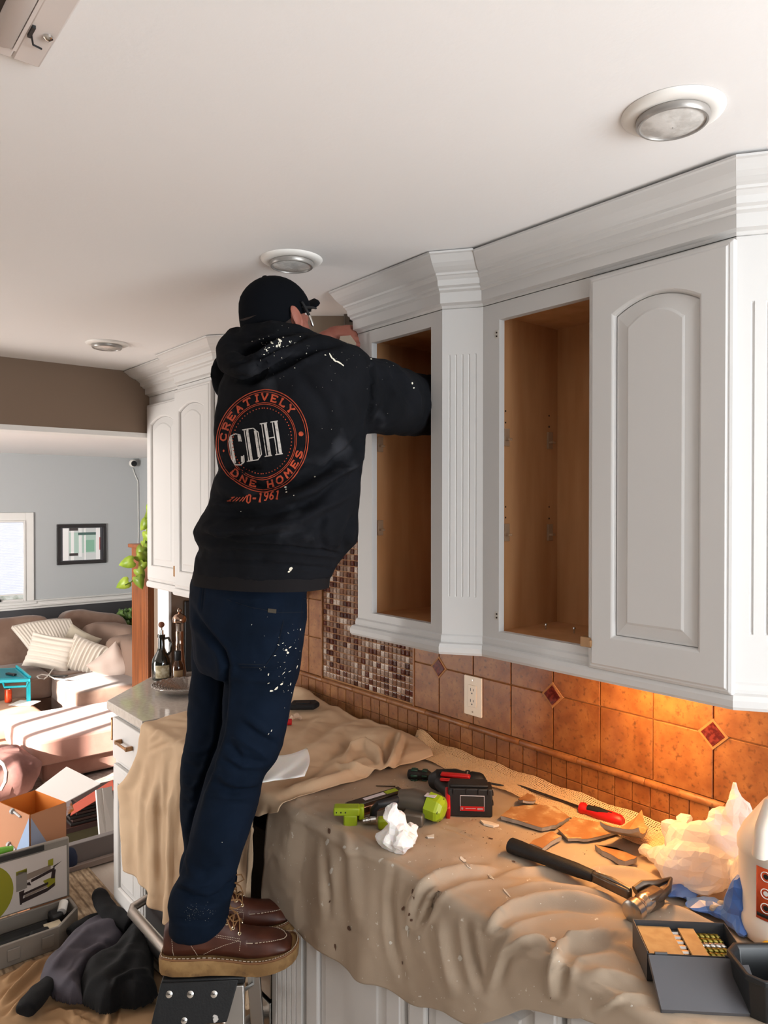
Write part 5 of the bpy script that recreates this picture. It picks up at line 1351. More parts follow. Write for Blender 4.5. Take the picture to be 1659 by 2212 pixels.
# stains on the near cloth
M_stain = mat('brown stain', '#5d4232', 0.95); M_spat = mat('plaster spatter', '#cfc8bc', 0.9)
rs_ = random.Random(5); sb = MB(); sw = MB()
for x, y, a, b, t in ((712, 1795, 3, 7, 0), (893, 1930, 3, 12, -.1), (872, 1962, 4, 6, .3), (884, 1975, 3, 4, 0), (889, 1987, 4, 3, 0), (713, 1947, 2, 4, .5), (755, 2005, 4, 7, -.4), (725, 2045, 2, 9, -.1), (870, 2080, 1.5, 5, 0), (960, 2190, 2, 5, 0), (952, 2183, 2, 5, -.3), (1190, 2154, 1, 3, .5), (1110, 1862, 4, 2, .3), (1060, 1812, 6, 1.5, .2)):
    blob(sb, bvA, x, y, a, b, t, rn=rs_)
sb.build('stains', M_stain, clA, world=True)['kind'] = 'stuff'
for x, y, a, b, t in ((708, 1818, 4, 8, .2), (745, 1830, 4, 3, 0), (880, 2003, 4, 6, 0), (882, 2015, 1, 10, 0), (844, 2036, 4, 4, .5), (796, 2028, 2, 2, 0), (717, 1880, 3, 8, .3), (712, 1910, 3, 4, .3), (906, 2025, 3, 5, 0), (1010, 1870, 3, 14, -.8), (1060, 1895, 3, 10, -.9), (1000, 1858, 4, 10, -.9), (1095, 1930, 2, 12, -.7), (908, 2152, 4, 2, 0), (1278, 2157, 2, 3, 0), (1365, 2174, 2.5, 3.5, 0), (995, 2070, 6, 6, 0), (1195, 2030, 10, 5, 0), (930, 2180, 2, 3, 0)):
    blob(sw, bvA, x, y, a, b, t, rn=rs_, n=10)
for k in range(120): blob(sw, bvA, rs_.uniform(600, 1400), rs_.uniform(1760, 2190), rs_.uniform(.5, 1.6), rs_.uniform(.5, 1.6), rn=rs_, n=5)
sw.build('plaster_spatter', M_spat, clA, world=True)['kind'] = 'stuff'

# perforated shelf liner strip along the wall
M_net = mat('beige mesh liner', '#dcbb92', 0.8)
def net_pt(a, b):   # a along (0..1) b across
    y = 1.84-a*0.98; w = 0.12*min(1, 0.15+a*6); x = 1.672-b*w-0.0*a
    return (x, y, ZC+0.015+0.022*math.exp(-((a-0.02)/.05)**2)*(1-b)+0.003*math.sin(a*40)+0.010*(1-b)**4)
nb = MB(); na, nbk = 170, 20
for i in range(na):
    for j in range(nbk-1):
        p, q = Vector(net_pt(i/(na-1), j/(nbk-1))), Vector(net_pt(i/(na-1), (j+1)/(nbk-1)))
        o_ = Vector((0, 0.0013, 0)); nb.add([p-o_, p+o_, q+o_, q-o_], [(0, 1, 2, 3)])
for j in range(nbk):
    for i in range(0, na-1, 2):
        p, q = Vector(net_pt(i/(na-1), j/(nbk-1))), Vector(net_pt((i+2 if i+2 < na else na-1)/(na-1), j/(nbk-1)))
        o_ = Vector((0.0015, 0, 0.0002)); nb.add([p-o_, p+o_, q+o_, q-o_], [(0, 1, 2, 3)])
o = nb.build('mesh_liner', M_net, solid=0.0008, base=(1.62, 1.35, ZC)); tag(o, 'beige perforated mesh liner strip lying along the foot of the tiles', 'liner', kind='stuff')
# ================================================================ TOOLS AND RUBBLE ON THE NEAR CLOTH
ZS = ZT_+0.003
def on_cloth(px, py, bv=None, lift=0.0):
    p = hit(bv or bvA, px, py, 0.0)
    return p+UP*lift if p else P(px, py, Z=ZS)
class Loc:
    """a thing whose local x runs to the image's right and y away from the camera, anchored at a contact point"""
    def __init__(s, name, label, cat, px, py, z=None, bv=None, group=None):
        s.p = P(px, py, Z=z) if z is not None else on_cloth(px, py, bv); s.x0, s.y0 = px, py
        s.d = (s.p-CAM).dot(FH); s.k = s.d/F; s.dz = CAM.z-s.p.z
        s.t = thing(name, label, cat, tuple(s.p), -YAW, group)
    def w(s, px, py, h=0.0):
        """pixel at height h above the contact plane -> local point"""
        q = P(px, py, Z=s.p.z+h)-s.p
        return Vector((q.dot(rt_), q.dot(FH), h))
M_lime = mat('lime green plastic', '#93a81e', 0.35); M_gun = mat('gunmetal casing', '#6c6358', 0.35, 0.5); M_dk = mat('dark grip rubber', '#141416', 0.6)
M_red = mat('red plastic', '#b5161a', 0.35); M_lab = mat('pale label', '#cfc9cf', 0.5); M_cop = mat('coppery steel', '#a5745a', 0.25, 0.9)
def beam(mb, a, b, w, h, up=(0, 0, 1)):
    a, b = Vector(a), Vector(b); x = (b-a).normalized(); z = Vector(up); z = (z-x*z.dot(x)).normalized(); y = z.cross(x); L = (b-a).length
    M = frame_M(a, x, y, z); old = mb.T; mb.T = M; mb.box((0, -w/2, -h/2), (L, w/2, h/2)); mb.T = old; return mb
# ---- nail gun
g = Loc('nail_gun', 'lime green and grey cordless nail gun lying on the near cloth', 'nail gun', 830, 1775)
a = g.w(752, 1752, .022); b = g.w(868, 1716, .034)
m = beam(MB(), a, b, .034, .034).build('magazine', mat('dark magazine', '#33281f', .4), g.t, bevel=.003)
n = (b-a).normalized(); s_ = Vector((0, 0, 1)).cross(n)
beam(MB(), a+n*.045+Vector((0, 0, .0172)), a+n*.105+Vector((0, 0, .0172)), .014, .001).build('label', M_lab, m)
beam(MB(), a+n*.108+Vector((0, 0, .0172)), a+n*.142+Vector((0, 0, .0172)), .018, .001).build('label', M_lime, m)
beam(MB(), a+n*.01-s_*.020-Vector((0, 0, .002)), b-s_*.020-Vector((0, 0, .002)), .008, .022).build('side_rail', M_cop, m, bevel=.002)
ft = MB(); c = g.w(752, 1756, .024)
ft.cbox(c+Vector((-.003, 0, .008)), (.066, .034, .020)); ft.cbox(c+Vector((.006, -.004, -.014)), (.034, .030, .030)); ft.cbox(c+Vector((.033, .006, .0)), (.014, .026, .034))
f_o = ft.build('magazine_foot', M_lime, g.t, bevel=.004)
for k in range(3): MB().lathe([(.0018, 0), (.0018, .001)], c+Vector((-.028+.011*k, -.0175, .008)), 10, (0, -1, 0)).build('screw', M_dk, f_o)
MB().tube([g.w(806, 1764, .012), g.w(808, 1748, .035), g.w(818, 1738, .048), g.w(842, 1732, .052), g.w(866, 1724, .045)], [.009, .009, .010, .010, .011], 12).build('handle', M_dk, g.t, smooth=True)
bd = MB(); bd.tube([g.w(864, 1728, .04), g.w(892, 1730, .042), g.w(926, 1740, .040)], [.026, .031, .030], 16)
bd.build('motor_housing', M_gun, g.t, smooth=True)
lo = MB(); beam(lo, g.w(872, 1762, .018), g.w(918, 1768, .018), .045, .03).build('lower_housing', M_gun, g.t, bevel=.005)
cc = g.w(946, 1747, .038); ax = (g.w(946, 1749, .036)-g.w(905, 1733, .044)).normalized()
cpn = MB().lathe([(.029, -.028), (.034, -.026), (.034, .002), (.031, .008), (.022, .016), (.014, .018)], cc, 8, ax).build('end_cap', M_lime, g.t)
for k in range(4):
    an = math.pi/4+k*math.pi/2; u = ax.orthogonal().normalized(); v_ = ax.cross(u)
    MB().lathe([(.0042, 0), (.0042, .003)], cc+ax*.008+(u*math.cos(an)+v_*math.sin(an))*.025, 10, ax).build('screw', M_dk, cpn)
beam(MB(), g.w(920, 1716, .071), g.w(942, 1720, .071), .022, .0015).build('label', M_lab, cpn)
MB().lathe([(.006, 0), (.006, .006), (.0085, .007), (.0085, .013), (.006, .014), (.006, .018), (.009, .019), (.009, .032)], g.w(784, 1774, .012), 14, (.97, .1, .12)).build('air_fitting', M_chrome, g.t, smooth=True)
beam(MB(), g.w(816, 1778, .014), g.w(842, 1776, .016), .03, .026).build('trigger_guard', M_lime, g.t, bevel=.006)
# ---- white tissue, crumpled in front of the nail gun
def crumple(name, label, cat, px, py, pts, m, voxel=.004, amp=.012, sc=26, bv=None, z=None, seed=0, dec=.05):
    """pts: (px, py, h, r) blobs in the thing's own frame"""
    L = Loc(name, label, cat, px, py, z=z, bv=bv)
    M = L.t.matrix_basis.copy(); M = Matrix.Translation(L.p)@Matrix.Rotation(-YAW, 4, 'Z')
    bs = []
    for q in pts:
        c = M@L.w(q[0], q[1], q[2]); r = q[3] if hasattr(q[3], '__len__') else (q[3],)*3
        bs.append(ball(c, r, Matrix.Rotation(-YAW, 3, 'Z')))
    me = remesh(bs, voxel, smooth=8)
    a = co_np(me); n = no_np(me)
    rr = np.random.RandomState(seed+3); d = np.zeros(len(a))
    for q in range(9):
        nv = rr.normal(size=3); nv /= np.linalg.norm(nv); fq = sc*rr.uniform(.35, 1.5); ph = rr.uniform(0, 2)
        tt = a@nv*fq+ph+0.35*np.sin(a@rr.normal(size=3)*sc*.5); d += np.abs(2*(tt-np.floor(tt+.5)))/ (fq/sc+.6)
    d = d/9-.45
    a += n*(d*amp*1.6)[:, None]; a[:, 2] = np.maximum(a[:, 2], L.p.z+.001)
    a -= np.array(L.p); R = np.array(Matrix.Rotation(YAW, 3, 'Z')); a = a@R.T
    set_np(me, a); bpy.data.objects.remove(L.t)
    o = bpy.data.objects.new(name, me); col.objects.link(o); o.location = L.p; o.rotation_euler = (0, 0, -YAW)
    me.materials.append(m)
    md = o.modifiers.new('facets', 'DECIMATE'); md.ratio = dec
    tag(o, label, cat); return o, L
M_tis = mat('white tissue', '#efe9e4', 0.9, sss=.3)
crumple('tissue', 'crumpled white paper tissue standing in front of the nail gun', 'tissue', 858, 1832,
[(845, 1812, .024, .030), (868, 1815, .028, .030), (858, 1790, .045, .032), (852, 1765, .070, .026), (850, 1745, .092, .016), (886, 1808, .02, .022), (830, 1815, .014, .022), (893, 1788, .035, .014), (860, 1826, .014, .022)], M_tis, .0024, .026, 38, dec=.05)
# ---- folded white cloth at the edge beside the worker's knee
wr_ = MB()
def fnw(u, v):
    x = 566+(663-566)*u; y = 1628+(1690-1628)*v-14*u+10*math.sin(u*3)*(1-v)
    p = P(x+6*math.sin(v*4), y, Z=ZT_+.045+.004*math.sin(u*9+v*7)+.006*u); return p
wr_.grid(fnw, 16, 14)
o = wr_.build('rag', M_tis, solid=.002, smooth=True); tag(o, "folded white rag on the far drop cloth beside the worker's knee", 'rag')
# ---- drill with battery
g = Loc('cordless_drill', 'black and red cordless drill lying on its side, battery facing out', 'drill', 1015, 1762)
k = g.k
M_bat = mat('battery black', '#1b1a1b', .5, bump=.1, bscale=200)
B0, B1 = g.w(968, 1765, 0), g.w(1064, 1768, 0)
ex = (B1-B0).normalized(); ey = UP.cross(ex); L = (B1-B0).length
bt = MB(); bt.T = frame_M(B0, ex, ey, (0, 0, 1)); bt.box((0, 0, .002), (L, .055, .074)); bt.box((.004, .004, .074), (L-.010, .050, .082)); bt.T = None
bat = bt.build('battery', M_bat, g.t, bevel=.006, seg=3)
rb = MB(); rb.T = frame_M(B0, ex, ey, (0, 0, 1))
for q in (.012, .045, .075, .1): rb.box((q, -.003, .060), (q+.004, .001, .0735))
for q in (.03, .055): rb.box((L-.001, .006, q), (L+.003, .026, q+.008))
rb.box((.0, -.002, .006), (.008, .002, .07)); rb.T = None; rb.build('ribs', M_bat, bat, bevel=.001)['kind'] = 'stuff'
lb_ = MB(); lb_.T = frame_M(B0, ex, ey, (0, 0, 1)); lb_.box((.030, -.0016, .018), (.092, 0, .057)); lb_.T = None; lbo = lb_.build('label', mat('battery label', '#2b2826', .4), bat)
for (x0_, x1_, z0_, z1_, mm) in ((.030, .092, .018, .030, M_red), (.030, .092, .056, .0575, M_lab), (.030, .0312, .018, .057, M_lab), (.0908, .092, .018, .057, M_lab), (.033, .038, .021, .027, M_lab), (.044, .070, .0235, .0252, M_lab), (.074, .088, .0215, .0265, M_lab)):
    q = MB(); q.T = frame_M(B0, ex, ey, (0, 0, 1)); q.box((x0_, -.0022, z0_), (x1_, -.0015, z1_)); q.T = None; q.build('label_print', mm, lbo)
mo = MB(); mo.tube([g.w(936, 1686, .030), g.w(945, 1686, .034), g.w(985, 1684, .036), g.w(1004, 1684, .034)], [.022, .030, .029, .022], 14)
mo.build('motor_housing', M_dk, g.t, smooth=True)
rd = MB(); beam(rd, g.w(952, 1672, .060), g.w(1016, 1678, .060), .020, .010); beam(rd, g.w(950, 1684, .064), g.w(1014, 1688, .060), .016, .008); beam(rd, g.w(966, 1712, .050), g.w(968, 1760, .016), .012, .05)
rd.build('red_shell', M_red, g.t, bevel=.004)
hd_ = MB(); hd_.tube([g.w(952, 1692, .036), g.w(966, 1706, .040), g.w(978, 1716, .044)], [.019, .019, .020], 12); hd_.build('grip', M_dk, g.t, smooth=True)
ch = MB().lathe([(.022, 0), (.024, .004), (.024, .012), (.020, .014), (.022, .018), (.0215, .04), (.018, .05), (.008, .058)], g.w(1004, 1682, .034), 18, (.97, -.2, -.05)).build('chuck', M_dk, g.t, smooth=True)
MB().lathe([(.0235, 0), (.0235, .004)], g.w(1008, 1683, .034), 18, (.97, -.2, -.05)).build('chuck_ring', M_chrome, g.t)
MB().tube([g.w(1046, 1690, .030), g.w(1080, 1696, .026), g.w(1088, 1697, .024)], [.003, .003, .0015], 8).build('bit', M_dk, g.t)
# ---- green handled screwdriver behind the drill
g = Loc('screwdriver', 'screwdriver with a dark green and black handle behind the drill', 'screwdriver', 905, 1686)
a, b = g.w(880, 1672, .016), g.w(934, 1675, .016); ax = (b-a).normalized(); Lh = (b-a).length
hnd = MB().lathe([(.006, 0), (.013, .003), (.0155, .012), (.0165, .022), (.0135, .034), (.0125, .040), (.0155, .048), (.0145, .060), (.008, .070)], a, 12, ax).build('handle', M_dk, g.t, smooth=True)
for q in range(6):
    an = q*math.pi/3+.2; u = ax.orthogonal().normalized(); v_ = ax.cross(u); dr_n = u*math.cos(an)+v_*math.sin(an)
    MB().tube([a+ax*.012+dr_n*.0152, a+ax*.020+dr_n*.0162, a+ax*.030+dr_n*.0143], .0035, 6).build('green_inlay', mat('bottle green plastic', '#123f2c', .4), hnd)
    MB().tube([a+ax*.044+dr_n*.0138, a+ax*.050+dr_n*.0150, a+ax*.058+dr_n*.0142], .0032, 6).build('green_inlay', mat('bottle green plastic', '#123f2c', .4), hnd)
MB().tube([b, b+ax*.11], .003, 8).build('shaft', M_chrome, g.t)
# ---- red handled chisel-like screwdriver
g = Loc('screwdriver', 'long screwdriver with a red and black handle near the tiles', 'screwdriver', 1295, 1768)
a, b, c = g.w(1118, 1696, .012), g.w(1252, 1744, .018), g.w(1346, 1776, .018)
MB().tube([a, a.lerp(b, .06), b], [.0015, .0035, .004], 8).build('shaft', mat('dark steel shaft', '#4a3b30', .35, .8), g.t)
ax = (c-b).normalized(); Lh = (c-b).length
h_ = MB().lathe([(.008, 0), (.0145, .004), (.016, .012), (.012, .020), (.0115, .028), (.015, Lh*.45), (.0165, Lh*.7), (.0155, Lh*.93), (.010, Lh)], b, 14, ax).build('handle', M_red, g.t, smooth=True)
MB().tube([b+ax*.024+Vector((0, -.003, .006)), b+ax*(Lh*.45)+Vector((0, -.004, .009)), b+ax*(Lh*.75)+Vector((0, -.004, .010))], [.0085, .0095, .006], 10).build('grip', M_dk, h_, smooth=True)
# ---- hammer
g = Loc('hammer', 'framing hammer with a long black grip and steel claw head', 'hammer', 1290, 1900)
a, b, c = g.w(1104, 1826, .022), g.w(1282, 1893, .026), g.w(1362, 1932, .028)
MB().tube([a-(b-a).normalized()*.006, a, a.lerp(b, .12), a.lerp(b, .35), a.lerp(b, .8), b], [.008, .0195, .0195, .0165, .0165, .0135], 16, flat=.85).build('grip', mat('black hammer grip', '#151415', .55, bump=.3, bscale=300), g.t, smooth=True)
M_ham = mat('worn forged steel', '#5b5148', .38, .85, c2='#6e6358', scale=30, bump=.2, bscale=80); M_pol = mat('polished steel face', '#bdb5ab', .22, .95, bump=.15, bscale=60)
nk_ = MB(); beam(nk_, b-(b-a).normalized()*.004, c, .016, .020); nk_.build('neck', M_ham, g.t, bevel=.004)
fc = MB(); fc.tube([b+Vector((0, 0, .008)), b.lerp(c, .5)+Vector((0, 0, .012)), c+Vector((0, 0, .010))], [.003, .005, .003], 8); fc.build('neck_rib', M_ham, g.t, smooth=True)
p0, p1 = g.w(1363, 1972, .024), g.w(1398, 1945, .028); ax = (p1-p0).normalized()
MB().lathe([(.017, 0), (.0215, .003), (.0215, .020), (.018, .024), (.0165, .034), (.019, .040), (.017, .060)], p0, 20, ax).build('poll', M_pol, g.t, smooth=True)
hb_ = MB(); beam(hb_, p0.lerp(p1, .75), g.w(1424, 1932, .028), .030, .034); hb_.build('head', M_ham, g.t, bevel=.006)
for sgn in (-1, 1):
    MB().tube([g.w(1372, 1925, .030) if sgn > 0 else g.w(1404, 1948, .028), g.w(1388, 1912, .038) if sgn > 0 else g.w(1428, 1936, .032), g.w(1420, 1909, .038) if sgn > 0 else g.w(1444, 1920, .036), g.w(1450, 1898, .040)], [.008, .0075, .006, .003], 10, flat=1.4).build('claw', M_ham, g.t, smooth=True)
# ---- drill bit case, open
RZ = .05
g = Loc('drill_bit_case', 'open grey metal case of twist drill bits, lid folded down in front', 'tool case', 1490, 2100, z=ZS)
gz = g.p.z
def rim(px, py): q = P(px, py, Z=gz+RZ)-g.p; return Vector((q.dot(rt_), q.dot(FH), 0))
A, B_, C_, D_ = rim(1362, 1985), rim(1530, 1988), rim(1612, 2064), rim(1398, 2054)
M_case = mat('grey painted steel', '#4a4b4e', .4, .3, bump=.05, bscale=300)
fr_ = (C_-D_); W_ = fr_.length; ex = fr_.normalized(); ey = UP.cross(ex); Dp = (A-D_).dot(ey)
cs = MB(); cs.T = frame_M(D_, ex, ey, (0, 0, 1)); t_ = .0012
cs.box((0, 0, 0), (W_, Dp, t_)); cs.box((0, 0, 0), (W_, t_, RZ-.004)); cs.box((0, Dp-t_, 0), (W_, Dp, RZ)); cs.box((0, 0, 0), (t_, Dp, RZ)); cs.box((W_-t_, 0, 0), (W_, Dp, RZ)); cs.T = None
cs.build('body', M_case, g.t)
def inb(name, m, a, b, **k):
    q = MB(); q.T = frame_M(D_, ex, ey, (0, 0, 1)); q.box(a, b); q.T = None; return q.build(name, m, g.t, **k)
M_card = mat('tan size card', '#c79a62', .6, c2='#b98a54', scale=40)
inb('size_plate', M_card, (.006, .005, RZ-.012), (.062, Dp-.006, RZ-.008)); inb('size_plate', M_card, (.076, .005, RZ-.012), (.103, Dp-.008, RZ-.008))
inb('tray', M_dk, (.004, .004, RZ-.036), (W_-.004, Dp-.004, RZ-.030))
M_bit = mat('gold drill bit steel', '#8a7d3c', .3, .9); M_bit2 = mat('bright drill shank', '#b9b3ad', .25, .95)
nb_ = 6
for i in range(nb_):
    y = .012+(Dp-.024)*i/(nb_-1); r = .0064
    t = MB(); t.T = frame_M(D_, ex, ey, (0, 0, 1)); 
    rs = []
    for k in range(25):
        x = .104+(W_-.012-.104)*k/24; tw = k*.62; ring = []
        for j in range(10):
            an = 2*math.pi*j/10; rr = r*(1-.38*max(0, math.cos(2*an))**2)*(1 if k < 23 else .4)
            ring.append((x, y+rr*math.cos(an+tw), RZ-.020+rr*math.sin(an+tw)))
        rs.append(ring)
    t.rings(rs); t.T = None; bo = t.build('drill_bit', M_bit if i % 3 else M_bit2, g.t, smooth=True)
    q = MB(); q.T = frame_M(D_, ex, ey, (0, 0, 1)); q.tube([(.063, y, RZ-.018), (.076, y, RZ-.018)], r*.95, 10); q.T = None; q.build('shank', M_bit2, bo)
lidb = P(1435, 2182, Z=gz+.004)-g.p; lid0 = D_+Vector((0, 0, RZ-.003)); lv_ = Vector((lidb.dot(rt_), lidb.dot(FH), .004))
dn = (lv_-lid0); dn = dn-ex*dn.dot(ex); LL = dn.length; dn.normalize(); nn_ = ex.cross(dn).normalized()
if nn_.z < 0: nn_ = -nn_
ld = MB(); ld.T = frame_M(lid0, ex, dn, nn_); ld.box((.001, .004, 0), (W_-.001, LL, .0015)); ld.box((.001, LL-.0015, -.008), (W_-.001, LL, 0)); ld.box((.001, .004, -.008), (.0025, LL, 0)); ld.box((W_-.0025, .004, -.008), (W_-.001, LL, 0)); ld.T = None
ldo = ld.build('lid', mat('grey painted lid', '#5c5c60', .38, .3), g.t)
for q in (.012, .125):
    h = MB(); h.T = frame_M(lid0, ex, dn, nn_); h.tube([(q, .001, .001), (q+.020, .001, .001)], .0028, 8); h.T = None; h.build('hinge', M_case, g.t, smooth=True)
# ---- plasterboard scraps
M_pap = mat('brown board paper', '#97683e', .85, c2='#a87f55', scale=24, mixlo=.42, mixhi=.6, c3='#c9b48e', s3=30, lo3=.6, hi3=.72); M_gyp = mat('gypsum core', '#a39c94', .95, bump=.6, bscale=150)
def scrap(poly, th, label, lift=0.0, curl=0.0, seed=0):
    rr = random.Random(seed); pts = []
    for i in range(len(poly)):
        (x0, y0), (x1, y1) = poly[i], poly[(i+1) % len(poly)]
        for k in range(4):
            f = k/4; pts.append((x0+(x1-x0)*f+rr.uniform(-1.6, 1.6), y0+(y1-y0)*f+rr.uniform(-1.1, 1.1)))
    cx_ = sum(p[0] for p in pts)/len(pts); cy_ = sum(p[1] for p in pts)/len(pts)
    base = P(cx_, cy_, Z=ZS+.003+lift)
    W3 = [P(x, y, Z=base.z+th)-base for x, y in pts]
    b = MB(); n = len(W3)
    top = [(p.x, p.y, th+curl*((p.x*p.x+p.y*p.y)*18)) for p in W3]; low = [(x*.97, y*.97, z-th) for x, y, z in top]
    t = thing('plasterboard_scrap', label, 'rubble', tuple(base))
    b.add(low+top, [tuple(range(n-1, -1, -1))]+[(i, (i+1) % n, n+(i+1) % n, n+i) for i in range(n)]); b.build('gypsum', M_gyp, t)
    ctr = (0, 0, th+.0006); c2_ = MB(); c2_.add([(x, y, z+.0006) for x, y, z in top]+[ctr], [(i, (i+1) % n, n) for i in range(n)]); c2_.build('paper', M_pap, t)
scrap([(1082, 1762), (1105, 1744), (1150, 1738), (1200, 1742), (1232, 1766), (1200, 1782), (1170, 1788), (1130, 1776)], .010, 'flat torn plasterboard scrap nearest the drill battery', seed=1)
scrap([(1142, 1822), (1190, 1796), (1212, 1806), (1172, 1832)], .010, 'small pale plasterboard scrap beside the hammer grip', seed=2)
scrap([(1206, 1790), (1240, 1766), (1330, 1784), (1350, 1792), (1270, 1812), (1225, 1812)], .007, 'long torn orange-brown plasterboard scrap in the middle of the rubble', .002, seed=3)
scrap([(1296, 1812), (1335, 1792), (1385, 1778), (1398, 1802), (1378, 1836), (1330, 1826)], .010, 'curled brown plasterboard scrap against the white plastic bag', .012, .35, seed=4)
scrap([(1284, 1824), (1340, 1838), (1378, 1852), (1350, 1862), (1300, 1836)], .012, 'grey edged plasterboard strip below the curled scrap', 0, seed=5)
scrap([(1118, 1728), (1140, 1716), (1158, 1724), (1150, 1742), (1128, 1744)], .006, 'small peeled scrap of board paper beside the long screwdriver shaft', .003, .3, seed=6)
# crumbs, chips and shavings
rc = random.Random(21); cr = MB(); cw = MB()
def crumb(mb, px, py, r):
    p = on_cloth(px, py); 
    if p is None: return
    b = [Vector((rc.uniform(-1, 1), rc.uniform(-1, 1), rc.uniform(0, .8)))*r for _ in range(4)]
    mb.add([tuple(p+q) for q in b], [(0, 1, 2), (0, 2, 3), (0, 3, 1), (1, 3, 2)])
for k in range(190): crumb(cw, rc.gauss(885, 32), rc.gauss(1699, 7), rc.uniform(.0012, .003))
for k in range(230): crumb(cr if k % 3 else cw, rc.uniform(990, 1400), rc.gauss(1800, 28), rc.uniform(.001, .0028))
for k in range(90): crumb(cr, rc.uniform(640, 1050), rc.uniform(1715, 1860), rc.uniform(.0008, .002))
o = cw.build('plaster_crumbs', mat('plaster crumb', '#b7a898', .95)); tag(o, 'pale plaster crumbs scattered over the near drop cloth', 'rubble', kind='stuff')
o = cr.build('wood_crumbs', mat('brown crumb', '#5a4434', .95)); tag(o, 'brown dust and splinters scattered over the near drop cloth', 'rubble', kind='stuff')
def chip(name, poly, m, label, h=.003):
    pts = [on_cloth(x, y, lift=.001) for x, y in poly]; b = MB(); n = len(pts)
    b.add([tuple(p) for p in pts]+[tuple(p+UP*h) for p in pts], [tuple(range(n-1, -1, -1)), tuple(range(n, 2*n))]+[(i, (i+1) % n, n+(i+1) % n, n+i) for i in range(n)])
    tag(b.build(name, m), label, 'rubble')
M_chipw = mat('white paint chip', '#d8cfc2', .7)
chip('paint_chip', [(921, 1809), (938, 1805), (938, 1812), (924, 1812)], M_chipw, 'white paint chip lying to the right of the crumpled tissue')
chip('paint_shaving', [(1037, 1776), (1060, 1780), (1078, 1786), (1066, 1789), (1045, 1784)], M_chipw, 'curled white shaving below the drill battery', .005)
MB_n = MB().tube([on_cloth(812, 1699, lift=.002), on_cloth(854, 1701, lift=.003)], [.0012, .0018], 6)
tag(MB_n.build('nail', mat('dark steel shaft', '#4a3b30', .35, .8)), 'long thin nail lying behind the nail gun', 'nail')
# ---- plastic bags
M_bag = mat('white plastic film', '#efe8e2', .32, spec=.5, bump=.25, bscale=30, bdist=.004)
nt = M_bag.node_tree; N = nt.nodes; Lk = nt.links
tr = N.new('ShaderNodeBsdfTranslucent'); tr.inputs['Color'].default_value = (.95, .88, .8, 1); mxs = N.new('ShaderNodeMixShader'); mxs.inputs['Fac'].default_value = .45
ou = [n for n in N if n.type == 'OUTPUT_MATERIAL'][0]; Lk.new(N['Principled BSDF'].outputs[0], mxs.inputs[1]); Lk.new(tr.outputs[0], mxs.inputs[2]); Lk.new(mxs.outputs[0], ou.inputs['Surface'])
crumple('plastic_bag', 'crumpled white plastic carrier bag heaped against the tiles', 'bag', 1500, 1925,
    [(1475, 1865, .05, (.055, .045, .05)), (1540, 1870, .05, (.06, .045, .05)), (1500, 1820, .08, (.06, .05, .05)), (1430, 1850, .035, (.035, .03, .03)), (1400, 1838, .02, (.022, .02, .018)), (1450, 1790, .085, (.03, .02, .03)), (1478, 1768, .10, (.02, .02, .018)),
     (1580, 1830, .07, (.05, .045, .05)), (1560, 1770, .12, (.035, .02, .03)), (1592, 1748, .15, (.032, .016, .035)), (1587, 1718, .175, (.020, .013, .025)), (1612, 1760, .14, (.022, .02, .035)), (1586, 1698, .195, (.010, .009, .012)), (1530, 1785, .11, (.03, .02, .018)), (1520, 1912, .02, (.05, .035, .02)), (1600, 1890, .06, (.018, .03, .05))], M_bag, .0034, .034, 20, z=ZS)
M_blue = mat('blue plastic film', '#4a6fb4', .3, bump=.2, bscale=30, bdist=.003)
crumple('plastic_bag', 'blue plastic bag flattened under the white bag beside the jug', 'bag', 1560, 1985,
    [(1470, 1925, .010, (.045, .03, .010)), (1520, 1955, .012, (.045, .03, .012)), (1560, 1965, .015, (.03, .03, .015)), (1590, 1955, .045, (.022, .03, .04)), (1588, 1985, .02, (.022, .035, .02)), (1598, 1930, .07, (.018, .02, .04)), (1600, 2010, .012, (.014, .02, .010))], M_blue, .0038, .018, 20, z=ZS, seed=4)
tag(crumple('plaster_lump', 'small knobbly plaster lump on the blue bag', 'rubble', 1548, 1966, [(1541, 1962, .022, .008), (1550, 1960, .024, .006), (1558, 1954, .026, .009)], M_gyp, .002, .003, 60, z=ZS, dec=.4)[0], cat='rubble')
# ---- jug
g = Loc('jug', 'large white plastic jug with orange labels at the right edge', 'jug', 1692, 2032, z=ZS)
jc = g.w(1692, 2022, 0); jc.z = 0; R_ = .078
M_jug = mat('milky jug plastic', '#e9ddcf', .35, sss=.25)
MB().lathe([(.02, .003), (.066, .0), (.074, .006), (R_, .022), (R_, .045), (R_-.003, .052), (R_-.003, .150), (R_, .157), (R_, .172), (R_-.010, .195), (R_-.030, .225), (.034, .245), (.024, .255), (.022, .275), (.001, .276)], jc, 40).build('body', M_jug, g.t, smooth=True)
MB().lathe([(.025, .270), (.026, .292), (.022, .294), (.001, .2945)], jc, 28).build('cap', M_white, g.t, smooth=True)
MB().tube([jc+Vector((-.020, -.03, .26)), jc+Vector((-.05, -.050, .262)), jc+Vector((-.066, -.055, .225)), jc+Vector((-.066, -.045, .17))], [.012, .013, .013, .014], 12).build('handle', M_jug, g.t, smooth=True)
M_orl = mat('orange label', '#c94a1a', .5); 
def wrap(a0, a1, z0, z1, r, m, name, par):
    q = MB(); n = 14
    q.grid(lambda u, v: (jc.x+r*math.cos(a0+(a1-a0)*u), jc.y+r*math.sin(a0+(a1-a0)*u), z0+(z1-z0)*v), n, 2); return q.build(name, m, par, solid=.0004, smooth=True)
def angp(px):    # angle on the jug facing the given pixel column
    dx = (px-1692)*g.k; return -math.pi/2+math.asin(max(-.98, min(.98, dx/R_)))
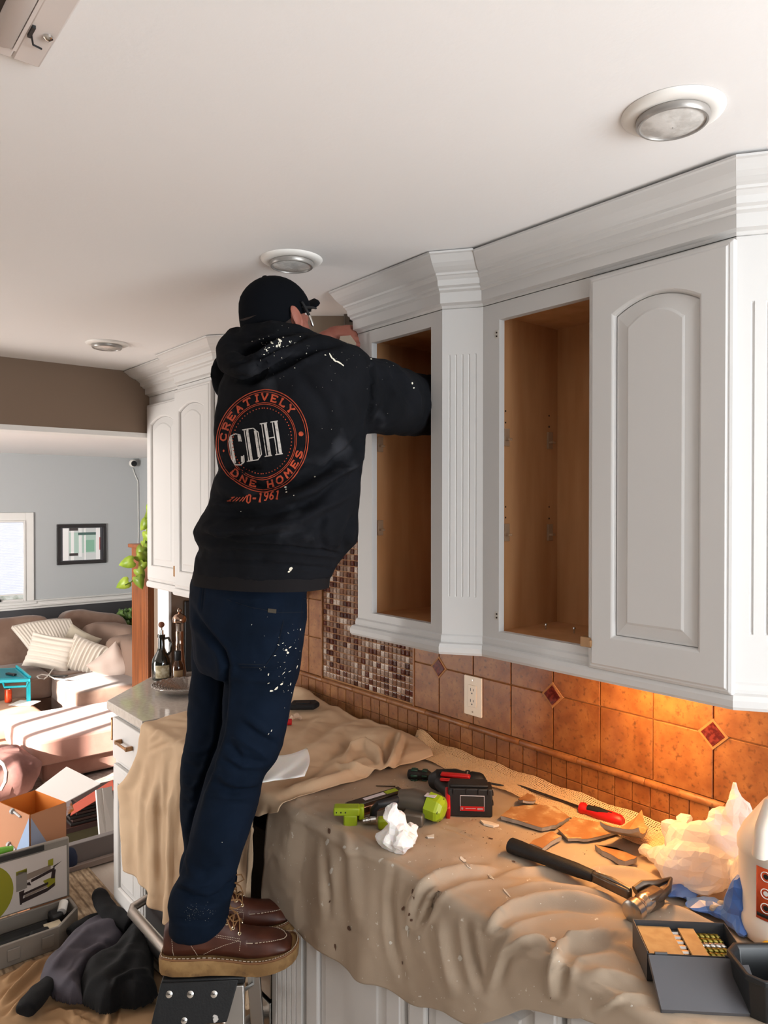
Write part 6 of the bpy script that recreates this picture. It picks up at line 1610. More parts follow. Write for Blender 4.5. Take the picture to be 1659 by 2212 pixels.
l1 = wrap(angp(1609), angp(1634), .055, .148, R_-.0022, M_orl, 'label', g.t); l2 = wrap(angp(1655), angp(1725), .055, .148, R_-.0022, M_orl, 'label', g.t)
for z_, q in ((.134, 0), (.104, 0), (.078, 0)):
    a_m = (angp(1609)+angp(1634))/2+.02
    pts_ = [(jc.x+(R_-.0012)*math.cos(a_m+.11*math.cos(t)), jc.y+(R_-.0012)*math.sin(a_m+.11*math.cos(t)), z_+.0085*math.sin(t)) for t in [2*math.pi*j/16 for j in range(17)]]
    MB().tube(pts_, .0009, 5).build('hazard_ring', M_white, l1)
    MB().lathe([(.0045, 0), (.0045, .0004)], (jc.x+(R_-.0018)*math.cos(a_m), jc.y+(R_-.0018)*math.sin(a_m), z_), 10, (math.cos(a_m), math.sin(a_m), 0)).build('hazard_mark', M_dk if z_ != .104 else M_white, l1)
wrap(angp(1609)+.02, angp(1634)-.02, .060, .066, R_-.0015, M_dk, 'fine_print', l1)
# ---- black parts bin
g = Loc('parts_bin', 'black plastic parts bin with cut corners at the bottom right corner', 'bin', 1650, 2190, z=ZS)
c0 = g.w(1690, 2175, 0); c0.z = 0
def octo(w, d, c): return [(-w+c, -d), (w-c, -d), (w, -d+c), (w, d-c), (w-c, d), (-w+c, d), (-w, d-c), (-w, -d+c)]
bn_ = MB(); rs = []
for (w, d, c, z) in ((.062, .040, .016, .0), (.070, .048, .018, .062), (.074, .052, .020, .063), (.074, .052, .020, .072), (.068, .046, .017, .072), (.064, .042, .016, .066), (.058, .036, .014, .004)):
    rs.append([(c0.x+x, c0.y+y, z) for x, y in octo(w, d, c)])
bn_.rings(rs); bn_.build('shell', mat('black bin plastic', '#1c1e20', .38), g.t, bevel=.0015)
MB().cbox(c0+Vector((-.03, -.0455, .03)), (.02, .012, .018)).build('clip', M_dk, g.t, bevel=.002)
g2 = Loc('glove', 'yellow rubber glove tip beside the jug at the right edge', 'glove', 1662, 2062, z=ZS)
MB().tube([(-.016, -.004, .010), (-.006, 0, .012), (.010, .004, .013), (.030, .008, .014)], [.005, .010, .013, .015], 12).build('finger', mat('yellow rubber', '#e0a80c', .45), g2.t, smooth=True)
# ---- odds and ends on the far cloth and by the tiles
g = Loc('tool_pouch', "flat black tool pouch on the far drop cloth behind the worker's legs", 'pouch', 655, 1530, bv=bvB)
q = MB(); q.prism([(-.050, -.04), (.045, -.035), (.062, .01), (.045, .045), (-.045, .04)], .002, .022); q.build('body', mat('black nylon', '#141416', .8), g.t, bevel=.008, seg=3)
MB().cbox((.0, -.01, .024), (.05, .02, .004)).build('strap', M_dk, g.t, bevel=.001)
g = Loc('marker', "red marker cap peeking out beside the worker's thigh", 'marker', 622, 1567, bv=bvB)
MB().lathe([(.009, -.04), (.011, -.038), (.011, .012), (.009, .014)], (0, 0, .012), 12, (1, .1, 0)).build('cap', M_red, g.t, smooth=True)
crumple('tissue', "small crumpled beige tissue beside the worker's thigh on the far cloth", 'tissue', 636, 1552, [(630, 1550, .010, .012), (640, 1548, .010, .014), (648, 1550, .008, .010)], mat('beige tissue', '#c9ad94', .9), .003, .012, 50, bv=bvB)
g = Loc('putty_knife', 'small putty knife leaning on the tiles beside the far cloth', 'tool', 905, 1610, z=ZC+.002)
q = MB(); q.prism([(-.016, -.002), (.030, 0), (.028, .006), (-.010, .006)], .0, .003, Matrix(((1, 0, 0, -.01), (0, 0, 1, 0), (0, 1, 0, .012), (0, 0, 0, 1))))
MB().tube([(-.018, 0, .002), (-.014, .002, .02), (-.010, .004, .034)], [.002, .002, .001], 6).build('blade_edge', M_chrome, g.t)
q = MB(); q.add([(-.012, .006, .030), (.018, .010, .030), (.030, .010, .012), (-.016, .004, .004)], [(0, 1, 2, 3)]); q.build('blade', mat('dull blade', '#8a7258', .35, .9), g.t, solid=.0012)
MB().cbox((.030, .004, .006), (.05, .012, .010)).build('handle', M_dk, g.t, bevel=.002)
# ---- vent blower box the worker is fitting between the cabinets
pb = P(735, 700, d=2.42)
g3 = thing('vent_box', 'beige metal vent box with black louvres held up between the cabinets', 'vent box', (pb.x, pb.y, pb.z-.06), -YAW)
M_vb = mat('beige vent box', '#9a8b7a', .6)
R3 = lambda px, py, d: (lambda v: Vector((v.dot(rt_), v.dot(FH), v.z)))(P(px, py, d=d)-g3.location)
MB().cbox((-.045, .045, .048), (.118, .14, .12)).build('body', M_vb, g3.t if hasattr(g3, 't') else g3, bevel=.002)
lp = MB().cbox((.052, .03, .062), (.075, .16, .088)).build('louvre_panel', mat('grey louvre plate', '#6b6259', .5, .3), g3, bevel=.002)
for k in range(3): MB().cbox((.050, -.051, .086-k*.014), (.036, .004, .006)).build('louvre_slot', mat('black slot', '#060606', .8), lp)
ph_ = P(744, 737, d=2.13)
g4 = thing('plaster_piece', "torn beige plaster piece pinched in the worker's left hand", 'rubble', tuple(ph_), -YAW)
MB().prism([(-.022, -.032), (.030, -.034), (.034, -.006), (.018, .016), (-.012, .014)], -.005, .005, Matrix(((1, 0, 0, 0), (0, 0, 1, 0), (0, 1, 0, 0), (0, 0, 0, 1)))).build('piece', mat('beige plaster', '#a08e7c', .9, bump=.5, bscale=120), g4, bevel=.001)
# ================================================================ FAR WORKTOP
M_bgl = mat('dark green bottle glass', '#12140c', .06, spec=.8, coat=.4); M_amb = mat('amber glass', '#2a1408', .08, c2='#4a2a12', scale=12, coat=.4)
def up_thing(name, label, cat, px, py_base, z, Y=None, group=None):
    p = P(px, py_base, Z=z) if Y is None else P(px, py_base, Y=Y); p.z = z
    return thing(name, label, cat, tuple(p), 0, group)
t = up_thing('oil_bottle', 'dark green oil bottle with a side handle and cork ball stopper', 'bottle', 349, 1463, ZC, Y=3.27)
MB().lathe([(.02, 0), (.042, .002), (.044, .01), (.044, .075), (.040, .095), (.022, .125), (.015, .145), (.014, .19), (.017, .192), (.017, .205), (.012, .206)], n=32).build('body', M_bgl, t, smooth=True)
MB().tube([rt_*.012+UP*.185, rt_*.032+UP*.19, rt_*.044+UP*.165, rt_*.042+UP*.13, rt_*.030+UP*.112], .006, 10).build('handle', M_bgl, t, smooth=True)
l_ = MB().lathe([(.0445, .015), (.0447, .016), (.0447, .070), (.0445, .071)], n=24, cap=False); 
q = MB(); q.grid(lambda u, v: (.0448*math.cos(-2.6+1.5*u), .0448*math.sin(-2.6+1.5*u), .012+.058*v), 12, 2); q.build('label', mat('cream bottle label', '#c9bfa4', .6, c2='#a09070', scale=60), t, solid=.0003)
MB().lathe([(.010, .205), (.009, .225), (.004, .226), (.004, .238)], n=14).build('pourer', M_chrome, t, smooth=True)
ball((0, 0, .250), .014, n=14, m=9).build('stopper', mat('cork ball', '#6e3d24', .6), t, smooth=True)
t = up_thing('pepper_mill', 'tall chrome and clear pepper mill with a rounded cap', 'pepper mill', 388, 1450, ZC, Y=3.28)
M_pm = mat('warm chrome', '#a98e7c', .18, .95)
MB().lathe([(.030, 0), (.031, .02), (.027, .05), (.020, .12), (.019, .14), (.021, .15), (.019, .16), (.018, .17), (.020, .19), (.0195, .21)], n=28).build('body', M_pm, t, smooth=True)
MB().lathe([(.018, .19), (.018, .24), (.019, .245), (.014, .25)], n=28).build('window', mat('smoked acrylic', '#3a2a20', .05, coat=.5, c2='#a89484', scale=50, stretch=(1, 1, .05)), t, smooth=True)
MB().lathe([(.014, .249), (.031, .252), (.033, .262), (.031, .275), (.020, .288), (.008, .292), (.005, .296), (.011, .302), (.011, .310), (.004, .317)], n=28).build('cap', M_pm, t, smooth=True)
t = up_thing('vinegar_bottle', 'small amber bottle with a black sleeve standing before the pepper mill', 'bottle', 384, 1455, ZC, Y=3.19)
MB().lathe([(.015, 0), (.026, .003), (.027, .06), (.024, .075), (.013, .095), (.011, .13), (.012, .132)], n=24).build('body', M_amb, t, smooth=True)
MB().lathe([(.0125, .092), (.015, .095), (.015, .135), (.012, .137)], n=20).build('sleeve', M_black, t, smooth=True)
q = MB(); q.grid(lambda u, v: (.0276*math.cos(-2.7+1.6*u), .0276*math.sin(-2.7+1.6*u), .012+.04*v), 10, 2); q.build('label', mat('tan bottle label', '#8a7050', .6), t, solid=.0003)
t = up_thing('cutting_board', 'black slab and pale patterned board standing behind the pepper mill', 'board', 410, 1445, ZC, Y=3.335)
MB().cbox((0, 0, .17), (.05, .012, .34)).build('black_board', M_black, t, bevel=.004)
MB().cbox((.05, -.02, .14), (.06, .010, .28)).build('patterned_board', mat('pale patterned board', '#c9c0b6', .5, c3='#7a3a30', s3=70, lo3=.66, hi3=.68), t, bevel=.003)
# swirled glass dish
t = up_thing('glass_dish', 'swirled cut-glass dish on the white worktop', 'dish', 392, 1478, ZC, Y=2.98)
M_glass = mat('cut glass', '#b3aaa2', .10, .55, spec=.9, alpha=.8, coat=.6)
gb = MB()
def fdish(u, v):
    r = .02+.105*v; sw = 2*math.pi*u+2.2*v; rip = .0055*math.sin(24*sw)*min(1, v*3)*(1 if v < .97 else .3)
    return (r*math.cos(2*math.pi*u), r*math.sin(2*math.pi*u), .004+.032*v**2.2+rip*.6+.0015*math.sin(60*v)*v)
gb.grid(fdish, 169, 30); gb.build('bowl', M_glass, t, solid=.003, smooth=True)

# ================================================================ LIVING ROOM
M_sofa = mat('brown microfibre', '#6f5648', .95, c2='#7d6455', scale=5, bump=.3, bscale=260, sheen=.3); M_sofb = mat('rosy microfibre', '#a3796a', .95, c2='#94695b', scale=4, bump=.3, bscale=260, sheen=.3)
M_crm = mat('cream knit', '#d9cfc2', .95, bump=.4, bscale=300); M_crm2 = mat('beige woven', '#b5aa98', .95, bump=.4, bscale=300)
def cushion(parent, c, sz, m, name='cushion', rz=0, rx=0, ry=0, puff=.35, nz=.012, seed=0, n=22):
    """soft box: superellipsoid with crown and light wrinkles"""
    R = Matrix.Rotation(rz, 3, 'Z')@Matrix.Rotation(ry, 3, 'Y')@Matrix.Rotation(rx, 3, 'X'); c = Vector(c); mb = MB(); rs = []
    pw = lambda v, e: math.copysign(abs(v)**e, v)
    for i in range(1, n//2+1):
        ph = -math.pi/2+math.pi*i/(n//2+1); ring = []
        for k in range(n*2):
            th_ = 2*math.pi*k/(n*2); e1, e2 = puff, puff*.8
            p = Vector((sz[0]/2*pw(math.cos(ph), e1)*pw(math.cos(th_), e2), sz[1]/2*pw(math.cos(ph), e1)*pw(math.sin(th_), e2), sz[2]/2*pw(math.sin(ph), e1)))
            q = p+Vector((seed, 0, 0)); w_ = noise.noise(q*7)*nz+noise.noise(q*17)*nz*.4
            p += p.normalized()*w_; ring.append(c+R@p)
        rs.append(ring)
    mb.rings(rs); return mb.build(name, m, parent, world=True, smooth=True)
sf = thing('sectional_sofa', 'brown L-shaped sectional sofa along the far living room wall', 'sofa', (2.4, 7.9, LF))
SZ = .10
yb_ = 8.95
xs = P(75, 1455, Z=SZ).x
q = MB(); q.box((-.2, 7.35, LF+.001), (2.85, 8.9, SZ-.13)); q.box((2.02, 6.55, LF+.001), (3.3, 7.36, SZ-.13)); q.build('base', M_sofa, sf, world=True, bevel=.05, seg=4)
q = MB(); q.box((-.2, 8.62, LF+.1), (2.85, 9.0, .36)); q.build('back_frame', M_sofa, sf, world=True, bevel=.08, seg=5)
def seat(x0, x1, y0, y1, m=M_sofa, s=0): cushion(sf, ((x0+x1)/2, (y0+y1)/2, SZ-.085), (x1-x0, y1-y0, .21), m, 'seat_cushion', puff=.16, nz=.02, seed=s)
seat(1.28, 2.05, 7.30, 8.25, s=1); seat(.5, 1.27, 7.32, 8.25, s=2); seat(2.06, 2.95, 7.30, 8.25, s=5); seat(2.0, 2.95, 6.5, 7.29, s=3)
def at_(px, py, Y): return P(px, py, Y=Y)
c = at_(15, 1392, 8.3); cushion(sf, c, (.8, .34, .55), M_sofa, 'back_cushion', rx=-.15, puff=.35, seed=4)
c = at_(95, 1395, 8.45); cushion(sf, c, (.95, .34, .56), M_sofa, 'back_cushion', rx=-.12, puff=.35, seed=6)
c = at_(196, 1372, 8.45); cushion(sf, c, (.72, .34, .52), M_sofa, 'back_cushion', rx=-.2, ry=.2, puff=.42, seed=7)
c = at_(250, 1410, 7.9); cushion(sf, c, (.40, .95, .60), mat('lighter brown microfibre', '#8a7365', .95, bump=.3, bscale=260), 'back_cushion', rz=.25, ry=.12, puff=.42, seed=8, nz=.02)
c = at_(312, 1445, 7.0); cushion(sf, c, (.46, .95, .62), mat('lighter brown microfibre', '#8a7365'), 'side_cushion', rz=.1, puff=.4, seed=9)
q = MB(); q.box((3.02, 6.6, LF+.05), (3.45, 8.3, .34)); q.build('side_frame', M_sofa, sf, world=True, bevel=.07, seg=4)
# blanket over the back
bl = MB()
TL, TR_, BL, BR = (P(26, 1352, Y=8.12), P(152, 1336, Y=8.20), P(76, 1414, Y=7.88), P(168, 1388, Y=7.95))
TL, TR_ = Vector(TL), Vector(TR_)
def fbl(u, v):
    a_, b_ = TL.lerp(TR_, u), BL.lerp(BR, u); p = a_.lerp(b_, v)
    p.y -= .06*math.sin(math.pi*v)*.8-.004*math.sin(u*110); p.z += .02*math.sin(math.pi*u)*(1-v)
    return p
bl.grid(fbl, 120, 14); o = bl.build('throw_blanket', M_crm, solid=.03, smooth=True); tag(o, 'cream ribbed throw blanket hung over the sofa back', 'blanket')
def pillow(px, py, Y, w, h, th, m, label, roll=0, tilt=.35, yaw=0.0, ribs=0, rdir=0, ramp=.008, group=None):
    c = P(px, py, Y=Y); t = MB(); n = 54
    Rm = Matrix.Rotation(-YAW+yaw, 3, 'Z')@Matrix.Rotation(-tilt, 3, 'X')@Matrix.Rotation(roll, 3, 'Y')
    for sgn in (-1, 1):
        def f_(u, v):
            a_, b_ = 2*u-1, 2*v-1
            e = 1-.10*(1-abs(a_))*0
            x = a_*(1-.07*(1-b_*b_)*0-.06*(b_*b_*0))*(1-.09*math.cos(math.pi*b_/2)**2*0+.0); x = a_*(.92+.08*b_*b_); y = b_*(.92+.08*a_*a_)
            hgt = max(0, (1-a_**4)*(1-b_**4))**.55
            rb_ = (ramp*math.sin((a_ if rdir == 0 else b_)*ribs*math.pi) if ribs else 0)*min(1, hgt*2)
            p = Vector((x*w/2, sgn*(hgt*th/2)+ (sgn*rb_), y*h/2)); p += Vector((0, 1, 0))*noise.noise(p*9+Vector((px, 0, 0)))*.012*hgt
            return c+Rm@p
        t.grid(f_, n, n)
    o = t.build('pillow', m, smooth=True); return tag(o, label, 'pillow', group)
pillow(108, 1409, 7.60, .46, .34, .15, M_crm, 'square cream ribbed pillow below the throw blanket', roll=.17, tilt=.35, ribs=7, rdir=1)
pillow(166, 1400, 7.72, .36, .38, .12, M_crm2, 'beige leaf-stitched pillow, second from the left, half hidden', roll=.45, tilt=.3)
pillow(188, 1422, 7.42, .42, .36, .2, M_crm, 'round fluffy cream pillow in the middle of the sofa', roll=.35, tilt=.2, ribs=10, rdir=0, ramp=.012)
pillow(243, 1440, 7.05, .34, .34, .2, mat('pale rose satin', '#cdb9ad', .6, bump=.3, bscale=60), 'pale satin pillow standing on its corner at the right end of the sofa', roll=.9, tilt=.1, yaw=.3)
# phone and charging cable
p = P(125, 1461, Z=SZ+.035)
o = MB().prism(rrect(.17, .05, .01), 0, .010, Matrix.Translation(p)@Matrix.Rotation(-YAW, 4, 'Z')).build('phone', M_black, bevel=.002); tag(o, 'black phone lying on the sofa seat', 'phone')
pp = [P(x, y, Z=SZ+.042) for x, y in ((138, 1441), (124, 1438), (112, 1448), (104, 1460), (95, 1467), (84, 1466), (80, 1461), (90, 1457), (104, 1459), (118, 1466), (140, 1468), (152, 1466), (164, 1463))]
o = MB().tube(pp, .006, 6).build('charging_cable', M_white, smooth=True); tag(o, 'white charging cable looped on the sofa seat', 'cable')
# striped-sunlit ottoman
yo = P(85, 1703, Z=LF).y; xo = P(85, 1703, Z=LF).x
ot2 = thing('ottoman', 'large rosy brown ottoman with bright strips of sun, nearest the kitchen', 'ottoman', (xo+.6, yo+.4, LF))
MB().box((xo+.03, yo+.02, LF+.02), (xo+1.3, yo+.80, LF+.18)).build('base', M_sofb, ot2, world=True, bevel=.03, seg=3)
cushion(ot2, (xo+.62, yo+.40, LF+.255), (1.36, .90, .19), M_sofb, 'cushion', puff=.17, nz=.015, seed=12)
for dx, dy in ((.06, .06), (.06, .74), (1.24, .06), (1.24, .74)): MB().lathe([(.02, 0), (.03, .03)], (xo+dx, yo+dy, LF+.0005), 12).build('leg', mat('pale wooden foot', '#c9b39a', .5), ot2, world=True)
# beige ottoman with teal lap table
p1 = P(88, 1532, Z=-.02)
ot3 = thing('ottoman', 'beige square ottoman at the left edge carrying the teal lap table', 'ottoman', (p1.x-.5, p1.y+.1, LF))
M_be = mat('beige velour', '#c39c84', .95, c2='#b58d76', scale=5, bump=.2, bscale=200)
MB().box((p1.x-1.02, p1.y-.02, LF+.03), (p1.x-.02, p1.y+.52, LF+.15)).build('base', M_be, ot3, world=True, bevel=.03, seg=3)
cushion(ot3, (p1.x-.52, p1.y+.25, LF+.235), (1.06, .62, .19), M_be, 'cushion', puff=.17, seed=14)
ZO = LF+.335
M_teal = mat('teal plastic', '#12a0ae', .35)
lt = thing('lap_table', 'teal folding lap table with a remote on top at the left edge', 'table', tuple(P(20, 1510, Z=ZO)), 0)
ztop = ZO+.205
a1, a2, a3, a4 = P(66, 1466, Z=ztop), P(36, 1442, Z=ztop), P(-60, 1446, Z=ztop), P(-30, 1478, Z=ztop)
a4 = a1+(a3-a2)
q = MB(); q.add([tuple(v) for v in (a1, a2, a3, a4)]+[tuple(v-UP*.03) for v in (a1, a2, a3, a4)], [(0, 1, 2, 3), (7, 6, 5, 4), (0, 4, 5, 1), (1, 5, 6, 2), (2, 6, 7, 3), (3, 7, 4, 0)]); q.build('tray', M_teal, lt, world=True, bevel=.006)
inn = [a1.lerp(a3, .10), a2.lerp(a4, .10), a3.lerp(a1, .10), a4.lerp(a2, .10)]
q = MB(); q.add([tuple(v+UP*.001) for v in inn]+[tuple(v+UP*.004) for v in inn], [(0, 1, 2, 3), (7, 6, 5, 4), (0, 4, 5, 1), (1, 5, 6, 2), (2, 6, 7, 3), (3, 7, 4, 0)]); q.build('tray_mat', mat('teal mat', '#0f7e8c', .5), lt, world=True)
q = MB(); q.tube([a1.lerp(a2, .05)+UP*.01, a2+UP*.012], .012, 8); q.build('rim', M_teal, lt, world=True, smooth=True)
for v in (a1, a2, a3, a4):
    w_ = v.lerp((a1+a3)/2, .07); q = MB(); beam(q, w_-UP*.02, Vector((w_.x, w_.y, ZO+.002)), .035, .03, up=(1, 0, 0)); q.build('leg', M_teal, lt, world=True, bevel=.004)
q = MB(); mid = a1.lerp(a4, .32)-UP*.045; e_ = (a4-a1).normalized()
q.tube([mid-e_*.10+UP*.02, mid-e_*.09-UP*.02, mid+e_*.09-UP*.02, mid+e_*.10+UP*.02], .010, 8); q.build('handle', M_teal, lt, world=True, smooth=True)
p = P(24, 1458, Z=ztop+.008); o = MB().prism(rrect(.12, .035, .008), 0, .016, Matrix.Translation(p)@Matrix.Rotation(-YAW-.5, 4, 'Z')).build('remote_control', M_black, bevel=.003); tag(o, 'dark remote control lying on the teal lap table', 'remote')
p = P(18, 1517, Z=ZO+.001); t = thing('soda_can', 'orange soda can below the teal lap table', 'can', tuple(p))
MB().lathe([(.022, 0), (.030, .006), (.030, .108), (.024, .118)], n=24).build('body', mat('orange can', '#d4481c', .3, .3, c2='#a83414', scale=20), t, smooth=True); MB().lathe([(.025, .117), (.026, .121), (.023, .119), (.001, .118)], n=24).build('lid', M_chrome, t, smooth=True)
p = P(52, 1519, Z=ZO+.002); o = MB().prism([(-.10, -.07), (.10, -.09), (.12, .06), (-.08, .09)], 0, .004, Matrix.Translation(p)@Matrix.Rotation(-YAW, 4, 'Z')).build('paper', M_white); tag(o, 'white sheet of paper on the beige ottoman', 'paper')
# bean bag
p = P(-22, 1735, Z=LF)
bb = thing('bean_bag', 'rosy brown bean bag at the left edge', 'bean bag', tuple(p))
M_bb = mat('mauve velour', '#7d5650', .9, c2='#8d655c', scale=6, bump=.2, bscale=90)
cushion(bb, p+Vector((0, .05, .17)), (.62, .62, .36), M_bb, 'bag', puff=.8, nz=.04, seed=20)
q = MB(); pts = [P(x, y, d=p_) for x, y, p_ in ((-5, 1640, 4.9), (8, 1652, 4.82), (14, 1668, 4.78), (12, 1688, 4.76), (2, 1706, 4.76))]; q.tube(pts, .012, 8); q.build('piping', mat('pale piping', '#b9a093', .7), bb, world=True, smooth=True)
# framed picture
fx0, fx1 = P(122, 1175, Y=YF).x, P(228, 1175, Y=YF).x; fz1, fz0 = P(175, 1132, Y=YF).z, P(175, 1218, Y=YF).z
t = thing('framed_picture', 'dark framed picture with glass on the light grey far wall', 'picture', ((fx0+fx1)/2, YF-.001, fz0))
fw2 = (fx1-fx0); fh2 = fz1-fz0
q = MB(); b_ = .038
for a, b in (((-fw2/2, 0), (fw2/2, b_)), ((-fw2/2, fh2-b_), (fw2/2, fh2)), ((-fw2/2, b_), (-fw2/2+b_, fh2-b_)), ((fw2/2-b_, b_), (fw2/2, fh2-b_))): q.box((a[0], -.03, a[1]), (b[0], -.0005, b[1]))
q.build('frame', mat('dark frame', '#2e2b2b', .4), t, bevel=.004)
MB().box((-fw2/2+b_, -.012, b_), (fw2/2-b_, -.001, fh2-b_)).build('glass', mat('picture glass', '#3a3a40', .04, coat=.8), t)
for (u0, u1, v0, v1, cc_) in ((.02, .16, .0, 1, '#ffffff'), (.16, .97, .0, 1, '#d9dede'), (.18, .92, .22, .86, '#bcd6cc'), (.22, .30, .0, 1, '#ffffff'), (.42, .50, .1, 1, '#f4f6f6'), (.60, .82, .25, .62, '#8ebfa6'), (.86, .97, .0, 1, '#ffffff'), (.18, .40, .14, .22, '#4a4444'), (.18, .40, .92, 1, '#4a4444'), (.56, .60, 0, 1, '#ffffff'), (.95, .97, .3, .7, '#b0463c'), (.4, .86, .78, .86, '#54706a')):  # reflection in the glass painted as flat areas of colour
    iw, ih = fw2-2*b_-.04, fh2-2*b_-.02; z_ = -.0125-.0003*len(t.children)
    MB().box((-iw/2+iw*u0, z_, b_+.01+ih*v0), (-iw/2+iw*u1, z_+.0008, b_+.01+ih*v1)).build('painted_reflection', mat('print '+cc_, cc_, .35), t)
# security camera, cable
p = P(287, 1001, Y=YF-.06)
t = thing('security_camera', 'small white and black security camera near the ceiling corner', 'camera', (p.x, YF-.001, p.z))
ball((0, -.06, 0), .048, n=20, m=12).build('shell', M_white, t, smooth=True); MB().lathe([(.02, -.02), (.034, -.019), (.036, 0), (.03, .012)], (.0, -.105, -.005), 20, (0, -1, -.1)).build('lens', M_black, t, smooth=True)
MB().tube([(0, -.03, 0), (0, 0, .0)], .018, 10).build('mount', M_white, t)
ps = [P(x, y, Y=YF-.008) for x, y in ((287, 1012), (291, 1025), (298, 1040), (299, 1150), (297, 1250), (292, 1290))]
o = MB().tube(ps, .006, 6).build('camera_cable', M_trimw); tag(o, 'thin white cable running down the corner from the security camera', 'cable')
# wooden shelf with the trailing pothos
YS = 4.6; M_pine = mat('orange pine', '#85481c', .45, c2='#6a3612', scale=4, stretch=(8, 8, .6), detail=5)
x0 = P(315, 1300, Y=YS).x; x1_ = P(341, 1300, Y=YS).x; zt_ = P(320, 1186, Y=YS).z
sh_ = thing('plant_shelf', 'orange pine shelf post beside the opening with a trailing plant on top', 'shelf', (x0+.2, YS+.12, LF))
MB().box((x0, YS, LF+.0005), (x0+.03, YS+.24, zt_)).build('side_board', M_pine, sh_, world=True, bevel=.003); MB().box((x0+.45, YS, LF+.0005), (x0+.48, YS+.24, zt_)).build('side_board', M_pine, sh_, world=True, bevel=.003)
MB().box((x0-.0, YS-.03, LF+.0005), (x1_-.003, YS-.001, zt_)).build('post', M_pine, sh_, world=True, bevel=.003)
MB().box((x0-.018, YS-.04, zt_+.0005), (x0+.52, YS+.26, zt_+.025)).build('top_board', M_pine, sh_, world=True, bevel=.004)
for z_ in (.3, .75): MB().box((x0+.031, YS+.01, z_), (x0+.449, YS+.24, z_+.02)).build('shelf_board', M_pine, sh_, world=True)
M_leaf = per_object(mat('pothos leaf', '#6f8a22', .4, c2='#93a838', scale=12, sss=.1), .3); M_stem = mat('green stem', '#5d7328', .6)
def leaf_pts(L_):
    out = []
    for k in range(15):
        t_ = 2*math.pi*k/14; 
    pts = [(0, 0), (.25, .12), (.42, .05), (.5, -.2), (.42, -.5), (.22, -.8), (0, -1.0), (-.22, -.8), (-.42, -.5), (-.5, -.2), (-.42, .05), (-.25, .12)]
    return [(x*L_*.85, y*L_) for x, y in pts]
def leaf(parent, p, L_, ang, tilt, m=None, name='leaf'):
    q = MB(); R = Matrix.Rotation(-YAW, 3, 'Z')@Matrix.Rotation(ang, 3, 'Y')@Matrix.Rotation(tilt, 3, 'X')
    pts = leaf_pts(L_); v3 = [Vector((x, .12*abs(x)-.15*(y*y)/L_*.5, y)) for x, y in pts]; ctr = [Vector((0, 0, 0)), Vector((0, -.02*L_, -L_*.5)), Vector((0, -.10*L_, -L_))]
    vs = [p+R@v for v in v3]+[p+R@Vector((0, 0, -L_*.35))]
    q.add(vs, [(i, (i+1) % 12, 12) for i in range(12)]); return q.build(name, m or M_leaf, parent, world=True, smooth=True, solid=.0012)
pt_ = thing('pothos', 'trailing pothos with yellow-green heart leaves hanging beside the pine shelf', 'plant', (x0+.10, YS+.08, zt_+.0255))
MB().lathe([(.05, 0), (.065, .10), (.068, .11), (.055, .105)], (x0+.10, YS+.08, zt_+.0255), 20).build('pot', M_white, pt_, world=True, smooth=True)
vn = [P(x, y, Y=YS-.05) for x, y in ((332, 1120), (322, 1130), (316, 1160), (312, 1185), (306, 1210), (300, 1232), (292, 1250), (282, 1258), (270, 1264))]
MB().tube(vn, .004, 6).build('vine', M_stem, pt_, world=True); 
vn2 = [P(x, y, Y=YS-.06) for x, y in ((328, 1125), (326, 1160), (322, 1200), (326, 1230))]; MB().tube(vn2, .004, 6).build('vine', M_stem, pt_, world=True)
rl = random.Random(8)
for x, y, L_, an, ti in ((326, 1092, .075, .3, .4), (322, 1112, .08, -.5, .3), (318, 1124, .08, .6, .2), (326, 1136, .09, .1, .3), (317, 1148, .09, -.4, .1), (322, 1160, .085, .5, .4), (312, 1168, .08, -.6, .3), (321, 1178, .08, .2, .2), (308, 1182, .085, .4, .1), (296, 1200, .075, -.9, .5), (306, 1196, .09, -.2, .2), (288, 1212, .095, 1.3, .1), (297, 1229, .08, -.5, .2), (277, 1256, .09, 1.1, .2), (296, 1246, .085, -.4, .1), (310, 1214, .07, .4, .2), (324, 1196, .08, .1, .2), (327, 1216, .07, -.3, .3), (328, 1106, .07, .9, .3)):
    leaf(pt_, P(x, y, Y=YS-.06+rl.uniform(-.03, .03)), L_, an, ti)
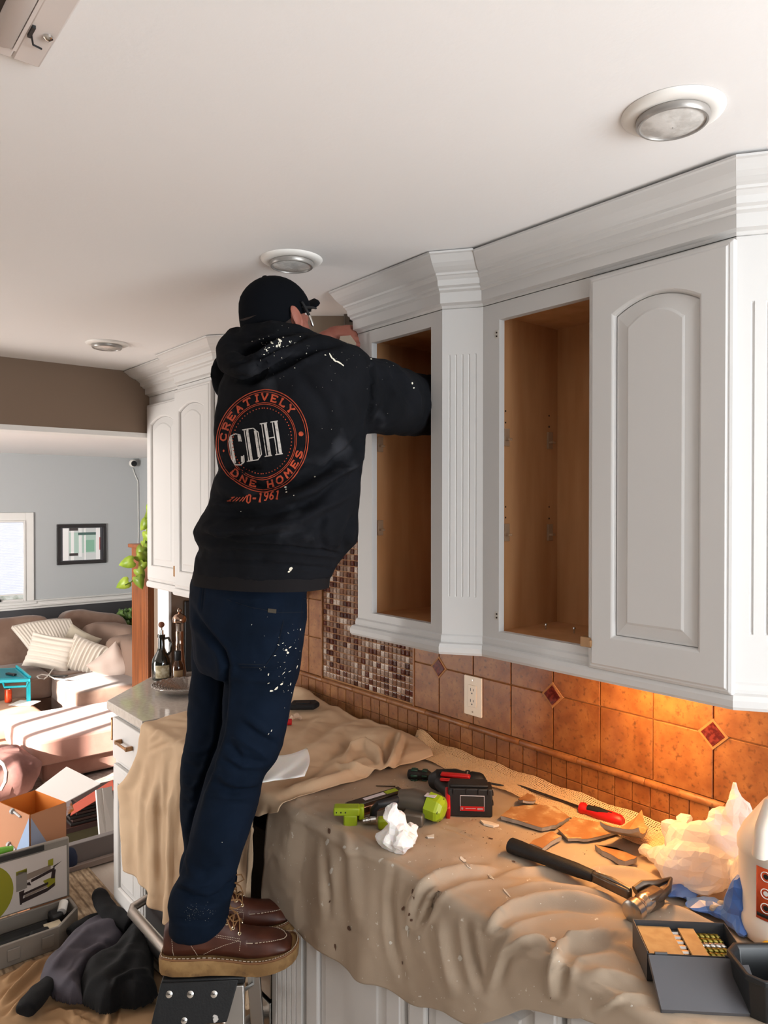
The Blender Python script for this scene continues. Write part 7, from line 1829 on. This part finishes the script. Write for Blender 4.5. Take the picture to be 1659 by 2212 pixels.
# side table with vase and plants behind the sofa corner
st_ = thing('side_table', 'dark side table behind the sofa corner holding plants', 'table', (P(290, 1368, Y=8.5).x, 8.55, LF))
pz = P(290, 1368, Y=8.5); MB().box((pz.x-.30, 8.38, pz.z-.03), (pz.x+.32, 8.75, pz.z)).build('top', M_black, st_, world=True)
for sx, sy in ((-.27, 8.40), (.29, 8.40), (-.27, 8.68), (.29, 8.68)): MB().box((pz.x+sx-.02, sy, LF+.0005), (pz.x+sx+.02, sy+.04, pz.z-.03)).build('leg', M_black, st_, world=True)
TZ = pz.z+.0005
p = P(263, 1362, Y=8.5); t = thing('vase', 'white cone-shaped vase on the dark side table', 'vase', (p.x, 8.5, TZ)); MB().lathe([(.07, 0), (.085, .03), (.075, .10), (.045, .17), (.022, .22), (.012, .225)], n=28).build('body', M_white, t, smooth=True)
def bush(label, px, Y, z, nl, spread, h, pot, seed, mleaf, L0=.07):
    p = P(px, 1300, Y=Y); t = thing('potted_plant', label, 'plant', (p.x, Y, z)); r_ = random.Random(seed)
    MB().lathe([(.05, 0), (.065, .09), (.068, .10), (.05, .098)] , n=22).build('pot', pot, t, smooth=True)
    sm_ = MB(); tips = []
    for k in range(nl):
        a_ = r_.uniform(0, 6.28); rr = spread*r_.uniform(.3, 1); tip = Vector((rr*math.cos(a_), rr*.6*math.sin(a_), .10+h*r_.uniform(.3, 1))); tips.append(tip)
        sm_.tube([(0, 0, .09), tip*.6+UP*.04, tip], .003, 5)
    sm_.build('stems', M_stem, t)['kind'] = 'stuff'
    for tip in tips: leaf(t, Vector((p.x, Y, z))+tip, L0*r_.uniform(.8, 1.3), r_.uniform(-1.2, 1.2), r_.uniform(-.3, .9), mleaf)
M_leafd = per_object(mat('dark green leaf', '#3f5a2c', .4, c2='#5a7638', scale=12), .3)
bush('leafy green plant in a small terracotta pot on the side table', 287, 8.47, TZ, 46, .17, .20, mat('terracotta', '#8a4a2c', .7), 3, M_leafd, .085)
bush('small plant in a white pot, rightmost on the side table', 306, 8.42, TZ+.0, 22, .13, .34, M_white, 5, M_leafd, .07)
# ---- low olive table beyond the kerb with folders and boards
YT = 4.05; ztb = P(170, 1780, Y=YT).z; xa_ = P(108, 1780, Y=YT).x; xb_ = P(238, 1780, Y=YT).x+.25
tb = thing('low_table', 'low olive green table just beyond the grey kerb', 'table', ((xa_+xb_)/2, YT+.2, LF)); M_ol = mat('olive paint', '#5c5638', .5)
MB().box((xa_, YT-.02, ztb-.03), (xb_, YT+.38, ztb)).build('top', mat('dark red-brown top', '#3a1d16', .4), tb, world=True, bevel=.003)
MB().box((xa_+.02, YT, ztb-.12), (xb_-.02, YT+.36, ztb-.0305)).build('apron', M_ol, tb, world=True, bevel=.003)
for x in (xa_+.015, (xa_+xb_)/2+.02, xb_-.06):
    for y in (YT-.005, YT+.33): MB().box((x, y, LF+.0005), (x+.045, y+.045, ztb-.031)).build('leg', M_ol, tb, world=True, bevel=.003)
zf = ztb+.0008
for k in range(6):
    x = xa_+.10+.012*k*(k % 2); o = MB().box((x, YT-.01+.006*k, zf), (x+.5, YT+.28, zf+.014)).build('folder', mat('black folder', '#1d1614', .5) if k % 2 == 0 else mat('dark brown folder', '#3a211a', .5), bevel=.002)
    tag(o, ('black' if k % 2 == 0 else 'dark brown')+' document folder, '+('lowest', 'second from the bottom', 'third from the bottom', 'fourth from the bottom', 'fifth from the bottom', 'topmost')[k]+' of the stack on the olive table', 'folder', 'dark folders stacked on the olive table'); zf += .0146
pr = [P(132, 1772, Y=YT-.03), P(160, 1742, Y=YT+.02), P(238, 1692, Y=YT+.05), P(238, 1712, Y=YT+.0), P(180, 1748, Y=YT-.0), P(150, 1775, Y=YT-.06)]
q = MB(); q.add([P(158, 1738, Y=YT+.05), P(243, 1684, Y=YT+.10), P(246, 1706, Y=YT-.02), P(152, 1762, Y=YT-.03)], [(0, 1, 2, 3)]); o = q.build('red_folder', mat('coral red card', '#b5503c', .6), solid=.003); tag(o, 'open coral red folder leaning on top of the dark folders', 'folder')
for k, (xa2, xb2) in enumerate(((208, 222), (222, 242))):
    q = MB(); q.add([P(xa2, 1706-k*3, Y=YT-.12), P(xb2, 1701-k*3, Y=YT-.10), P(xb2+12, 1830, Y=YT-.28), P(xa2+10, 1832, Y=YT-.28)], [(0, 1, 2, 3)])
    o = q.build('canvas_board', mat('pale canvas board', '#cfcac4', .7), solid=.012); tag(o, 'pale canvas board leaning left of the base cabinet, '+('left of the pair' if k == 0 else 'right of the pair'), 'board')
o = MB().prism([(-.28, -.16), (.2, -.2), (.3, .12), (-.1, .2)], 0, .004, Matrix.Translation(P(170, 1840, Z=LF+.001))).build('paper', mat('pale pink paper', '#e3cdc8', .7)); tag(o, 'large pale paper sheet lying on the sunlit floor under the low table', 'paper')
# ---- open cardboard box
K = .95
cn = [Vector((P(x, y, Z=.376)-CAM)*K+CAM) for x, y in ((65, 1760), (166, 1724), (76, 1707), (-40, 1758))]
A_, B2, C2, D2 = cn; zb_ = .009
bx = thing('cardboard_box', 'open cardboard box with orange inside behind the grey tool case', 'box', ((A_.x+C2.x)/2, (A_.y+C2.y)/2, zb_))
B2 = A_+(B2-A_)*.75; D2 = C2+(A_-B2)
M_cardo = mat('box print brown', '#b07a58', .7); M_orin = mat('orange box inside', '#d47a2a', .7); M_bgy = mat('box print blue grey', '#8d94a8', .6)
def wallp(a, b, nm, m_out):
    q = MB(); n_ = (b-a).cross(UP).normalized(); cm_ = (A_+B2+C2+D2)/4
    if n_.dot(((a+b)/2-cm_)) < 0: n_ = -n_
    q.add([(a.x, a.y, zb_), (b.x, b.y, zb_), tuple(b), tuple(a)], [(0, 1, 2, 3)]); q.build('inner_wall', M_orin, bx, world=True)
    q = MB(); o_ = n_*.003; q.add([tuple(Vector((a.x, a.y, zb_))+o_), tuple(Vector((b.x, b.y, zb_))+o_), tuple(b+o_), tuple(a+o_)], [(0, 1, 2, 3)]); return q.build('wall', m_out, bx, world=True)
w1 = wallp(D2, A_, 'wall', M_cardo); wallp(A_, B2, 'wall', M_cardo); wallp(B2, C2, 'wall', M_cardo); wallp(C2, D2, 'wall', M_cardo)
q = MB(); q.add([tuple(C2), tuple(B2), tuple(B2+Vector((.16, .04, .03))), tuple(C2+Vector((.17, .12, .035)))], [(0, 1, 2, 3)]); q.build('flap', mat('white box flap', '#ece8e4', .6), bx, world=True, solid=.003)
def tri(a, b, f, dep, m):
    n_ = (b-a).cross(UP).normalized(); n_ = n_ if n_.dot((a+b)/2-(A_+B2+C2+D2)/4) > 0 else -n_
    o_ = n_*.0045; q = MB(); q.add([tuple(a+o_-UP*.01), tuple(a.lerp(b, f)+o_-UP*dep), tuple(a+o_-UP*dep)], [(0, 1, 2)]); q.build('corner_print', m, bx, world=True)
q = MB(); q.add([P(84, 1757, Y=B2.y+.02), P(153, 1727, Y=B2.y+.1), P(160, 1750, Y=B2.y+.06), P(126, 1775, Y=B2.y-.0)], [(0, 1, 2, 3)]); q.build('envelope_flap', mat('orange paper', '#cc7a2a', .6, c2='#d9cfd4', scale=9, mixlo=.5, mixhi=.55), bx, world=True, solid=.003)
tri(A_, D2, .42, .17, mat('box print pale blue', '#8fa4c4', .6)); tri(A_, B2, .55, .17, M_bgy)
nrm_ = (A_-D2).cross(UP).normalized(); nrm_ = nrm_ if nrm_.dot(A_-C2) > 0 else -nrm_
e1 = (A_-D2).normalized()
for f_, dz_, L_ in ((.52, -.012, .05), (.40, -.16, .04)):
    b0 = D2.lerp(A_, f_)+nrm_*.006+UP*dz_; q = MB(); q.tube([b0, b0+e1*L_+UP*-.01], .005, 8); q.tube([b0-e1*.004, b0-e1*.016], .012, 10); q.build('printed_bolt', mat('bolt print', '#a9a7a6', .4), w1, world=True)
# ---- grey tool case, open
cz = .008; fl0 = P(105, 2066, Z=cz); fr = Vector((1, 0, 0))
x1c = .95; y0c = 2.985; y1c = 3.19; x0c = x1c-.46; hc = .085
tc_ = thing('tool_case', 'open grey plastic nail gun case with a printed lid on the floor', 'tool case', ((x0c+x1c)/2, (y0c+y1c)/2, cz))
M_gc = mat('grey case plastic', '#857d74', .5); M_gcd = mat('dark case tray', '#2c2a28', .6)
rot = Matrix.Translation(Vector((x1c, y0c, cz)))
def cb(a, b, nm, m, par=None, **k):
    q = MB(); q.T = rot; q.box(a, b); q.T = None; return q.build(nm, m, par or tc_, world=True, **k)
cb((-.46, 0, 0), (-.10, .012, hc), 'side', M_gc, bevel=.003); q = MB(); q.T = rot; q.prism([(-.10, 0), (0, .10), (-.012, .105), (-.103, .0125)], 0, hc); q.T = None; q.build('side', M_gc, tc_, world=True, bevel=.003); cb((-.46, .192, 0), (0, .204, hc), 'side', M_gc, bevel=.003); cb((-.012, .106, 0), (0, .1915, hc), 'side', M_gc, bevel=.003); cb((-.46, .0125, 0), (-.448, .1915, hc), 'side', M_gc)
q = MB(); q.T = rot; q.prism([(-.447, .013), (-.105, .013), (-.013, .107), (-.013, .191), (-.447, .191)], 0, .03); q.T = None; q.build('tray', M_gcd, tc_, world=True)
for a, b in (((-.40, .03, .03), (-.20, .07, .06)), ((-.38, .09, .03), (-.10, .15, .05)), ((-.19, .02, .03), (-.12, .08, .065)), ((-.10, .11, .03), (-.05, .17, .075))): cb(a, b, 'tool_insert', M_black, bevel=.01)
cb((-.13, .04, .05), (-.07, .11, .055), 'warranty_card', mat('cream leaflet', '#d9cbb0', .6)); q = MB(); q.T = rot; q.tube([(-.055, .13, .07), (-.035, .17, .085)], .018, 12); q.T = None; q.build('white_knob', M_white, tc_, world=True, smooth=True)
for x in (-.12, -.24): cb((x-.045, -.006, .02), (x, -.0005, .065), 'latch', M_gc, bevel=.003)
# lid stands up at the back and leans slightly
lr = rot@Matrix.Translation(Vector((0, .206, hc)))@Matrix.Rotation(-.02, 4, 'X')
def lb(a, b, nm, m, par=None, **k):
    q = MB(); q.T = lr; q.box(a, b); q.T = None; return q.build(nm, m, par or tc_, world=True, **k)
lid = lb((-.46, 0, 0), (0, .022, .245), 'lid', M_gc, bevel=.006)
pn = lb((-.452, -.003, .008), (-.012, -.0002, .215), 'printed_panel', mat('white printed panel', '#cfc4bc', .5), lid)
for a, b in (((-.448, -.008, .222), (-.10, .0, .243)), ): lb(a, b, 'lid_rib', M_gcd, lid)
def lpoly(poly, m, nm, dy=.0035):
    q = MB(); vs = [tuple(lr@Vector((x, -dy, z))) for x, z in poly]; q.add(vs, [tuple(range(len(vs)))]); return q.build(nm, m, pn, world=True)
M_yg = mat('olive yellow print', '#8f8a1e', .5); M_bkp = mat('dark brown print', '#2e1f1c', .5)
lpoly([(-.345+.13*math.cos(t), .105+.125*math.sin(t)) if -.12 < .125*math.sin(t) < .108 else (-.345+.13*math.cos(t), .105+max(-.095, min(.108, .125*math.sin(t)))) for t in [2*math.pi*k/40 for k in range(40)]], M_yg, 'print_circle')
for poly, mm in (([(-.205, .16), (-.165, .165), (-.165, .09), (-.205, .085)], M_gc), ([(-.205, .165), (-.165, .168), (-.165, .152), (-.205, .150)], M_yg), ([(-.165, .145), (-.075, .155), (-.075, .135), (-.165, .12)], mat('print taupe', '#8a7a6c', .5)), ([(-.085, .175), (-.065, .178), (-.065, .15), (-.085, .148)], M_yg),
    ([(-.15, .118), (-.06, .14), (-.06, .128), (-.15, .106)], M_bkp), ([(-.065, .146), (-.03, .158), (-.065, .138)], M_bkp), ([(-.070, .13), (-.055, .13), (-.06, .095), (-.075, .098)], M_bkp), ([(-.195, .082), (-.175, .085), (-.185, .03), (-.192, .03)], M_bkp), ([(-.185, .072), (-.085, .088), (-.085, .078), (-.185, .062)], M_bkp), ([(-.185, .052), (-.085, .066), (-.06, .078), (-.06, .064), (-.09, .05), (-.185, .034)], M_bkp), ([(-.175, .062), (-.09, .078), (-.09, .068), (-.175, .053)], mat('print taupe', '#8a7a6c', .5)), ([(-.105, .098), (-.058, .105), (-.058, .066), (-.085, .062)], M_yg), ([(-.165, .11), (-.155, .11), (-.15, .095), (-.165, .1)], M_bkp)):
    lpoly(poly, mm, 'print_shape', .0038 if mm != M_bkp else .0042)
q = MB(); q.T = lr; q.tube([(-.42, .0, .262), (-.30, .0, .268), (-.215, .0, .262)], [.014, .016, .010], 10); q.T = None; o = q.build('green_handle', mat('apple green plastic', '#6fae3a', .35), smooth=True); tag(o, 'apple green plastic tool handle resting on the case lid', 'tool')
p = P(137, 1880, Z=.009); t = thing('bag', 'small dark blue drawstring bag between the tool case and the kerb', 'bag', tuple(p)); cushion(t, p+UP*.055, (.10, .07, .11), mat('navy nylon', '#16233f', .6, bump=.3, bscale=60), 'pouch', puff=.6, nz=.02)
# ---- floor drop cloth
M_clF = cloth_mat('floor canvas', '#a5835f', '#967553', '#a88864')
def fnF(u, v):
    x = .28+.80*u; y = 1.55+1.40*v
    e = min(1, min(u, v, 1-u, 1-v)/.03)
    z = .012+e*(.010*abs(fbm(x, y, 3.2, 4))+.004*abs(fbm(x, y, 9, 2)))
    return (x+.02*math.sin(y*6), y+.02*math.sin(x*9), z)
mb = MB().grid(fnF, 120, 190); me = bpy.data.meshes.new('floor_drop_cloth'); me.from_pydata([tuple(v) for v in mb.v], [], mb.f); me.update()
if no_np(me)[:, 2].mean() < 0: me.flip_normals(); me.update()
strokes(me, [([(0, 2170), (30, 2140), (70, 2100), (100, 2070)], 5, .025), ([(0, 2195), (40, 2165), (85, 2130)], 5, -.01), ([(20, 2190), (60, 2160), (90, 2140)], 4, .02), ([(10, 2120), (40, 2100), (70, 2075)], 4, .014), ([(232, 2212), (236, 2180), (245, 2150), (262, 2135)], 6, .024), ([(246, 2212), (250, 2180), (262, 2152)], 5, -.012), ([(90, 2195), (130, 2185), (170, 2200), (200, 2190)], 5, .012), ([(150, 2190), (160, 2205), (200, 2212)], 5, .016), ([(300, 2150), (330, 2140), (350, 2160)], 6, .016), ([(120, 2170), (160, 2172), (200, 2178)], 5, -.008)])
a = co_np(me); a[:, 2] = np.maximum(a[:, 2], .0095); set_np(me, a)
clF = bpy.data.objects.new('floor_drop_cloth', me); col.objects.link(clF); me.materials.append(M_clF); shade(me, 3.2); tag(clF, 'tan drop cloth bunched on the kitchen floor under the jacket', 'drop cloth')
md = clF.modifiers.new('solid', 'SOLIDIFY'); md.thickness = .0014; md.offset = -1
# ---- jacket on the floor
jk = thing('jacket', 'grey and black work jacket dropped on the floor beside the range', 'jacket', tuple(P(200, 2080, Z=.03)))
def heap(outline, base, hmax, w, m, name, ridges, zp=.05, seed=0, step=.005):
    poly = np.array([tuple(P(x, y, Z=base+zp))[:2] for x, y in outline]); x0_, y0_ = poly.min(0); x1_, y1_ = poly.max(0)
    xs_, ys_ = np.arange(x0_, x1_+step, step), np.arange(y0_, y1_+step, step); X, Y = np.meshgrid(xs_, ys_, indexing='ij'); px_, py_ = X.ravel().copy(), Y.ravel().copy()
    ins = np.zeros(len(px_), bool); dist = np.full(len(px_), 9.0); n = len(poly)
    for i in range(n):
        a_, b_ = poly[i], poly[(i+1) % n]; c = ((a_[1] > py_) != (b_[1] > py_)) & (px_ < (b_[0]-a_[0])*(py_-a_[1])/(b_[1]-a_[1]+1e-12)+a_[0]); ins ^= c
        d_ = b_-a_; t = np.clip(((px_-a_[0])*d_[0]+(py_-a_[1])*d_[1])/(d_@d_), 0, 1); dist = np.minimum(dist, np.hypot(px_-a_[0]-t*d_[0], py_-a_[1]-t*d_[1]))
    u = np.clip(dist/w, 0, 1); z = base+hmax*np.sqrt(1-(1-u)**2)
    z += np.array([noise.noise(Vector((p, q, seed))*11)*.010+noise.noise(Vector((p, q, seed))*26)*.004 for p, q in zip(px_, py_)])*u
    idx = -np.ones(len(px_), int); idx[ins] = np.arange(ins.sum()); I = idx.reshape(X.shape)
    near = (~ins) & (dist < step*1.45)
    for q in np.where(near)[0]:
        best = (9, 0, 0)
        for i in range(n):
            a_, b_ = poly[i], poly[(i+1) % n]; d_ = b_-a_; t = min(1, max(0, ((px_[q]-a_[0])*d_[0]+(py_[q]-a_[1])*d_[1])/(d_@d_))); c = a_+d_*t; h_ = math.hypot(px_[q]-c[0], py_[q]-c[1])
            if h_ < best[0]: best = (h_, c[0], c[1])
        px_[q], py_[q] = best[1], best[2]; z[q] = base
    ins = ins | near; idx = -np.ones(len(px_), int); idx[ins] = np.arange(ins.sum()); I = idx.reshape(X.shape)
    vs = np.stack([px_[ins], py_[ins], np.maximum(z[ins], base)], 1); fs = []
    for i in range(X.shape[0]-1):
        for j in range(X.shape[1]-1):
            q = (I[i, j], I[i+1, j], I[i+1, j+1], I[i, j+1])
            if min(q) >= 0: fs.append(tuple(int(v) for v in q))
    me = bpy.data.meshes.new(name); me.from_pydata([tuple(v) for v in vs], [], fs); me.update()
    if no_np(me)[:, 2].mean() < 0: me.flip_normals(); me.update()
    strokes(me, ridges); a = co_np(me); a[:, 2] = np.maximum(a[:, 2], base); set_np(me, a)
    o = put_mesh(name, me, m, jk); md = o.modifiers.new('sm', 'SMOOTH'); md.iterations = 3; md = o.modifiers.new('solid', 'SOLIDIFY'); md.thickness = .003; md.offset = -1; return o
M_jk = mat('grey softshell', '#47424a', .85, bump=.2, bscale=400); M_jb = mat('black fleece lining', '#08080a', .95, bump=.4, bscale=300)
o = heap([(84, 2098), (92, 2075), (120, 2050), (148, 2015), (180, 1992), (215, 1975), (235, 1972), (292, 1964), (282, 1990), (262, 2022), (245, 2040), (215, 2058), (190, 2075), (176, 2100), (180, 2138), (150, 2140), (120, 2132), (95, 2112)], .03, .075, .05, M_jk, 'shell',
    [([(100, 2105), (140, 2060), (190, 2010), (280, 1970)], 9, .014), ([(175, 2045), (210, 2030), (250, 2045)], 5, -.008), ([(130, 2130), (160, 2100), (185, 2060), (235, 2030)], 7, .010), ([(150, 2100), (170, 2070), (200, 2050)], 4, -.006)])
o['label'] = 'charcoal grey softshell side of the jacket'
o = heap([(178, 2142), (172, 2110), (180, 2080), (205, 2062), (240, 2045), (262, 2018), (285, 1980), (296, 1962), (320, 1985), (332, 2020), (332, 2095), (342, 2120), (325, 2140), (290, 2150), (262, 2148), (240, 2160), (215, 2160), (200, 2150)], .029, .085, .06, M_jb, 'lining',
    [([(300, 1975), (290, 2030), (260, 2080), (200, 2120)], 9, .012), ([(330, 2095), (285, 2100), (250, 2115), (245, 2135)], 5, .012), ([(320, 2120), (280, 2110)], 4, -.008)], seed=3)
o['label'] = 'black lining of the jacket'
def sleeve_(pts, nm):
    q = MB(); q.tube([P(x, y, Z=.03+h) for x, y, h, r in pts], [r for *_, r in pts], 16, flat=.75); me = remesh([q], .005, smooth=6); vnoise(me, 22, .006, 2); a = co_np(me); a[:, 2] = np.maximum(a[:, 2], .028); set_np(me, a); return put_mesh(nm, me, M_jb, jk)
sleeve_([(120, 2115, .03, .030), (100, 2130, .028, .036), (85, 2146, .027, .038), (66, 2168, .027, .040), (55, 2185, .024, .034)], 'sleeve')
sleeve_([(285, 1995, .06, .05), (258, 1985, .07, .045), (235, 1972, .08, .040), (222, 1950, .09, .036), (216, 1935, .10, .034), (214, 1926, .10, .026)], 'sleeve')
sleeve_([(245, 1985, .03, .04), (200, 1990, .03, .035), (170, 2005, .03, .038), (152, 2018, .025, .028)], 'sleeve')
# ================================================================ STEP LADDER
hT = TREAD
ld_ = thing('step_ladder', 'paint-splattered aluminium step ladder with a black tread the worker stands on', 'ladder', (P(460, 2200, Z=hT).x, P(460, 2200, Z=hT).y+.1, .008), 0)
ub = BOOT_U.copy(); vb = UP.cross(ub).normalized()       # along the boots, and away from the camera
o0 = BOOT_H+ub*.015
def LT(x, y, z): return o0+ub*x+vb*y+UP*(z)
M_tr = mat('black tread', '#131314', .5, c3='#c9c4be', s3=26, lo3=.72, hi3=.74, bump=.2, bscale=200)
q = MB(); T0 = [LT(-.01, -.045, 0), LT(.19, -.045, 0), LT(.19, .225, 0), LT(-.01, .225, 0)]
q.add([tuple(v-UP*.0005) for v in T0]+[tuple(v-UP*.018) for v in T0], [(0, 1, 2, 3), (7, 6, 5, 4), (0, 4, 5, 1), (1, 5, 6, 2), (2, 6, 7, 3), (3, 7, 4, 0)]); q.build('tread', M_tr, ld_, world=True, bevel=.004)
fa = [LT(-.010, -.048, -.004), LT(.175, -.048, -.004), LT(.150, -.075, -.088), LT(.075, -.080, -.088), LT(.06, -.085, -.098), LT(-.028, -.088, -.095)]
q = MB(); nrm2 = (-vb*.9+UP*.3).normalized(); q.add([tuple(v) for v in fa]+[tuple(v-nrm2*.006) for v in fa], [tuple(range(6)), tuple(range(11, 5, -1))]+[(i, (i+1) % 6, 6+(i+1) % 6, 6+i) for i in range(6)]); fp = q.build('front_plate', M_tr, ld_, world=True, bevel=.002)
for fx, fz in ((.012, .022), (.062, .024), (.118, .026), (-.006, .072), (.050, .074)):
    c = LT(fx, -.048-fz*.36, -.004-fz)+nrm2*.001; MB().lathe([(.0085, -.002), (.008, .002), (.003, .0038), (.001, .004)], c, 14, nrm2).build('rivet', M_chrome, fp, world=True, smooth=True)
def rail(a, b, w, t, nm='rail', m=M_alu):
    q = MB(); beam(q, a, b, w, t, up=vb); return q.build(nm, m, ld_, world=True, bevel=.002)
def foot(v): return Vector((v.x, v.y, .02))
rail(LT(.03, -.05, -.09), foot(LT(.02, -.16, 0)), .045, .022, 'leg'); rail(LT(.165, -.04, -.02), foot(LT(.185, -.15, 0)), .045, .022, 'leg')
rail(LT(.175, .20, -.01), foot(LT(.215, .215, 0)), .035, .02, 'leg'); rail(LT(.01, .20, -.01), foot(LT(.02, .24, 0)), .035, .02, 'leg')
rail(LT(.03, -.11, -.32), LT(.18, -.11, -.32), .05, .02, 'step'); rail(LT(.015, .21, -.15), LT(.185, .21, -.15), .03, .012, 'brace'); rail(LT(.10, -.05, -.08), LT(.18, .20, -.18), .02, .008, 'brace')
q = MB(); gs = [LT(-.03, -.10, -.098), LT(.055, -.10, -.098), LT(.03, -.13, -.2), LT(-.045, -.14, -.2)]
q.add([tuple(v) for v in gs]+[tuple(v+vb*.004) for v in gs], [(0, 1, 2, 3), (7, 6, 5, 4), (0, 4, 5, 1), (1, 5, 6, 2), (2, 6, 7, 3), (3, 7, 4, 0)]); gu = q.build('gusset', M_alu, ld_, world=True)
def on_g(u, v, l=.0015): return gs[0].lerp(gs[1], u).lerp(gs[3].lerp(gs[2], u), v)-vb*l
for (u0, u1_, v0, v1_, mm, l) in ((.08, .78, .22, .95, M_white, .0015), (.12, .74, .25, .92, M_black, .0018), (.20, .60, .28, .48, M_red, .0022), (.2, .66, .55, .60, M_white, .0022), (.2, .66, .66, .70, M_white, .0022)):
    q = MB(); q.add([tuple(on_g(u0, v0, l)), tuple(on_g(u1_, v0, l)), tuple(on_g(u1_, v1_, l)), tuple(on_g(u0, v1_, l))], [(0, 1, 2, 3)]); q.build('warning_sticker', mm, gu, world=True)
for v in (LT(.02, -.16, 0), LT(.185, -.15, 0), LT(.215, .215, 0), LT(.02, .24, 0)):
    MB().cbox((v.x, v.y, .018), (.05, .03, .022)).build('rubber_foot', M_black, ld_, world=True, bevel=.003)
